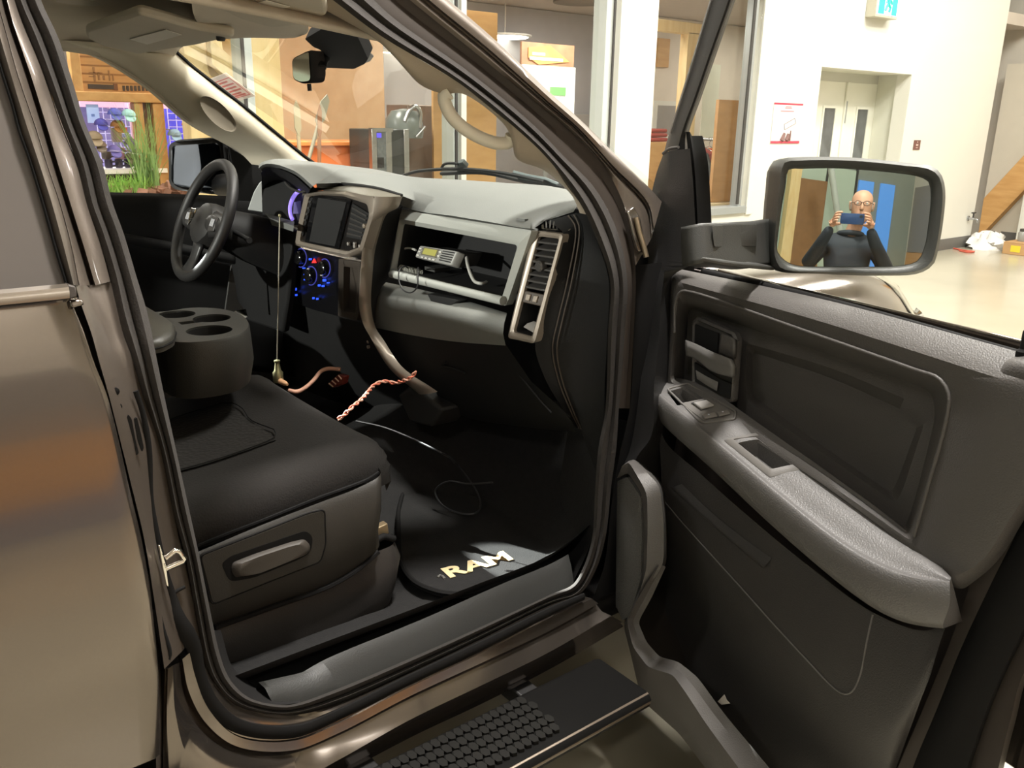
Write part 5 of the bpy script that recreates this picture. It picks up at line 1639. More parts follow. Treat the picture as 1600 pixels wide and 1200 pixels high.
# side strip running down
s0_ = [CS(585, 307, -.002), CS(583, 335, -.002), CS(573, 368, 0), CS(566, 392, 0), CS(564, 412), CS(562, 440), CS(561, 480, 0), CS(566, 502, 0), CS(580, 522, 0), CS(613, 572, .02), CS(655, 612, .05)]
s1_ = pv('629,307,1.185 622,324,1.18 604,335,1.17 592,368,1.165 586,392,1.165 582,430,1.165 580,478,1.17 587,512,1.18 600,532,1.19 627,572,1.20 684,612,1.22', AY)
s0_ = [CS(585, 307, -.002), CS(583, 335, -.002), CS(573, 368, 0), CS(566, 392, 0), CS(564, 412), CS(562, 440), CS(561, 480, 0), CS(566, 502, 0), CS(576, 522, 0), CS(608, 575, .02), CS(655, 616, .05)]
cloft('bezel_strip', [[p + VEC((0, .02, 0)) for p in s0_], s0_, [(a * .7 + b * .3) + VEC((0.004, -0.012, 0)) for a, b in zip(s0_, s1_)], [(a * .3 + b * .7) + VEC((0.006, -0.012, 0)) for a, b in zip(s0_, s1_)], s1_, [p + (p - CP).normalized() * .03 for p in s1_]], M_silver, DB, mm=6, smooth=70)
# dark filler between strip and shelf
cloft('side_filler', [s1_[1:8], pv('629,322,1.25 625,338,1.25 620,360,1.25 614,390,1.25 608,430,1.25 600,442,1.25 585,470,1.24', AY)], M_dashd, DB, mm=6)
# cap over the stack
c0_ = [CS(472, 306, .01), CS(500, 298, 0), CS(540, 299, 0), CS(585, 307, 0), CS(627, 308, .06)]
c1_ = pv('480,296,1.14 505,291,1.16 540,289,1.17 588,295,1.18 629,305,1.20', AY)
c2_ = pv('488,288,1.17 520,283,1.20 550,283,1.21 590,291,1.22 632,306,1.24', AY)
cloft('stack_cap', [c0_, [(a + b) / 2 + VEC((0, -.006, .002)) for a, b in zip(c0_, c1_)], c1_], mat('cap_olive', srgb(84, 80, 70), rough=0.45, var=0.04), DB, mm=8, smooth=70)
tube('cap_gap', pv('500,291,1.135 520,288,1.15 541,287.5,1.16 590,294,1.18 628,305,1.19', AY), .004, M_bin, DB, nu=30, n=6)
# climate panel
cp = [CS(457, 385, .02), CS(500, 395, .02), CS(545, 405, .02), CS(532, 410, .02), CS(528, 494, .02), CS(490, 484, .03), CS(452, 470, .04), CS(448, 430, .03)]
prism('climate_panel', cp, VEC((0, 0.03, 0)), mat('climate_black', srgb(14, 14, 16), rough=0.3), DB)
ST0 = CS(490, 430, .018)


def ringat(px, py, rx_, ry_, a0, a1, m=M_lring, r=0.0016, nm='dial_ring'):
    P = [CS(px + rx_ * math.cos(a), py + ry_ * math.sin(a), .012) for a in [a0 + (a1 - a0) * i / 20 for i in range(21)]]
    return tube(nm, P, r, m, DB, n=6)


for (px, py) in ((470, 403), (486, 431), (507, 419)):
    lathe('climate_dial', CS(px, py, .016), (0.05, -1, 0.1), [(0.02, -0.004), (0.02, 0.012), (0.015, 0.016)], M_gloss, DB, n=24)
    ringat(px, py, 9, 14.5, -2.0, 1.9)
for (px, py, w, h) in ((501, 417, 4, 6), (506, 438, 4, 4), (484, 405, 3, 3), (498, 446, 3, 3), (504, 447, 3, 3), (474, 419, 3, 2), (476, 429, 3, 2), (476, 437, 3, 2), (480, 425, 2, 4), (462, 398, 3, 3), (467, 406, 3, 3), (461, 452, 2, 4), (455, 459, 2, 3), (462, 461, 2, 3), (489, 466, 2, 3), (495, 467, 2, 3), (512, 442, 3, 2)):
    prism('lit_button', [CS(px - w / 2, py - h / 2, .014), CS(px + w / 2, py - h / 2, .014), CS(px + w / 2, py + h / 2, .014), CS(px - w / 2, py + h / 2, .014)], VEC((0, .004, 0)), M_lblue, DB)
prism('hazard_button', [CS(490, 404, .014), CS(493, 411, .014), CS(487, 411, .014)], VEC((0, .004, 0)), M_lred, DB)
for (px, py) in ((502, 430), (481, 420), (447, 412), (449, 419)):
    prism('white_mark', [CS(px - 1.5, py - 1, .013), CS(px + 1.5, py - 1, .013), CS(px + 1.5, py + 1, .013), CS(px - 1.5, py + 1, .013)], VEC((0, .004, 0)), M_lwht, DB)
# pocket beside the climate panel
ko = [CS(529, 404, .006), CS(563, 410, .004), CS(561, 482, .004), CS(558, 501, .01), CS(528, 494, .012)]
ki = [CS(537, 416, .006), CS(559, 420, .004), CS(556, 478, .006), CS(555, 490, .01), CS(536, 485, .012)]
ko_, ki_ = rnd(ko, .006, 4), rnd(ki, .006, 4)
rings('pocket_surround', [[p + VEC((0, .03, 0)) for p in ko_], ko_, [(a + b) / 2 + VEC((0, -.003, 0)) for a, b in zip(ko_, ki_)], ki_, [p + VEC((0, .02, 0)) for p in ki_]], mat('pocket_brown', srgb(62, 56, 50), rough=0.45), DB, cap1=True, smooth=50)
# lower stack and tunnel
q0_ = [CS(440, 455, .10), CS(470, 474, .05), CS(528, 494, .02), CS(566, 505, .01)]
q1_ = [CS(442, 520, .12), CS(470, 530, .08), CS(530, 540, .05), CS(600, 560, .04)]
q2_ = [CS(445, 600, .2), CS(470, 605, .18), CS(540, 615, .14), CS(650, 615, .10)]
q3_ = [CS(445, 640, .3), CS(470, 645, .3), CS(560, 655, .28), CS(690, 650, .26)]
cloft('lower_stack', [q0_, q1_, q2_, q3_], M_dashd, DB, mm=8)
prism('tunnel_duct', ps('620,618 640,600 690,640 672,668 640,660', AY, 1.26), VEC((0, 0.1, 0)), mat('duct_grey', srgb(46, 46, 46), rough=0.6), DB, bevel=0.01)

# instrument cluster -----------------------------------------------------------------
h0 = pv('404,263,1.03 412,257,1.02 425,256,1.02 445,261,1.02 466,271,1.03 489,291,1.06', AY)
h1 = pv('405,257,1.06 414,252,1.06 428,250,1.06 448,252,1.07 474,261,1.08 505,280,1.12', AY)
h2 = pv('410,253,1.15 425,249,1.15 442,248,1.16 470,251,1.17 512,260,1.20 565,272,1.25', AY)
h3 = [p + VEC((0, .25, -.03)) for p in h2]
hu = pv('410,268,1.05 417,262,1.04 428,260,1.04 446,265,1.04 465,275,1.05 486,294,1.08', AY)
hb = pv('412,300,1.19 420,290,1.19 430,285,1.19 446,285,1.19 462,295,1.19 480,310,1.19', AY)
cloft('cluster_hood', [hb, hu, h0, h1, h2, h3], M_dash, DB, mm=8, smooth=70)
cloft('cluster_cowl', [[p + VEC((0, -.004, -.003)) for p in hu], [p + VEC((0, -.004, -.003)) for p in hb]], M_bin, DB, mm=6)
prism('cluster_panel', ps('408,266 425,262 445,266 470,280 488,300 474,345 460,352 430,345 410,338', AY, 1.16), VEC((0, 0.02, 0)), M_bin, DB)
tube('gauge_arc', ps('470,297 462,303 456,313 453,325 454,336 457,343', AY, 1.145), 0.006, mat('gauge_violet', srgb(150, 130, 220), rough=0.4, emit=srgb(150, 128, 235), estr=0.9), DB, nu=24, n=8)
prism('gauge_face', ps('459,316 468,314 468,334 458,334', AY, 1.15), VEC((0, 0.005, 0)), mat('gauge_blue', srgb(80, 76, 110), rough=0.4, emit=srgb(90, 86, 140), estr=0.25), DB)
tube('gauge_rim', ps('446,285 452,292 470,300 478,298', AY, 1.12), 0.004, M_slat, DB, nu=12)
prism('dash_end_trim', rnd(ps('386,329 396,300 405,285 412,280 417,287 416,312 413,333 400,331', AX, -2.93), .008), VEC((-0.02, 0.02, 0)), mat('light_slate', srgb(150, 154, 152), rough=0.5), DB, bevel=0.004)
cloft('column_shelf', [pv('414,333,1.13 435,339,1.12 460,346,1.11', AY), pv('420,340,1.08 438,346,1.08 459,353,1.08', AY), pv('425,352,1.08 440,356,1.08 458,362,1.08', AY)], M_dash, DB, mm=8)
prism('knee_panel', ps('375,340 420,345 460,362 455,400 448,470 440,520 380,500 350,430', AY, 1.12), VEC((0, 0.03, 0)), M_dashd, DB, bevel=0.01)
# steering column + wheel
WC = AX(318, 344, -2.65)
wn = VEC((0.0, -math.cos(math.radians(24)), math.sin(math.radians(24))))
lathe('steering_column', WC - wn * 0.05, -wn, [(0.045, 0.0), (0.062, 0.03), (0.075, 0.10), (0.085, 0.24)], M_dashd, TR, n=24)
tube('column_stalk', [WC - wn * .08 + VEC((.04, 0, 0)), WC - wn * .075 + VEC((.14, 0, -.01)), WC - wn * .07 + VEC((.19, .0, -.015))], [0.008, .007, .009], M_dashd, TR, n=8)
wu = VEC((1, 0, 0))
wv = wn.cross(wu)
M_leather = mat('wheel_leather', srgb(38, 37, 36), rough=0.5, bump=0.2, bscale=500, var=0.05)
SW = tube('steering_wheel', [WC + (wu * math.cos(a) + wv * math.sin(a)) * 0.178 for a in [2 * math.pi * i / 64 for i in range(64)]], 0.0165, M_leather, TR, n=14, closed=True, up=wn)


def SWP(a, b, h):
    return WC + wu * a + wv * b + wn * h


hubo = [SWP(0.075 * math.cos(t) * (1.15 if math.cos(t) ** 2 > .5 else 1.0), 0.07 * math.sin(t) - .01, -0.02) for t in [2 * math.pi * i / 32 for i in range(32)]]
sgn = 1 if wv.z > 0 else -1
rings('airbag_cover', [scale_loop(hubo, 1.0, -wn * .03), hubo, scale_loop(hubo, 0.9, wn * 0.025), scale_loop(hubo, 0.6, wn * .036)], M_leather, SW)
for sx in (-1, 1):
    loft('spoke', [[SWP(sx * .06, .035 * sgn, -.01), SWP(sx * .12, .028 * sgn, -.012), SWP(sx * .172, .022 * sgn, -.004)], [SWP(sx * .06, -.0, .012), SWP(sx * .12, 0, .004), SWP(sx * .172, 0, .002)], [SWP(sx * .06, -.045 * sgn, -.01), SWP(sx * .12, -.035 * sgn, -.012), SWP(sx * .172, -.028 * sgn, -.004)]], M_leather, SW, nu=10, nv=8, thick=0.012)
    prism('spoke_switches', [SWP(sx * .085, .022 * sgn, .012), SWP(sx * .125, .018 * sgn, .009), SWP(sx * .125, -.024 * sgn, .009), SWP(sx * .085, -.03 * sgn, .012)], -wn * .006, mat('switch_silver', srgb(64, 62, 60), rough=0.5), SW, bevel=0.003)
    for q in range(3):
        prism('switch_mark', [SWP(sx * (.092 + .01 * q), .01 * sgn, .013), SWP(sx * (.098 + .01 * q), .01 * sgn, .013), SWP(sx * (.098 + .01 * q), -.012 * sgn, .013), SWP(sx * (.092 + .01 * q), -.012 * sgn, .013)], -wn * .002, M_lwht, SW)
loft('lower_spoke', [[SWP(-.035, -.07 * sgn, -.012), SWP(-.03, -.12 * sgn, -.012), SWP(-.045, -.17 * sgn, -.004)], [SWP(0, -.07 * sgn, .0), SWP(0, -.12 * sgn, -.004), SWP(0, -.172 * sgn, .0)], [SWP(.035, -.07 * sgn, -.012), SWP(.03, -.12 * sgn, -.012), SWP(.045, -.17 * sgn, -.004)]], mat('spoke_grey', srgb(50, 50, 50), rough=0.4, metal=0.2), SW, nu=10, nv=8, thick=0.01)
# ram's head emblem in the wheel centre: shield outline, brow and two curled horns
em = [SWP(x * .02, y * .024 * sgn, .037) for x, y in ((-.9, .9), (.9, .9), (.8, -.2), (0, -1.1), (-.8, -.2))]
EMB = merge('wheel_emblem', [tube_data(em + [em[0]], .0022, 6), tube_data([SWP(-.002, -.016 * sgn, .038), SWP(-.006, .0, .04), SWP(-.013, .008 * sgn, .039), SWP(-.014, -.004 * sgn, .038), SWP(-.009, -.006 * sgn, .038)], .0022, 6),
                             tube_data([SWP(.002, -.016 * sgn, .038), SWP(.006, .0, .04), SWP(.013, .008 * sgn, .039), SWP(.014, -.004 * sgn, .038), SWP(.009, -.006 * sgn, .038)], .0022, 6),
                             tube_data([SWP(0, .012 * sgn, .038), SWP(0, -.018 * sgn, .039)], [.005, .003], 6)], M_chrome, SW)

# two-way radio and leads on the shelf -----------------------------------------------------
M_rad = mat('radio_grey', srgb(150, 150, 146), rough=0.4, var=0.04)
M_radd = mat('radio_dark', srgb(62, 62, 60), rough=0.5, var=0.06)
rf = [AY(657, 384, 1.262), AY(717, 393, 1.272), AY(707, 416, 1.262), AY(649, 402, 1.25)]
rn_ = (rf[1] - rf[0]).cross(rf[3] - rf[0]).normalized()
if rn_.dot(CP - rf[0]) < 0:
    rn_ = -rn_
RA = thing('two_way_radio', 'grey two-way radio with a small display lying in the dash shelf', 'radio', AY(680, 430, 1.30))
rf_ = rnd(rf, .006)
rings('radio_face', [[p - rn_ * .022 for p in rf_], rf_, scale_loop(rf_, .95, rn_ * .004)], M_rad, RA, cap1=True, smooth=50)
bkv = VEC((-0.008, 0.085, -0.010))
rings('radio_body', [scale_loop([p - rn_ * .0225 for p in rf_], .97), scale_loop([p + bkv for p in rf_], .95)], M_radd, RA, cap0=True, cap1=True)
plate('display', rf, .18, .52, .16, .62, .003, mat('lcd_green', srgb(168, 164, 92), rough=0.25, emit=srgb(150, 146, 70), estr=0.15), RA, off=.006)
plate('display_frame', rf, .14, .56, .08, .72, .003, mat('lcd_frame', srgb(112, 108, 92), rough=0.35), RA, off=.005)
for k in range(5):
    plate('grille_slot', rf, .66 + .0, .95, .12 + k * .16, .19 + k * .16, .003, M_bin, RA, off=.006)
for (u, v) in ((.06, .2), (.06, .45), (.06, .75), (.2, .84), (.3, .84), (.4, .84), (.5, .84), (.58, .2), (.58, .5)):
    plate('radio_key', rf, u, u + .06, v, v + .1, .003, mat('key_white', srgb(216, 214, 206), rough=0.4), RA, off=.007)
zfl = AY(680, 443, 1.275).z + .03
zt_ = AY(676, 420, 1.30).z
mk('mount_foot', *box_data(VEC((AY(676, 420, 1.30).x, 1.315, (zfl + zt_) / 2)), (0.05, 0.05, max(.01, zt_ - zfl))), M_radd, RA)
sw_ = tube('lead', pv('626,392,1.27 634,388,1.27 642,388,1.27 650,391,1.265', AY), 0.003, mat('white_lead', srgb(190, 188, 180), rough=0.5), None, nu=14, n=6)
tag(sw_, 'short white lead plugged into the left end of the radio', 'cable')
cc = pv('729,402,1.30 731,415,1.28 736,430,1.275 742,440,1.275 752,443,1.28 760,441,1.31', AY)
sw_ = tube('lead', cc, 0.0045, mat('silver_lead', srgb(176, 176, 170), rough=0.35), None, nu=26, n=8)
tag(sw_, 'silver grey lead hanging right of the radio in the shelf', 'cable')
hx = []
A0, A1 = AY(624, 418, 1.262), AY(657, 426, 1.268)
ax_ = (A1 - A0).normalized()
s1x = ax_.orthogonal().normalized()
s2x = ax_.cross(s1x)
for i in range(160):
    t = i / 159
    a = t * 14 * 2 * math.pi
    hx.append(A0 + (A1 - A0) * t + s1x * (.0075 * math.cos(a)) + s2x * (.0075 * math.sin(a)))
o = tube('coiled_lead', hx, 0.0022, mat('coil_grey', srgb(140, 140, 130), rough=0.5), None, n=5)
tag(o, 'coiled grey microphone lead at the left of the shelf lip', 'cable')
o = tube('lead', pv('640,421,1.268 632,416,1.24 624,422,1.212 623,436,1.203 629,452,1.20 643,457,1.20 652,448,1.204 653,432,1.212 653,419,1.238 656,420,1.268', AY), 0.002, M_bin, None, nu=40, n=6)
tag(o, 'thin black lead looped over the shelf lip', 'cable')
# ------------------------------------------------------------------ passenger seat, console, floor
M_cloth = mat('seat_cloth', srgb(30, 27, 25), rough=0.95, bump=0.5, bscale=260, var=0.10, vscale=120)
M_mesh = mat('seat_mesh_cloth', srgb(32, 29, 26), rough=0.9, bump=0.9, bscale=95, voro=True, var=0.15, vscale=90)
M_stpl = mat('seat_plastic', srgb(40, 37, 33), rough=0.55, bump=0.25, bscale=400, var=0.05)
SEAT = None
ys = [-0.15, 0.05, 0.25, 0.42, 0.55, 0.66, 0.76, 0.84, 0.885, 0.91, 0.918, 0.912]
tops = [.93, .905, .885, .878, .882, .895, .912, .918, .908, .885, .855, .83]
rows = []
for y, t in zip(ys, tops):
    bot = 0.79 + 0.04 * max(0, (y - .4))
    xo, xi = -1.555 - .03 * max(0, (y - .78) / .14) ** 2, -2.26
    cx, hw = (xo + xi) / 2, (xo - xi) / 2
    row = []
    for x, zf in ((1.0, 0.0), (1.005, .35), (.985, .7), (.93, .93), (.84, 1.0), (.6, .955), (.3, .94), (0, .94), (-.4, .94), (-.75, .96), (-.92, .99), (-1.0, .8), (-1.0, 0)):
        row.append(VEC((cx + hw * x, y, bot + (t - bot) * zf)))
    rows.append(row)
rows.append([VEC((p.x, 0.90, p.z - .02)) for p in rows[-1]])
SEAT = loft('passenger_seat', rows, M_cloth, TR, nu=40, nv=44, smooth=80)


def topz(x, y):
    for (y0, t0), (y1, t1) in zip(zip(ys, tops), zip(ys[1:], tops[1:])):
        if y <= y1:
            t = t0 + (t1 - t0) * (y - y0) / (y1 - y0)
            return .79 + (t - .79) * .945
    return .88


for (x0, x1, y0, y1) in ((-2.06, -1.75, 0.1, 0.72),):
    g = [[VEC((x0 + (x1 - x0) * i / 20, y0 + (y1 - y0) * j / 20 - 0.10 * math.sin(math.pi * i / 20) * (j / 20) * 0, 0)) for i in range(21)] for j in range(21)]
    for j, r in enumerate(g):
        for p in r:
            p.z = topz(p.x, p.y) + .004
    loft('seat_insert', g, M_mesh, SEAT, raw=True, smooth=80)


def seam(pts, nm='seat_seam'):
    P = [VEC((x, y, topz(x, y) + .007)) for x, y in pts]
    return tube(nm, P, 0.0014, M_rubber, SEAT, nu=30, n=6)


seam([(-1.75, .1), (-1.75, .5), (-1.752, .68), (-1.76, .72), (-1.80, .735)])
seam([(-1.80, .735), (-1.9, .72), (-2.0, .735), (-2.06, .72), (-2.06, .5), (-2.06, .1)])
tube('cushion_piping', ps('296,858 350,836 400,817 450,797 500,777 545,761 575,749 592,738', AX, -1.553), 0.004, M_rubber, SEAT, nu=40, n=6)
# seat back (only its front shadowed face is near the frame edge)
sb_ = [[VEC((x, y - 0.02 * (abs(x + 1.9) > .25), z)) for x in (-2.25, -2.1, -1.9, -1.7, -1.56)] for y, z in ((0.10, .90), (0.03, 1.05), (-0.04, 1.22), (-0.07, 1.33), (-.09, 1.36))]
loft('seat_back', sb_, M_cloth, SEAT, nu=16, nv=16, thick=0.12, off=-1, smooth=80)
# side shield with recessed handle
PX_ = -1.515
sh0 = [AX(*p, PX_ - .012) for p in ((296, 868), (400, 824), (500, 785), (560, 762), (592, 744))]
sh1 = [AX(*p, PX_) for p in ((298, 880), (402, 838), (505, 800), (562, 776), (593, 755))]
sh2 = [AX(*p, PX_ + .004) for p in ((312, 920), (415, 880), (512, 850), (565, 822), (593, 800))]
sh3 = [AX(*p, PX_ + .004) for p in ((326, 958), (420, 915), (515, 880), (560, 853), (588, 836))]
sh4 = [AX(*p, PX_ - .01) for p in ((335, 976), (425, 944), (517, 910), (560, 884), (590, 858))]
fr_ = [r[-1:] for r in (sh0, sh1, sh2, sh3, sh4)]
for r, yy in ((sh0, 0), (sh1, 0), (sh2, 0), (sh3, 0), (sh4, 0)):
    e = r[-1]
    r.append(e + VEC((-0.05, 0.025, 0)))
    r.append(e + VEC((-0.5, 0.03, 0)))
SS = cloft('seat_side_shield', [sh0, sh1, sh2, sh3, sh4, [p + VEC((-.06, -.01, -.005)) for p in sh4]], M_stpl, SEAT and TR, mm=8, smooth=60)
pl_ = rnd(ps('312,868 400,834 480,802 506,796 508,850 500,877 420,908 331,944', AX, PX_ + .006), .012, 5)
pi_ = rnd(ps('345,880 360,868 477,828 488,838 485,862 467,873 395,902 358,908', AX, PX_ + .007), .012, 5)
HPL = prism('handle_plate', [p + VEC((.003, 0, 0)) for p in pl_], VEC((-.012, 0, 0)), M_stpl, SS, bevel=0.002)
tube('plate_seam', [p + VEC((.001, 0, 0)) for p in scale_loop(pl_, 1.01)], .0022, M_rubber, SS, closed=True, n=6)
prism('handle_recess', [p + VEC((.0032, 0, 0)) for p in pi_], VEC((-.004, 0, 0)), M_rubber, SS)
tube('shield_gap', [p + VEC((.004, 0, -.004)) for p in sh4[:5]], .006, M_rubber, SS, nu=40, n=6)
hd = rnd(ps('364,880 400,866 455,848 477,843 485,852 484,863 440,881 400,897 368,903 362,893', AX, PX_ + .014), .01, 4)
rings('recliner_handle', [[p + VEC((-.025, 0, 0)) for p in hd], hd, scale_loop(hd, .85, VEC((.008, 0, 0)))], mat('handle_grey', srgb(66, 61, 56), rough=0.5, bump=0.2, bscale=400), SS, smooth=60)
# pedestal
p0_ = [AX(*p, PX_ - .03) for p in ((337, 978), (425, 944), (517, 908), (575, 868), (614, 850))]
p1_ = [AX(*p, PX_ - .015) for p in ((345, 1000), (425, 980), (505, 955), (570, 915), (624, 874))]
p2_ = [AX(*p, PX_ - .01) for p in ((350, 1030), (425, 1020), (490, 1005), (560, 960), (616, 918))]
p3_ = [AX(*p, PX_ - .03) for p in ((356, 1058), (420, 1056), (490, 1036), (550, 1004), (600, 968))]
for r in (p0_, p1_, p2_, p3_):
    r.append(r[-1] + VEC((-.06, .02, 0)))
    r.append(r[-1] + VEC((-.35, .0, 0)))
PD = cloft('seat_pedestal', [p0_, p1_, p2_, p3_], mat('pedestal_plastic', srgb(46, 43, 41), rough=0.5, bump=0.25, bscale=400, var=0.05), TR, mm=8, smooth=60)
prism('track_bracket', ps('584,828 606,818 608,834 588,842', AX, -1.56), VEC((-.02, 0, 0)), mat('bracket_tan', srgb(150, 132, 104), rough=0.45, metal=0.5), PD, bevel=0.002)
tube('track_bar', ps('575,850 600,838 616,842', AX, -1.55), .008, M_rubber, PD, n=8)

# centre console -------------------------------------------------------------------------
M_con = mat('console_grey', srgb(54, 53, 49), rough=0.5, bump=0.25, bscale=420, var=0.04)
zc = 1.105
vis = ps('238,524 262,532 290,535 330,532 362,526 382,517 388,507 380,494 358,485 330,481 296,481 262,486', AZ, zc)
bk_ = [VEC((vis[-1].x - .05, vis[-1].y - .22, zc)), VEC((vis[0].x - .02, vis[0].y - .25, zc))]
top = resample(vis + bk_, 72, True, True)
low1 = [VEC((p.x, p.y, zc - .035)) for p in scale_loop(top, 1.02)]
low2 = [VEC((p.x, p.y, zc - .085)) for p in scale_loop(top, 1.03)]
low3 = [VEC((p.x, p.y, zc - .135)) for p in scale_loop(top, 0.985)]
CN = rings('centre_console', [scale_loop(top, .0, VEC((0, 0, -.16))) if False else scale_loop(low3, .9), low3, low2, low1, [VEC((p.x, p.y, zc - .006)) for p in scale_loop(top, 1.012)], top], M_con, TR, cap0=True, cap1=True, smooth=45)
cuts = []
cups = []
for (px, py, r) in ((327, 516, .054), (331, 497, .047), (276, 491, .047)):
    c = AZ(px, py, zc)
    cups.append((c, r))
    cuts.append(lathe('cutter', VEC((c.x, c.y, zc - .085)), (0, 0, 1), [(r * .86, 0), (r, .1)], M_bin, None, n=32))
c = AZ(300, 503, zc)
cuts.append(box('cutter', VEC((c.x, c.y, zc)), (.03, .06, .07), M_bin, None))
apply_cut(CN, cuts)
for c, r in cups:
    lathe('cup_liner', VEC((c.x, c.y, zc - .0845)), (0, 0, 1), [(r * .3, 0), (r * .85, .0), (r * .985, .08), (r * .96, .08), (r * .82, .006), (.004, .006)], M_bin, CN, n=32)
lid = ps('205,520 232,534 252,530 270,521 273,508 262,500 245,490 225,478 205,476', AZ, zc + .03)
ld_ = rnd(lid, .02)
rings('armrest_lid', [[VEC((p.x, p.y, zc + .001)) for p in scale_loop(ld_, 1.0)], scale_loop(ld_, 1.04, VEC((0, 0, -.012))), ld_, scale_loop(ld_, .85, VEC((0, 0, .006)))], mat('lid_vinyl', srgb(70, 68, 62), rough=0.42, bump=0.2, bscale=300), CN, cap0=False, smooth=50)
tube('lid_seam', [p + VEC((0, 0, -.016)) for p in scale_loop(ld_, 1.045)], .002, M_rubber, CN, closed=True, n=6)

# floor, sill plates, mat ------------------------------------------------------------------
cf = [[VEC((-3.1, y, z)), VEC((-2.6, y, z)), VEC((-2.45, y, z + .08)), VEC((-2.25, y, z + .14)), VEC((-2.05, y, z + .08)), VEC((-1.9, y, z)), VEC((-1.6, y, z)), VEC((-1.44, y, z + .02)), VEC((-1.385, y, z + .075))] for y, z in ((-.2, .53), (.5, .53), (1.0, .53), (1.25, .54), (1.42, .62), (1.54, .85))]
CF = loft('carpet', cf, M_carpet, TR, nu=40, nv=30, smooth=80)
sp_in = [(470, 1052), (507, 1031), (620, 984), (675, 961), (785, 912), (858, 882), (888, 866)]
sp_out = [(499, 1086), (529, 1075), (640, 1028), (700, 1002), (800, 957), (860, 929), (897, 913)]
SPI = [AS(x, y, -.075) for x, y in sp_in]
SPO = [AS(x, y, -.035) for x, y in sp_out]
cloft('sill_plate', [[p + VEC((-.02, 0, -.05)) for p in SPI], SPI, [a * .5 + b * .5 + VEC((0, 0, .008)) for a, b in zip(SPI, SPO)], SPO, [p + VEC((.01, 0, -.012)) for p in SPO]], mat('sill_black', srgb(34, 34, 32), rough=0.5, bump=0.25, bscale=400, var=0.05), TR, mm=8, smooth=60)
q_in = [AS(x, y, -.07) for x, y in ((404, 1066), (440, 1058), (473, 1050), (505, 1036))]
q_out = [AS(x, y, -.03) for x, y in ((424, 1095), (455, 1094), (499, 1083), (527, 1074))]
cloft('pillar_foot_plate', [[p + VEC((-.02, 0, -.03)) for p in q_in], q_in, [a * .5 + b * .5 + VEC((.004, 0, .008)) for a, b in zip(q_in, q_out)], q_out, [p + VEC((.008, 0, -.012)) for p in q_out]], mat('sill_black', srgb(34, 34, 32)), TR, mm=8, smooth=60)
cloft('pillar_lower_trim', [ASl([(345, 1027), (361, 1064), (391, 1091), (433, 1101), (470, 1098)], -.012), ASl([(330, 985), (356, 1050), (392, 1078), (430, 1088), (470, 1088)], -.06), ASl([(345, 985), (365, 1045), (400, 1070), (435, 1078), (472, 1072)], -.12)], M_blackpl, TR, mm=6)
zm = .562
mo_ = rnd(ps('634,896 652,914 690,928 735,929 790,907 850,879 893,856 905,800 880,715 780,690 700,700 640,730 622,800 624,870', AZ, zm), .03)
FM = thing('floor_mat', 'black carpet floor mat with pale block lettering in the passenger footwell', 'floor mat', (-1.62, 1.15, zm - .012))
prism('mat_pile', mo_, VEC((0, 0, -.012)), M_carpet, FM, bevel=0.003)
tube('mat_binding', [p + VEC((0, 0, .001)) for p in mo_], .006, M_rubber, FM, closed=True, n=6)
t0, t1 = AZ(719, 903, zm + .002), AZ(817, 874, zm + .002)
dirt = (t1 - t0)
tx = text('lettering', 'RAM', t0, dirt, VEC((-dirt.y, dirt.x, 0)), 0.066, mat('lettering_cream', srgb(226, 206, 160), rough=0.8, var=0.05, emit=srgb(226, 206, 160), estr=0.04), FM, depth=.0006, bold=0.0022)
# stretch to the measured width
w_ = max((v.co.dot(dirt.normalized()) for v in tx.data.vertices)) - min((v.co.dot(dirt.normalized()) for v in tx.data.vertices))
k_ = dirt.length / w_
dn_ = dirt.normalized()
for v in tx.data.vertices:
    a = v.co.dot(dn_)
    v.co += dn_ * (a * (k_ - 1))
mr = thing
hm = [AZ(*p, zm + .002) for p in ((684, 902), (687, 899), (691, 900), (695, 904))]
tube('mat_emblem', hm, .003, mat('emblem_grey', srgb(110, 108, 104), rough=0.7), FM, n=6)

# loose leads, antenna, paper ---------------------------------------------------------------
M_copper = mat('red_white_lead', srgb(206, 130, 104), rough=0.5, var=0.25, vscale=120)
tw = pv('650,580,1.20 643,589,1.19 630,595,1.18 615,598,1.17 600,596,1.14 586,601,1.11 575,613,1.07 563,626,1.03 550,636,1.0 538,648,.98 528,655,.965', AY)
tw = resample(tw, 120)
for k, (c_, lab) in enumerate(((srgb(214, 120, 96), 'red strand of the twisted lead under the dashboard'), (srgb(214, 160, 138), 'pale strand of the twisted lead under the dashboard'))):
    P = []
    for i, p in enumerate(tw):
        a = i * .42 + k * math.pi
        tg_ = (tw[min(119, i + 1)] - tw[max(0, i - 1)]).normalized()
        n1_ = tg_.cross(VEC((0.2, 0.3, 1))).normalized()
        n2_ = tg_.cross(n1_)
        P.append(p + n1_ * (.0034 * math.cos(a)) + n2_ * (.0034 * math.sin(a)))
    o = tube('lead', P, .0026, mat('strand_%d' % k, c_, rough=0.5), None, n=6)
    tag(o, lab, 'cable')
o = tube('lead', pv('452,610,.95 462,612,.96 475,607,1.0 490,594,1.05 503,579,1.1 512,576,1.12 532,577,1.15', AY), .006, mat('pale_pink_lead', srgb(206, 160, 138), rough=0.6), None, nu=40, n=8)
tag(o, 'thick pale pink lead rising behind the seat cushion edge', 'cable')
cbk = ps('512,600 528,585 537,588 534,600 520,606', AY, 1.12)
t = thing('connector', 'red striped connector block under the centre stack', 'connector', AY(524, 606, 1.12))
prism('connector_body', cbk, VEC((-.0, .02, 0)), mat('connector_red', srgb(128, 50, 40), rough=0.5), t, bevel=.002)
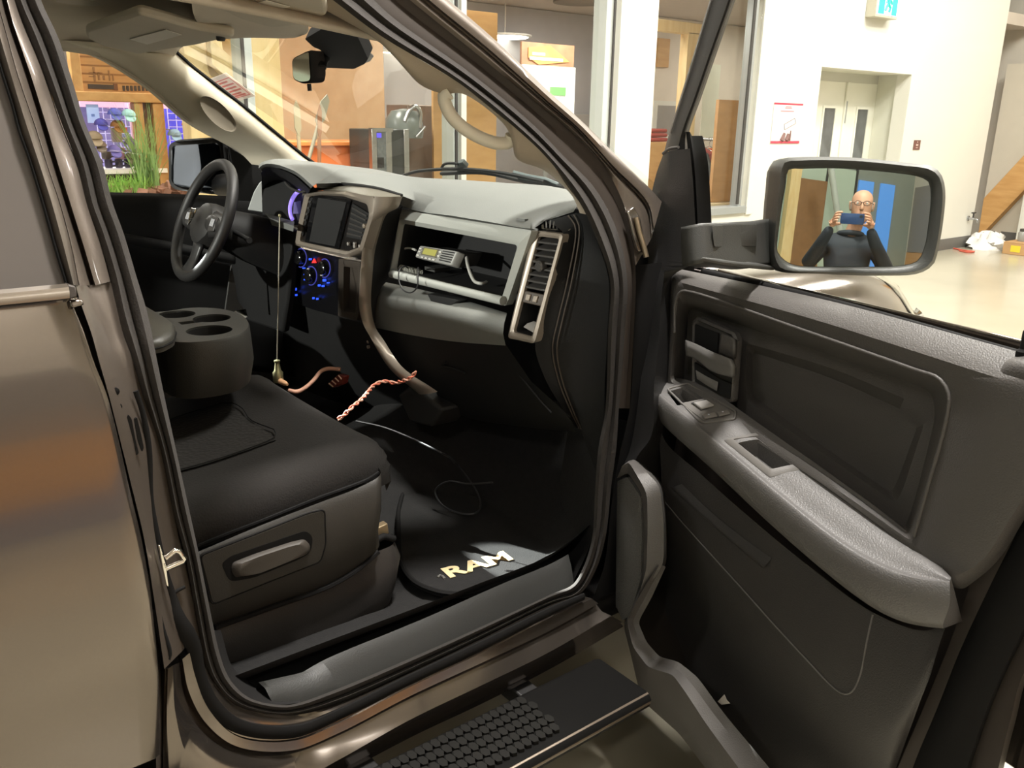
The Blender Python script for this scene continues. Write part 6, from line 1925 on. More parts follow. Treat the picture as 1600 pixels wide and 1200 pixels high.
for k in range(4):
    a = AY(514 + k * 5, 599 - k * 4, 1.116)
    b = AY(520 + k * 4.5, 604 - k * 4, 1.116)
    tube('connector_pin', [a, b], .0022, mat('pin_pale', srgb(226, 190, 170), rough=0.5), t, n=6)
M_blk = mat('lead_black', srgb(40, 40, 42), rough=0.4)
o = tube('antenna_lead', pv('556,658,.99 600,668,1.04 650,688,1.09 690,708,1.11', AY) + pv('712,724,.70 732,748,.66 748,775,.62 750,795,.585 738,803,.58 715,801,.58 690,788,.59 680,768,.62 700,752,.66 730,756,.66 770,754,.67', AZ), .0026, M_blk, None, nu=120, n=6)
tag(o, 'thin black lead looped on the passenger floor mat', 'cable')
AN = thing('whip_antenna', 'thin upright whip antenna on a brass base beside the seat cushion', 'antenna', AX(435, 604, -2.18))
a_ = AX(435, 597, -2.18)
b_ = AX(434, 571, -2.18)
c_ = AX(437, 338, -2.18)
M_brass = mat('antenna_brass', srgb(150, 146, 110), rough=0.35, metal=0.7)
lathe('antenna_base', a_ - VEC((0, 0, 0)), (0, 0, 1), [(.012, 0), (.014, .004), (.014, .028), (.009, .034), (.006, .055), (.008, .058), (.008, .062), (.003, .064)], M_brass, AN, n=18)
tube('antenna_rod', [a_ + VEC((0, 0, .06)), VEC((c_.x, c_.y, c_.z))], .0015, mat('rod_steel', srgb(170, 166, 150), rough=0.3, metal=0.6), AN, n=8)
lathe('antenna_tip', VEC((c_.x, c_.y, c_.z - .002)), (0, 0, 1), [(.003, 0), (.004, .003), (.003, .007)], M_brass, AN, n=10)
lathe('cable_boot', a_ + VEC((.012, .0, .006)), (1, .3, -.15), [(.008, 0), (.007, .02), (.004, .03)], mat('boot_orange', srgb(206, 160, 120), rough=0.5), AN, n=12)
pb_ = prism('paper_slip', ps('366,487 382,484 385,496 369,499', AX, -2.42), VEC((0, .004, .002)), mat('slip_white', srgb(206, 206, 196), rough=0.6), None)
tag(pb_, 'pale paper slip tucked behind the console cup holders', 'paper')
# driver seat cushion and belt stub beyond the console
ds = loft('driver_seat', [[VEC((x, y, z - (.05 if abs(x + 2.75) > .24 else 0))) for x in (-3.02, -2.9, -2.75, -2.6, -2.48)] for y, z in ((0.0, .92), (.3, .89), (.6, .90), (.82, .92), (.88, .86), (.88, .75))], M_cloth, TR, nu=20, nv=24, thick=.02, smooth=80)
prism('seat_belt_guide', ps('362,415 372,470 385,490 352,487', AX, -2.7), VEC((-.01, 0, 0)), mat('belt_grey', srgb(62, 62, 60), rough=0.7), ds)
# ------------------------------------------------------------------ open passenger door
from mathutils.bvhtree import BVHTree


def caster(o):
    c = WL[o.name]
    return BVHTree.FromPolygons([v.co + c for v in o.data.vertices], [tuple(p.vertices) for p in o.data.polygons])


def on(bvh, px, py, off=0.0, fallback=None):
    d = ray(px, py).normalized()
    h, n, i, t = bvh.ray_cast(CP, d)
    if h is None:
        return fallback(px, py) if fallback else None
    if n.dot(d) > 0:
        n = -n
    return h + n * off


def onl(bvh, s, off=0.0):
    return [on(bvh, *[float(q) for q in t.split(',')], off) for t in s.split()]


M_dtrim = mat('door_trim_plastic', srgb(82, 79, 77), rough=0.47, bump=0.45, bscale=380, var=0.05)
M_dlow = mat('door_lower_plastic', srgb(58, 56, 55), rough=0.52, bump=0.4, bscale=400, var=0.06)
M_dpocket = mat('pocket_plastic', srgb(80, 77, 75), rough=0.5, bump=0.35, bscale=400, var=0.05)


def dd(s, d):
    return ps(s, AD, d)


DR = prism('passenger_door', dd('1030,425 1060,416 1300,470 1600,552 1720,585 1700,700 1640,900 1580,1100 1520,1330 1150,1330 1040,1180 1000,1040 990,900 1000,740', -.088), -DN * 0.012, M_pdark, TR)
# outer skin on the far side
sk = [DP(0.08, -.12, .52), DP(1.08, -.12, .52), DP(1.12, -.13, 1.2), DP(1.1, -.11, 1.27), DP(0.03, -.11, 1.27), DP(0.03, -.13, .9)]
prism('outer_skin', sk, -DN * .01, M_paint, DR, bevel=0.004)
# trailing edge bands
e0 = dd('1600,640 1566,760 1522,880 1486,985 1444,1090 1397,1200 1350,1310', .012)
e0b = dd('1603,642 1570,762 1526,884 1490,989 1448,1094 1401,1203 1354,1312', -.028)
e1 = dd('1640,680 1600,806 1552,905 1502,1012 1465,1105 1426,1200 1392,1310', -.03)
e2 = dd('1652,690 1612,818 1564,918 1514,1022 1477,1114 1438,1208 1404,1318', -.012)
e3 = dd('1700,760 1655,860 1610,960 1566,1050 1541,1110 1511,1200 1482,1310', -.018)
e4 = dd('1705,762 1662,862 1616,962 1571,1052 1546,1112 1516,1202 1487,1312', -.035)
e5 = dd('1740,780 1690,900 1640,990 1596,1060 1580,1120 1560,1200 1540,1310', -.03)
e6 = dd('1750,790 1700,905 1650,995 1604,1062 1588,1122 1568,1202 1548,1312', -.10)
cloft('trailing_edge', [e0b, e1], M_pdark, DR, mm=6)
cloft('door_seal', [e1, e2, [(a + b) / 2 + DN * .008 for a, b in zip(e2, e3)], e3, e4], M_rubber, DR, mm=6, smooth=60)
cloft('edge_flange', [e4, [(a + b) / 2 for a, b in zip(e4, e5)], e5, e6], M_pdark, DR, mm=6)

# upper trim with its recess
SEG = 6
oA = [(1046, 417), (1300, 469), (1600, 552), (1720, 585), (1690, 660), (1560, 880), (1500, 925), (1290, 770), (1034, 620)]
oB = [(1050, 428), (1290, 486), (1590, 580), (1690, 610), (1660, 680), (1535, 880), (1478, 908), (1285, 760), (1040, 612)]
iA = [(1060, 452), (1260, 516), (1430, 575), (1480, 592), (1486, 640), (1440, 800), (1424, 846), (1280, 745), (1047, 596)]
iB = [(1062, 460), (1258, 522), (1426, 580), (1472, 597), (1478, 640), (1434, 796), (1420, 838), (1280, 735), (1052, 592)]
iC = [(1075, 480), (1254, 540), (1416, 596), (1456, 610), (1462, 650), (1430, 780), (1414, 825), (1280, 725), (1068, 598)]
R_ = [.03, .2, .3, .03, .03, .1, .02, .1, .03]
R2_ = [.03, .2, .1, .05, .05, .1, .012, .1, .012]
R3_ = [.014, .2, .02, .014, .014, .02, .012, .1, .014]


def dl(L, d):
    return [AD(x, y, d) for x, y in L]


lp_ = [rnd(dl(oA, -.035), R_, SEG), rnd(dl(oA, -.012), R_, SEG), rnd(dl(oB, .018), R_, SEG),
       rnd(dl([(a * .55 + c * .45, b * .55 + e * .45) for (a, b), (c, e) in zip(oB, iA)], .030), R2_, SEG),
       rnd(dl(iA, .028), R2_, SEG), rnd(dl(iB, .020), R2_, SEG), rnd(dl(iC, -.048), R2_, SEG)]
pA = [(1166, 536), (1300, 574), (1420, 626), (1438, 636), (1444, 662), (1412, 762), (1400, 786), (1290, 712), (1166, 626)]
pB = [(1176, 550), (1300, 590), (1412, 642), (1428, 652), (1433, 668), (1402, 752), (1392, 770), (1290, 700), (1176, 618)]
lp_ += [rnd(dl(pA, -.048), R3_, SEG), rnd(dl(pB, -.078), R3_, SEG)]
UT = rings('door_trim', lp_, M_dtrim, DR, cap1=True, smooth=40)
tube('recess_bead', resample(dl([(1054, 520), (1056, 470), (1064, 456), (1078, 456), (1258, 517), (1428, 577), (1468, 592), (1482, 615), (1480, 650), (1450, 760), (1428, 838)], .029), 90), .0036, M_dtrim, UT, n=8)
# inner release handle
bz = rnd(dd('1082,503 1090,495 1148,520 1153,531 1146,628 1136,630 1081,600', -.004), .006, 4)
HZ = rings('release_bezel', [[p - DN * .012 for p in bz], bz, scale_loop(bz, .93, DN * .004), scale_loop(bz, .86, -DN * .004)], M_dtrim, DR, cap1=True, smooth=50)
prism('handle_cavity', dd('1086,507 1122,521 1120,556 1085,540', .0025), -DN * .004, M_bin, HZ)
prism('handle_cavity', dd('1085,566 1120,590 1142,600 1140,624 1086,596', .0025), -DN * .004, M_bin, HZ)
loft('release_lever', [dd('1071,531 1085,536 1112,549 1143,561', .030), dd('1070,540 1085,546 1112,560 1144,572', .036), dd('1072,556 1085,560 1112,580 1144,590', .030)], mat('lever_grey', srgb(104, 102, 100), rough=0.42, bump=0.2, bscale=400), HZ, nu=16, nv=8, thick=0.012, off=-1)
loft('lock_paddle', [dd('1126,521 1137,524 1148,530', .012), dd('1124,538 1136,543 1147,549', .018), dd('1123,552 1135,558 1146,562', .010)], M_dtrim, HZ, nu=8, nv=8, thick=.008, off=-1)
loft('finger_scoop', [dd('1087,578 1104,588 1122,597', .004), dd('1088,585 1104,596 1121,606', .008), dd('1089,592 1104,602 1120,611', .004)], mat('scoop_grey', srgb(120, 117, 114), rough=0.4), HZ, nu=10, nv=6)

# arm rest as closed cross sections along its length
Bk = [(1034, 594), (1042, 590), (1088, 590), (1145, 634), (1205, 675), (1300, 742), (1380, 800), (1421, 832), (1456, 868), (1486, 902)]
E_ = [(1022, 602), (1018, 608), (1050, 634), (1112, 684), (1195, 756), (1290, 836), (1350, 876), (1400, 897), (1440, 907), (1484, 910)]
Mt = [((a[0] + b[0]) / 2, (a[1] + b[1]) / 2) for a, b in zip(Bk, E_)]
Lw = [(1018, 618), (1016, 628), (1034, 660), (1090, 700), (1163, 776), (1258, 860), (1320, 912), (1370, 948), (1418, 970), (1474, 974)]
Lm = [(1016, 611), (1013, 618), (1038, 648), (1100, 694), (1178, 768), (1272, 852), (1334, 900), (1386, 928), (1430, 942), (1484, 942)]
st = []
dback = [.02, .0, .0, .0, .0, .0, .0, .0, .02, .03]
dfront = [.05, .075, .085, .088, .090, .090, .088, .082, .074, .060]
for i in range(len(Bk)):
    b, m_, e, l, lm = Bk[i], Mt[i], E_[i], Lw[i], Lm[i]
    df, db = dfront[i], dback[i]
    P = [AD(*b, db - .02), AD(*b, db), AD(*m_, (db + df) / 2 + .002), AD(e[0] * .8 + m_[0] * .2, e[1] * .8 + m_[1] * .2, df - .012), AD(*e, df), AD(*lm, df + .004), AD(*l, df - .004), AD(l[0], l[1] + 8, df * .55)]
    P.append(P[-1] - DN * (df * .55 + .015))
    st.append(P)
cols = list(zip(*st))
cols = [ctrl(c, 6) for c in cols]
for c in cols:
    for _ in range(30):
        c[1:-1] = [(c[i - 1] + c[i] * 2 + c[i + 1]) / 4 for i in range(1, len(c) - 1)]
stn = list(zip(*cols))
loops = []
for s in stn:
    loops.append([VEC(s[0]), VEC(s[1])] + ctrl(list(s[1:8]), 5)[1:] + [VEC(s[8])])
AR = rings('arm_rest', loops, mat('armrest_vinyl', srgb(98, 96, 95), rough=0.45, bump=0.5, bscale=360, var=0.05), DR, cap0=True, cap1=True, smooth=50)
ab = caster(AR)
# cut the two pockets
def pocket(s, depth):
    tp = onl(ab, s, .02)
    return prism('cutter', rnd(tp, .004, 3), VEC((0, 0, -depth)) - DN * .004, M_bin, None)


pk1 = '1047,609 1075,603 1104,622 1063,629'
pk2 = '1145,688 1187,682 1246,726 1204,735'
w1, w2 = onl(ab, pk1, 0), onl(ab, pk2, 0)
apply_cut(AR, [pocket(pk1, .055), pocket(pk2, .06)])
for nm, w in (('switch_pocket', w1), ('pull_pocket', w2)):
    L_ = rnd([p + VEC((0, 0, -.0005)) for p in w], .004, 3)
    rings(nm, [[p for p in L_], [p + VEC((0, 0, -.038)) - DN * .002 for p in scale_loop(L_, .99)]], mat('pocket_black', srgb(9, 9, 9), rough=0.9, spec=0.1), AR, cap1=True, smooth=30)


def bezel(nm, outer, inner, m):
    a, b = rnd(onl(ab, outer, .0005), .006, 4), rnd(onl(ab, inner, .0005), .005, 4)
    up = VEC((0, 0, .0025))
    return rings(nm, [a, [p + up for p in scale_loop(a, .985)], [p + up for p in b], [p - up for p in b]], m, AR, cap1=False, smooth=50)


M_sw = mat('switch_bezel', srgb(104, 101, 98), rough=0.42, bump=0.15, bscale=400)
# switch bezel surrounds the pocket and carries the window switch
a_ = rnd(onl(ab, '1043,609 1075,600 1150,644 1148,656 1101,662 1092,658', .0008), .006, 4)
SWB = tube('switch_bezel', [p + VEC((0, 0, .001)) for p in a_], .0028, M_sw, AR, closed=True, n=8)
prism('switch_plate', onl(ab, '1064,631 1106,623 1148,646 1146,655 1102,660', .0012), VEC((0, 0, .0015)), M_sw, AR, bevel=0.001)
prism('window_switch', onl(ab, '1084,633 1104,629 1116,637 1096,642', .003), VEC((0, 0, .005)), mat('switch_pale', srgb(150, 147, 144), rough=0.4), AR, bevel=0.0015)
prism('switch_well', onl(ab, '1080,631 1103,626 1108,629 1086,634', .0028), VEC((0, 0, .0008)), M_bin, AR)
for s in ('1097,652 1117,648 1121,653 1102,657', '1120,648 1137,644 1141,649 1124,653'):
    b_ = prism('lock_switch', onl(ab, s, .003), VEC((0, 0, .004)), mat('switch_mid', srgb(122, 118, 115), rough=0.4), AR, bevel=0.001)
bezel('pull_bezel', '1130,688 1185,677 1268,731 1203,747', '1145,688 1187,682 1246,726 1204,735', M_sw)
for p in ((1109, 651), (1130, 647)):
    q = on(ab, *p, .0075)
    lathe('switch_mark', q, (0, 0, 1), [(.002, -.001), (.002, .0006), (.001, .0008)], M_lwht, AR, n=10)

# lower panel
ra = dd('1028,655 1040,690 1092,738 1165,803 1262,883 1366,958 1452,985 1488,950', .022)
rb = dd('1032,715 1058,775 1118,835 1195,900 1285,985 1345,1030 1430,1050 1470,1000', .030)
rc = dd('1034,776 1060,808 1112,866 1205,970 1290,1062 1345,1110 1405,1110 1452,1060', .030)
rd = dd('1036,792 1060,826 1106,882 1195,988 1276,1082 1335,1150 1385,1160 1438,1095', .022)
re_ = dd('1042,850 1066,888 1096,950 1150,1050 1232,1170 1300,1250 1360,1270 1400,1200', -.045)
rf2 = dd('1040,960 1060,1000 1080,1060 1122,1140 1190,1250 1260,1340 1330,1360 1370,1310', -.05)
LPN = cloft('lower_panel', [ra, rb, rc, rd, re_, rf2], M_dlow, DR, mm=7, smooth=60)
lb = caster(LPN)
tube('panel_seam', onl(lb, '1036,780 1060,809 1112,867 1160,920 1210,976 1260,1030 1300,1072 1318,1084 1332,1080 1345,1052 1355,1000 1364,960', .0005), .0018, mat('seam_grey', srgb(104, 102, 100), rough=0.4), LPN, nu=80, n=6)
loft('scoop_ridge', [onl(lb, '1048,762 1100,808 1150,852 1190,886', .001), [p + DN * .010 for p in onl(lb, '1056,760 1106,806 1156,848 1200,884', .001)], onl(lb, '1066,756 1114,802 1164,842 1206,872', .001)], M_dlow, LPN, nu=20, nv=8, smooth=80)
# map pocket
rT = [(1035, 882), (1010, 930), (988, 970), (1000, 1005), (1022, 1032), (1055, 1043), (1080, 1067), (1120, 1122), (1190, 1208), (1260, 1295)]
rI = [(1040, 886), (1018, 934), (997, 972), (1010, 1003), (1030, 1026), (1060, 1034), (1090, 1058), (1132, 1116), (1204, 1202), (1275, 1290)]
rO = [(1028, 884), (1002, 926), (979, 968), (989, 1011), (1013, 1043), (1051, 1054), (1070, 1080), (1104, 1132), (1163, 1212), (1230, 1297)]
wM = [(1024, 886), (996, 928), (977, 972), (987, 1015), (1003, 1052), (1026, 1072), (1048, 1098), (1080, 1140), (1130, 1206), (1185, 1285)]
wB = [(1020, 890), (990, 931), (974, 977), (985, 1020), (996, 1068), (1005, 1096), (1034, 1122), (1062, 1147), (1102, 1200), (1145, 1265)]
zero = [(1020, 890)]
# rear upright and top rail of the window frame
fu = [DP(1.07, -.055, 1.24), DP(1.04, -.06, 1.5), DP(.98, -.09, 1.72), DP(.90, -.11, 1.84), DP(.72, -.12, 1.885), DP(.5, -.115, 1.88), DP(.36, -.10, 1.85)]
tube('frame_rear_upright', fu, .028, M_blackpl, DR, nu=40, n=10)
ex_ = lambda x, d: d + .065 * min(1.0, max(0.0, (1110 - x) / 110.0))
MPK = lloft('map_pocket', [[AD(x, y, .03) for x, y in rI], [AD(x, y, ex_(x, .086)) for x, y in rI], [AD(x, y, ex_(x, .094)) for x, y in rT], [AD(x, y, ex_(x, .112)) for x, y in rO], [AD(x, y, ex_(x, .100)) for x, y in wM], [AD(x, y, ex_(x, .080)) for x, y in wB], [AD(x + 4, y, .0) for x, y in wB]], M_dpocket, DR, mm=7, smooth=24)
# speaker
gr = rnd(dd('964,752 980,745 1001,777 1003,828 1001,905 984,962 972,970 962,945', .165), .006, 4)
SPK = rings('speaker_grille', [[p - DN * .03 for p in gr], gr, scale_loop(gr, .9, DN * .003)], mat('speaker_mesh', srgb(84, 83, 80), rough=0.6, bump=1.0, bscale=420, voro=True, var=0.15, vscale=400), DR, smooth=50)
f0 = dd('964,747 981,738 1004,773 1007,830 1005,905 988,965 974,974', .167)
f1 = dd('972,728 983,722 1011,770 1012,830 1010,890 995,940 982,968', .175)
f2 = dd('980,722 991,718 1031,759 1037,815 1037,880 1012,925 990,965', .150)
f3 = dd('990,710 1000,712 1036,757 1042,815 1042,880 1016,928 994,968', .04)
lloft('speaker_surround', [[p - DN * .02 for p in f0], f0, f1, f2, f3], M_dpocket, DR, mm=7, smooth=45)
# front edge panel and mirror sail
s0_ = pv('1037,239,.0 1025,273,.0 1015,322,.0 1013,380,.02 1012,452,.05 1006,540,.08 998,620,.11 985,700,.13 966,750,.14 962,850,.14 962,950,.12', AD)
s1_ = pv('1046,236,.03 1043,300,.03 1041,350,.03 1040,408,.04 1034,460,.07 1029,540,.09 1022,600,.11 1018,680,.12 992,722,.14 985,850,.14 975,950,.12', AD)
s2_ = dd('1078,232 1083,285 1086,340 1090,408 1052,425 1048,500 1046,590 1038,650 1030,760 1036,850 1030,890', .014)
cloft('mirror_sail', [[p - DN * .06 for p in s0_], s0_, s1_, s2_], M_blackpl, DR, mm=7, smooth=50)
tube('sail_joint', dd('1013,452 1029,457 1034,452', .027), .0015, M_bin, DR, n=6)
tube('sail_highlight', dd('1036,240 1045,233 1060,230', .016), .0035, M_dpocket, DR, nu=10, n=8)
prism('sail_grip', dd('1017,358 1024,368 1031,392 1024,386 1016,372', .012), DN * .004, M_bin, DR, bevel=0.001)
# window frame
w0 = dd('1136,-80 1109,0 1085,80 1062,155 1045,210 1038,236', -.05)
w1_ = dd('1140,-80 1114,0 1090,80 1067,155 1050,210 1044,236', -.02)
w2_ = dd('1163,-80 1138,0 1110,80 1084,155 1066,205 1058,236', -.012)
w3_ = dd('1170,-80 1145,0 1117,80 1091,155 1072,208 1070,236', -.022)
w4_ = dd('1174,-80 1149,0 1121,80 1095,155 1076,210 1076,236', -.05)
WF = cloft('door_window_frame', [w0, w1_, w2_, w3_, w4_], M_blackpl, DR, mm=6, smooth=40)
tube('frame_bead', dd('1168,-80 1143,0 1115,80 1089,155 1071,206', -.017), .0018, mat('bead_grey', srgb(110, 108, 106), rough=0.4), WF, nu=30, n=6)
tube('frame_bead', dd('1138,-80 1112,0 1088,80 1065,155 1048,208', -.020), .0018, mat('bead_grey', srgb(110, 108, 106), rough=0.4), WF, nu=30, n=6)
c0_ = dd('1072,206 1076,250 1080,320 1082,408', -.02)
c1_ = dd('1078,206 1084,250 1089,320 1092,408', -.012)
c2_ = dd('1081,212 1089,250 1094,320 1098,408', -.022)
c3_ = [p - DN * .03 for p in c2_]
cloft('glass_run', [c0_, c1_, c2_, c3_], M_rubber, WF, mm=6, smooth=50)
pane = dd('1149,0 1121,80 1095,155 1078,212 1088,260 1096,408 1300,472 1600,556 1760,600 1760,-80 1174,-80', -.05)
prism('door_glass', pane, -DN * .004, M_clear, DR)
tube('belt_strip', dd('1098,424 1300,472 1600,556 1740,592', -.03), .006, M_rubber, DR, nu=30, n=8, flat=1.4)
lk = AD(1597, 553, -.01)
lathe('lock_knob', lk, (0, 0, 1), [(.009, -.008), (.009, .004), (.005, .008), (.005, .034), (.003, .038)], M_rubber, DR, n=14)
loft('lock_boss', [dd('1560,566 1578,558 1600,556 1640,566', -.006), dd('1556,584 1576,570 1600,570 1640,582', .022), dd('1556,610 1580,604 1610,610 1640,620', .024)], M_dtrim, DR, nu=12, nv=10, smooth=80)
# scrap of paper in the pocket
sc = prism('paper_scrap', ps('1122,1096 1132,1085 1136,1094 1141,1099 1128,1101', AD, .045), DN * .001, mat('scrap_white', srgb(232, 224, 208), rough=0.6), None)
tag(sc, 'small white paper scrap in the door map pocket', 'paper')

# door mirror -------------------------------------------------------------------------
MT = 1.72
mcn = AT(1335, 340, MT)
mn = (CP - mcn).normalized()
mr_ = VEC((0, 0, 1)).cross(mn).normalized()


def AM(px, py, o=0.0):
    return AP(px, py, mcn + mn * o, mn)


mo_ = ps('1224,251 1246,247 1331,247 1415,255 1458,261 1471,272 1478,296 1475,345 1467,390 1460,412 1439,426 1377,430 1284,427 1218,422 1211,409 1209,382 1212,340 1216,296', AM)
mg_ = ps('1231,264 1250,263 1302,262 1396,269 1439,276 1452,283 1456,300 1452,352 1445,390 1434,409 1406,416 1321,417 1237,414 1218,401 1212,390 1214,370 1220,324 1226,290', AM)
NMR = 72
mo_ = resample(mo_, NMR, True, True)
mg_ = resample(mg_, NMR, True, True)
# align starting points
k0 = min(range(NMR), key=lambda k: (mg_[k] - mo_[0]).length)
mg_ = mg_[k0:] + mg_[:k0]
# viewed from behind the head leans away to the left
bv = -mn * 0.10 - mr_ * 0.02
M_mshell = mat('mirror_grey', srgb(66, 66, 64), rough=0.45, bump=0.25, bscale=420, var=0.05)
back = scale_loop(mo_, .8, bv)
midl = [p + (-mn * .05 - mr_ * .012) for p in scale_loop(mo_, 1.0)]
left = mr_
mh = []
for sc_, sh_ in ((0.72, -mn * .13 - mr_ * .065), (0.93, -mn * .10 - mr_ * .045), (1.015, -mn * .055 - mr_ * .022), (1.02, -mn * .018 - mr_ * .003)):
    mh.append(scale_loop(mo_, sc_, sh_))
mh += [[a * .75 + b * .25 for a, b in zip(mo_, mg_)], [a * .35 + b * .65 - mn * .002 for a, b in zip(mo_, mg_)], [a * .05 + b * .95 - mn * .010 for a, b in zip(mo_, mg_)], [p - mn * .018 for p in mg_]]
DM = rings('door_mirror', mh, M_mshell, DR, cap0=True, cap1=False, smooth=55)
# convex glass
cg = sum(mg_, VEC((0, 0, 0))) / NMR
RADI = 2.6
gl_rows = []
for t in [0.02 + .98 * i / 20 for i in range(21)]:
    r = []
    for p in mg_:
        q = cg + (p - cg) * t * .995
        h = (q - cg).length
        r.append(q + mn * (-.012 - h * h / (2 * RADI)))
    gl_rows.append(r)
rings('mirror_glass', gl_rows, mat('door_mirror_glass', srgb(225, 228, 222), rough=0.0, metal=1.0), DM, cap0=True, cap1=False, smooth=180)
# arm
q0 = [AT(1096, 350, 1.66), AT(1096, 405, 1.66)]
arm = [ps('1094,349 1094,380 1096,409', lambda x, y: AT(x, y, 1.64)), ps('1140,347 1140,382 1142,412', lambda x, y: AT(x, y, 1.69)), ps('1180,345 1180,384 1182,416', lambda x, y: AT(x, y, 1.77)), ps('1212,340 1212,384 1212,415', lambda x, y: AT(x, y, 1.84))]
loft('mirror_arm', arm, M_mshell, DM, nu=12, nv=12, thick=.05, off=-1, smooth=40)
prism('arm_cover', rnd([AT(x, y, 1.655 + (x - 1115) * .0016) for x, y in ((1112, 353), (1182, 350), (1182, 384), (1116, 386))], .006), -mn * .006, M_mshell, DM, bevel=0.002)
prism('arm_skirt', [AT(x, y, t) for x, y, t in ((1094, 409, 1.63), (1180, 417, 1.77), (1212, 424, 1.82), (1130, 416, 1.66))], VEC((0, 0, .01)), M_mshell, DM, bevel=0.003)
# ------------------------------------------------------------------ the photographer, reflected in the door mirror
# stands behind the camera, phone held in front of the face; looks along -mn (towards the mirror)
pf = -mn
pf = VEC((pf.x, pf.y, 0)).normalized()        # facing direction
pr = VEC((pf.y, -pf.x, 0))                    # the person's right hand side
def PP(r, f, z):
    return VEC((0, 0, 0)) + pr * r + pf * f + VEC((0, 0, z))


M_skin = mat('skin', srgb(206, 158, 132), rough=0.55, var=0.06, vscale=12)
M_coat = mat('navy_jacket', srgb(38, 44, 54), rough=0.75, var=0.12, vscale=10, bump=0.2, bscale=40)
M_trou = mat('dark_trousers', srgb(44, 44, 48), rough=0.85, var=0.1)
PE = thing('person', 'person in a dark navy jacket holding up a blue phone, reflected in the door mirror', 'person', PP(0, -.45, 0))


def skin_mesh(name, pts, edges, radii, m, parent, root=0, sub=2):
    me = bpy.data.meshes.new(name)
    pw = WL[parent.name]
    me.from_pydata([VEC(p) - pw for p in pts], edges, [])
    o = bpy.data.objects.new(name, me)
    COL.objects.link(o)
    o.parent = parent
    WL[o.name] = pw
    o.modifiers.new('skin', 'SKIN')
    sv = me.skin_vertices[0].data
    for i, r in enumerate(radii):
        sv[i].radius = r if isinstance(r, tuple) else (r, r)
    sv[root].use_root = True
    if sub:
        s = o.modifiers.new('sub', 'SUBSURF')
        s.levels = s.render_levels = sub
    bpy.context.view_layer.update()
    dg = bpy.context.evaluated_depsgraph_get()
    dg.update()
    nm = bpy.data.meshes.new_from_object(o.evaluated_get(dg))
    o.modifiers.clear()
    o.data = nm
    nm.materials.clear()
    nm.materials.append(m)
    nm.polygons.foreach_set('use_smooth', [True] * len(nm.polygons))
    return o


bf = -.36   # body offset behind the camera
# wrists either side of the phone
wR, wL = PP(.125, -.045, 1.535), PP(-.135, -.045, 1.535)
P = [PP(0, bf, .95), PP(0, bf, 1.12), PP(0, bf + .01, 1.30), PP(0, bf, 1.44), PP(0, bf + .02, 1.53),
     PP(.17, bf, 1.43), PP(.30, bf + .06, 1.24), PP(.17, -.10, 1.44), wR,
     PP(-.17, bf, 1.43), PP(-.30, bf + .06, 1.24), PP(-.18, -.10, 1.44), wL,
     PP(.10, bf, .88), PP(.11, bf + .01, .50), PP(.11, bf, .10), PP(.12, bf + .12, .05),
     PP(-.10, bf, .88), PP(-.11, bf + .01, .50), PP(-.11, bf, .10), PP(-.12, bf + .12, .05)]
Ed = [(0, 1), (1, 2), (2, 3), (3, 4), (3, 5), (5, 6), (6, 7), (7, 8), (3, 9), (9, 10), (10, 11), (11, 12), (0, 13), (13, 14), (14, 15), (15, 16), (0, 17), (17, 18), (18, 19), (19, 20)]
Rd = [(.17, .13), (.18, .13), (.19, .13), (.15, .11), (.062, .062), .075, .058, .045, .034, .075, .058, .045, .034, .10, .07, .05, .045, .10, .07, .05, .045]
BODY = skin_mesh('body', P, Ed, Rd, M_coat, PE)
# head: lathe-like stack shaped as a skull, chin down a little towards the phone
hc_ = PP(0.055, bf + .10, 1.715)
rows = []
prof = [(-.125, .030, .045, .030), (-.112, .048, .062, .022), (-.085, .060, .078, .012), (-.05, .068, .088, .004), (-.01, .074, .094, 0), (.03, .077, .097, -.004), (.065, .074, .094, -.008), (.095, .060, .078, -.012), (.115, .036, .050, -.014), (.122, .010, .014, -.014)]
for h, w, dp, sh in prof:
    rows.append([hc_ + pr * (w * math.cos(a)) + pf * (dp * math.sin(a) + sh) + VEC((0, 0, h)) for a in [2 * math.pi * i / 28 for i in range(28)]])
HD = loft('head', rows, M_skin, PE, closed=True, raw=True, cap0=True, cap1=True, smooth=90)
tube('neck', [PP(0, bf + .02, 1.47), PP(.03, bf + .06, 1.58), hc_ - VEC((0, 0, .07))], [.058, .055, .052], M_skin, HD, nu=0, n=16)


def HP(r, f, z):
    return hc_ + pr * r + pf * f + VEC((0, 0, z))


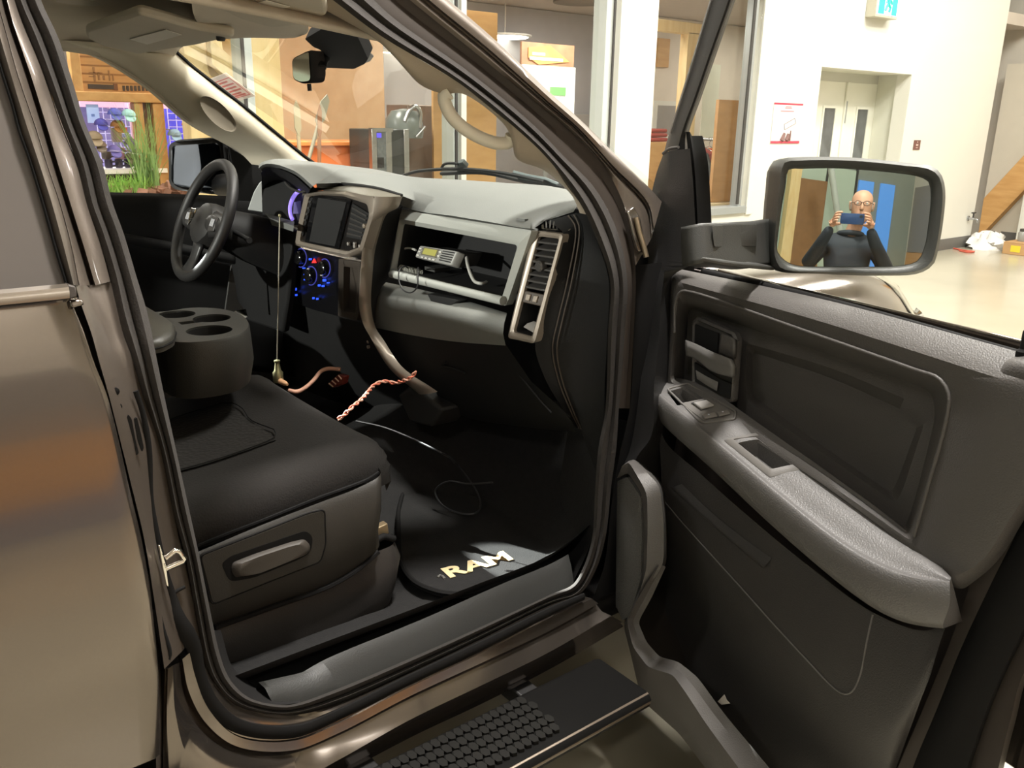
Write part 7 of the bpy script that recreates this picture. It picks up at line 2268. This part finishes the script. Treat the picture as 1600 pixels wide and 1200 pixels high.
loft('nose', [[HP(-.010, .090, .018), HP(0, .098, .018), HP(.010, .090, .018)], [HP(-.014, .092, -.01), HP(0, .112, -.012), HP(.014, .092, -.01)], [HP(-.018, .086, -.035), HP(0, .114, -.036), HP(.018, .086, -.035)], [HP(-.012, .082, -.042), HP(0, .09, -.044), HP(.012, .082, -.042)]], M_skin, HD, nu=10, nv=10, smooth=80)
tube('mouth', [HP(-.024, .078, -.068), HP(0, .088, -.066), HP(.024, .078, -.068)], .0045, mat('lips', srgb(170, 110, 100), rough=0.5), HD, nu=8)
for s in (-1, 1):
    lathe('eye', HP(s * .031, .080, .012), pf, [(.011, 0), (.010, .005), (.004, .008)], mat('eye_white', srgb(230, 225, 220), rough=0.2), HD, n=14)
    lathe('iris', HP(s * .031, .0865, .012), pf, [(.005, 0), (.004, .002)], M_bin, HD, n=12)
    loft('ear', [[HP(s * .074, .005, .03), HP(s * .088, -.012, .034), HP(s * .080, -.026, .02)], [HP(s * .072, .008, 0), HP(s * .088, -.012, 0), HP(s * .080, -.028, -.004)], [HP(s * .070, .006, -.03), HP(s * .080, -.008, -.034), HP(s * .074, -.018, -.028)]], M_skin, HD, nu=8, nv=8, thick=.008, smooth=80)
    fr2_ = [HP(s * .031 + .024 * math.cos(a), .098, .010 + .017 * math.sin(a)) for a in [2 * math.pi * i / 20 for i in range(20)]]
    tube('spectacle_rim', fr2_, .0022, M_bin, HD, closed=True, n=6)
    tube('spectacle_arm', [HP(s * .055, .097, .014), HP(s * .078, .05, .016), HP(s * .082, -.012, .014)], .002, M_bin, HD, n=6)
    hr = [[HP(s * .074, .02, z0), HP(s * .080, -.03, z0), HP(s * .066, -.075, z0), HP(s * .02, -.098, z0)] for z0 in (-.03, 0, .03)]
    loft('hair', hr, mat('grey_hair', srgb(160, 152, 146), rough=0.9, bump=0.5, bscale=200), HD, nu=12, nv=8, thick=.008, smooth=80)
tube('spectacle_bridge', [HP(-.008, .100, .014), HP(0, .104, .017), HP(.008, .100, .014)], .002, M_bin, HD, n=6)
# collar
tube('collar', [PP(.085 * math.cos(a), bf + .02 + .075 * math.sin(a), 1.50 + .015 * math.sin(a)) for a in [2 * math.pi * i / 24 for i in range(24)]], .022, M_coat, PE, closed=True, n=10)
# hands: a palm and five bent digits each, closing on the short ends of the phone
def hand(s, w):
    palm = PP(s * .118, -.022, 1.575)
    pts = [w, (VEC(w) + palm) / 2, palm]
    ed = [(0, 1), (1, 2)]
    rad = [.026, (.032, .018), (.030, .016)]
    L_ = [(.012, .022, .045), (.004, .024, .050), (-.006, .022, .047), (-.014, .020, .036)]
    for k in range(4):
        zt = 1.612 - k * .0
        b = len(pts)
        base = palm + VEC((0, 0, .022 - .012 * k)) + pr * (s * (.004 + .002 * k))
        j1 = PP(s * (.108 - .0 * k), .012 + .003 * k, 1.628 - .017 * k)
        j2 = PP(s * (.086 + .004 * k), .022 + .003 * k, 1.634 - .019 * k)
        j3 = PP(s * (.066 + .008 * k), .016 + .004 * k, 1.634 - .020 * k)
        pts += [base, j1, j2, j3]
        ed += [(2, b), (b, b + 1), (b + 1, b + 2), (b + 2, b + 3)]
        rad += [.011, .0095, .0085, .0075]
    b = len(pts)
    pts += [palm + pf * -.012 + VEC((0, 0, -.02)), PP(s * .098, -.030, 1.553), PP(s * .070, -.026, 1.562)]
    ed += [(1, b), (b, b + 1), (b + 1, b + 2)]
    rad += [.013, .0105, .009]
    return skin_mesh('hand', pts, ed, rad, M_skin, PE, root=1, sub=1)


hand(1, wR)
hand(-1, wL)
# phone: lens sits just behind the view point
pc = PP(0.0, -.012, 1.595)
ph_o = rnd([pc + pr * a + VEC((0, 0, b)) for a, b in ((-.078, -.037), (.078, -.037), (.078, .037), (-.078, .037))], .010, 5)
PHN = thing('smartphone', 'dark blue smartphone held up in both hands, reflected in the door mirror', 'phone', pc - VEC((0, 0, .037)))
rings('phone_body', [scale_loop(ph_o, .98, -pf * .008), [p - pf * .006 for p in ph_o], [p - pf * .001 for p in ph_o], scale_loop(ph_o, .985)], mat('phone_blue', srgb(52, 78, 124), rough=0.3, metal=0.3, coat=0.4), PHN, cap0=True, cap1=True, smooth=50)
rings('phone_screen', [scale_loop(ph_o, .95, -pf * .0081), scale_loop(ph_o, .94, -pf * .0086)], mat('phone_glass', srgb(20, 20, 22), rough=0.1), PHN, cap0=True, cap1=True)
lathe('camera_lens', pc + pr * .055 + VEC((0, 0, .018)), pf, [(.011, 0), (.011, .002), (.008, .0025)], M_bin, PHN, n=16)
WARM = (1.0, 0.96, 0.90)
for (x, y, p) in ((-2.2, 3.9, 150), (-1.65, 3.3, 90), (-0.90, 1.33, 400), (-1.9, 7.2, 190), (-3.2, 8.4, 170), (-1.6, 9.8, 150), (-2.6, 11.6, 120), (1.4, 12.4, 110), (-1.5, -3.8, 60), (2.6, -3.8, 70)):
    area('garage_light', (x, y, 5.4 if y != 3.3 else 4.6), 0.4, p, WARM, sy=1.4 if y > 3.4 else 0.5)
for (x, y, p) in ((-7.2, 1.0, 60), (-7.0, 3.2, 60), (-7.3, 5.2, 50), (-7.3, 7.0, 55), (-9.8, 4.0, 70), (-10.0, 8.0, 70), (-7.3, 10.5, 30)):
    area('shop_light', (x, y, 2.90), 0.6, p, (1.0, 0.95, 0.88))
point('streak_spot', (-5.25, -0.3, 2.8), 9000, (0.95, 1.0, 0.95), r=0.01, spot=math.radians(2.3), aim=(-1.46, 1.20, 0.58), blend=0.3)  # unseen narrow beam, added to lay a light streak on the floor mat
point('work_lamp', (-2.1, -5.5, 2.32), 1900, (1.0, 0.98, 0.92), r=0.10, spot=math.radians(15), aim=(-2.28, 1.2, 1.36))
area('added_wall_fill', (3.6, 1.2, 4.6), 0.5, 70, WARM, aim=(5.2, 1.0, 0.8), sy=5.0)  # unseen lamp added to brighten the wood wall reflected in the rear door
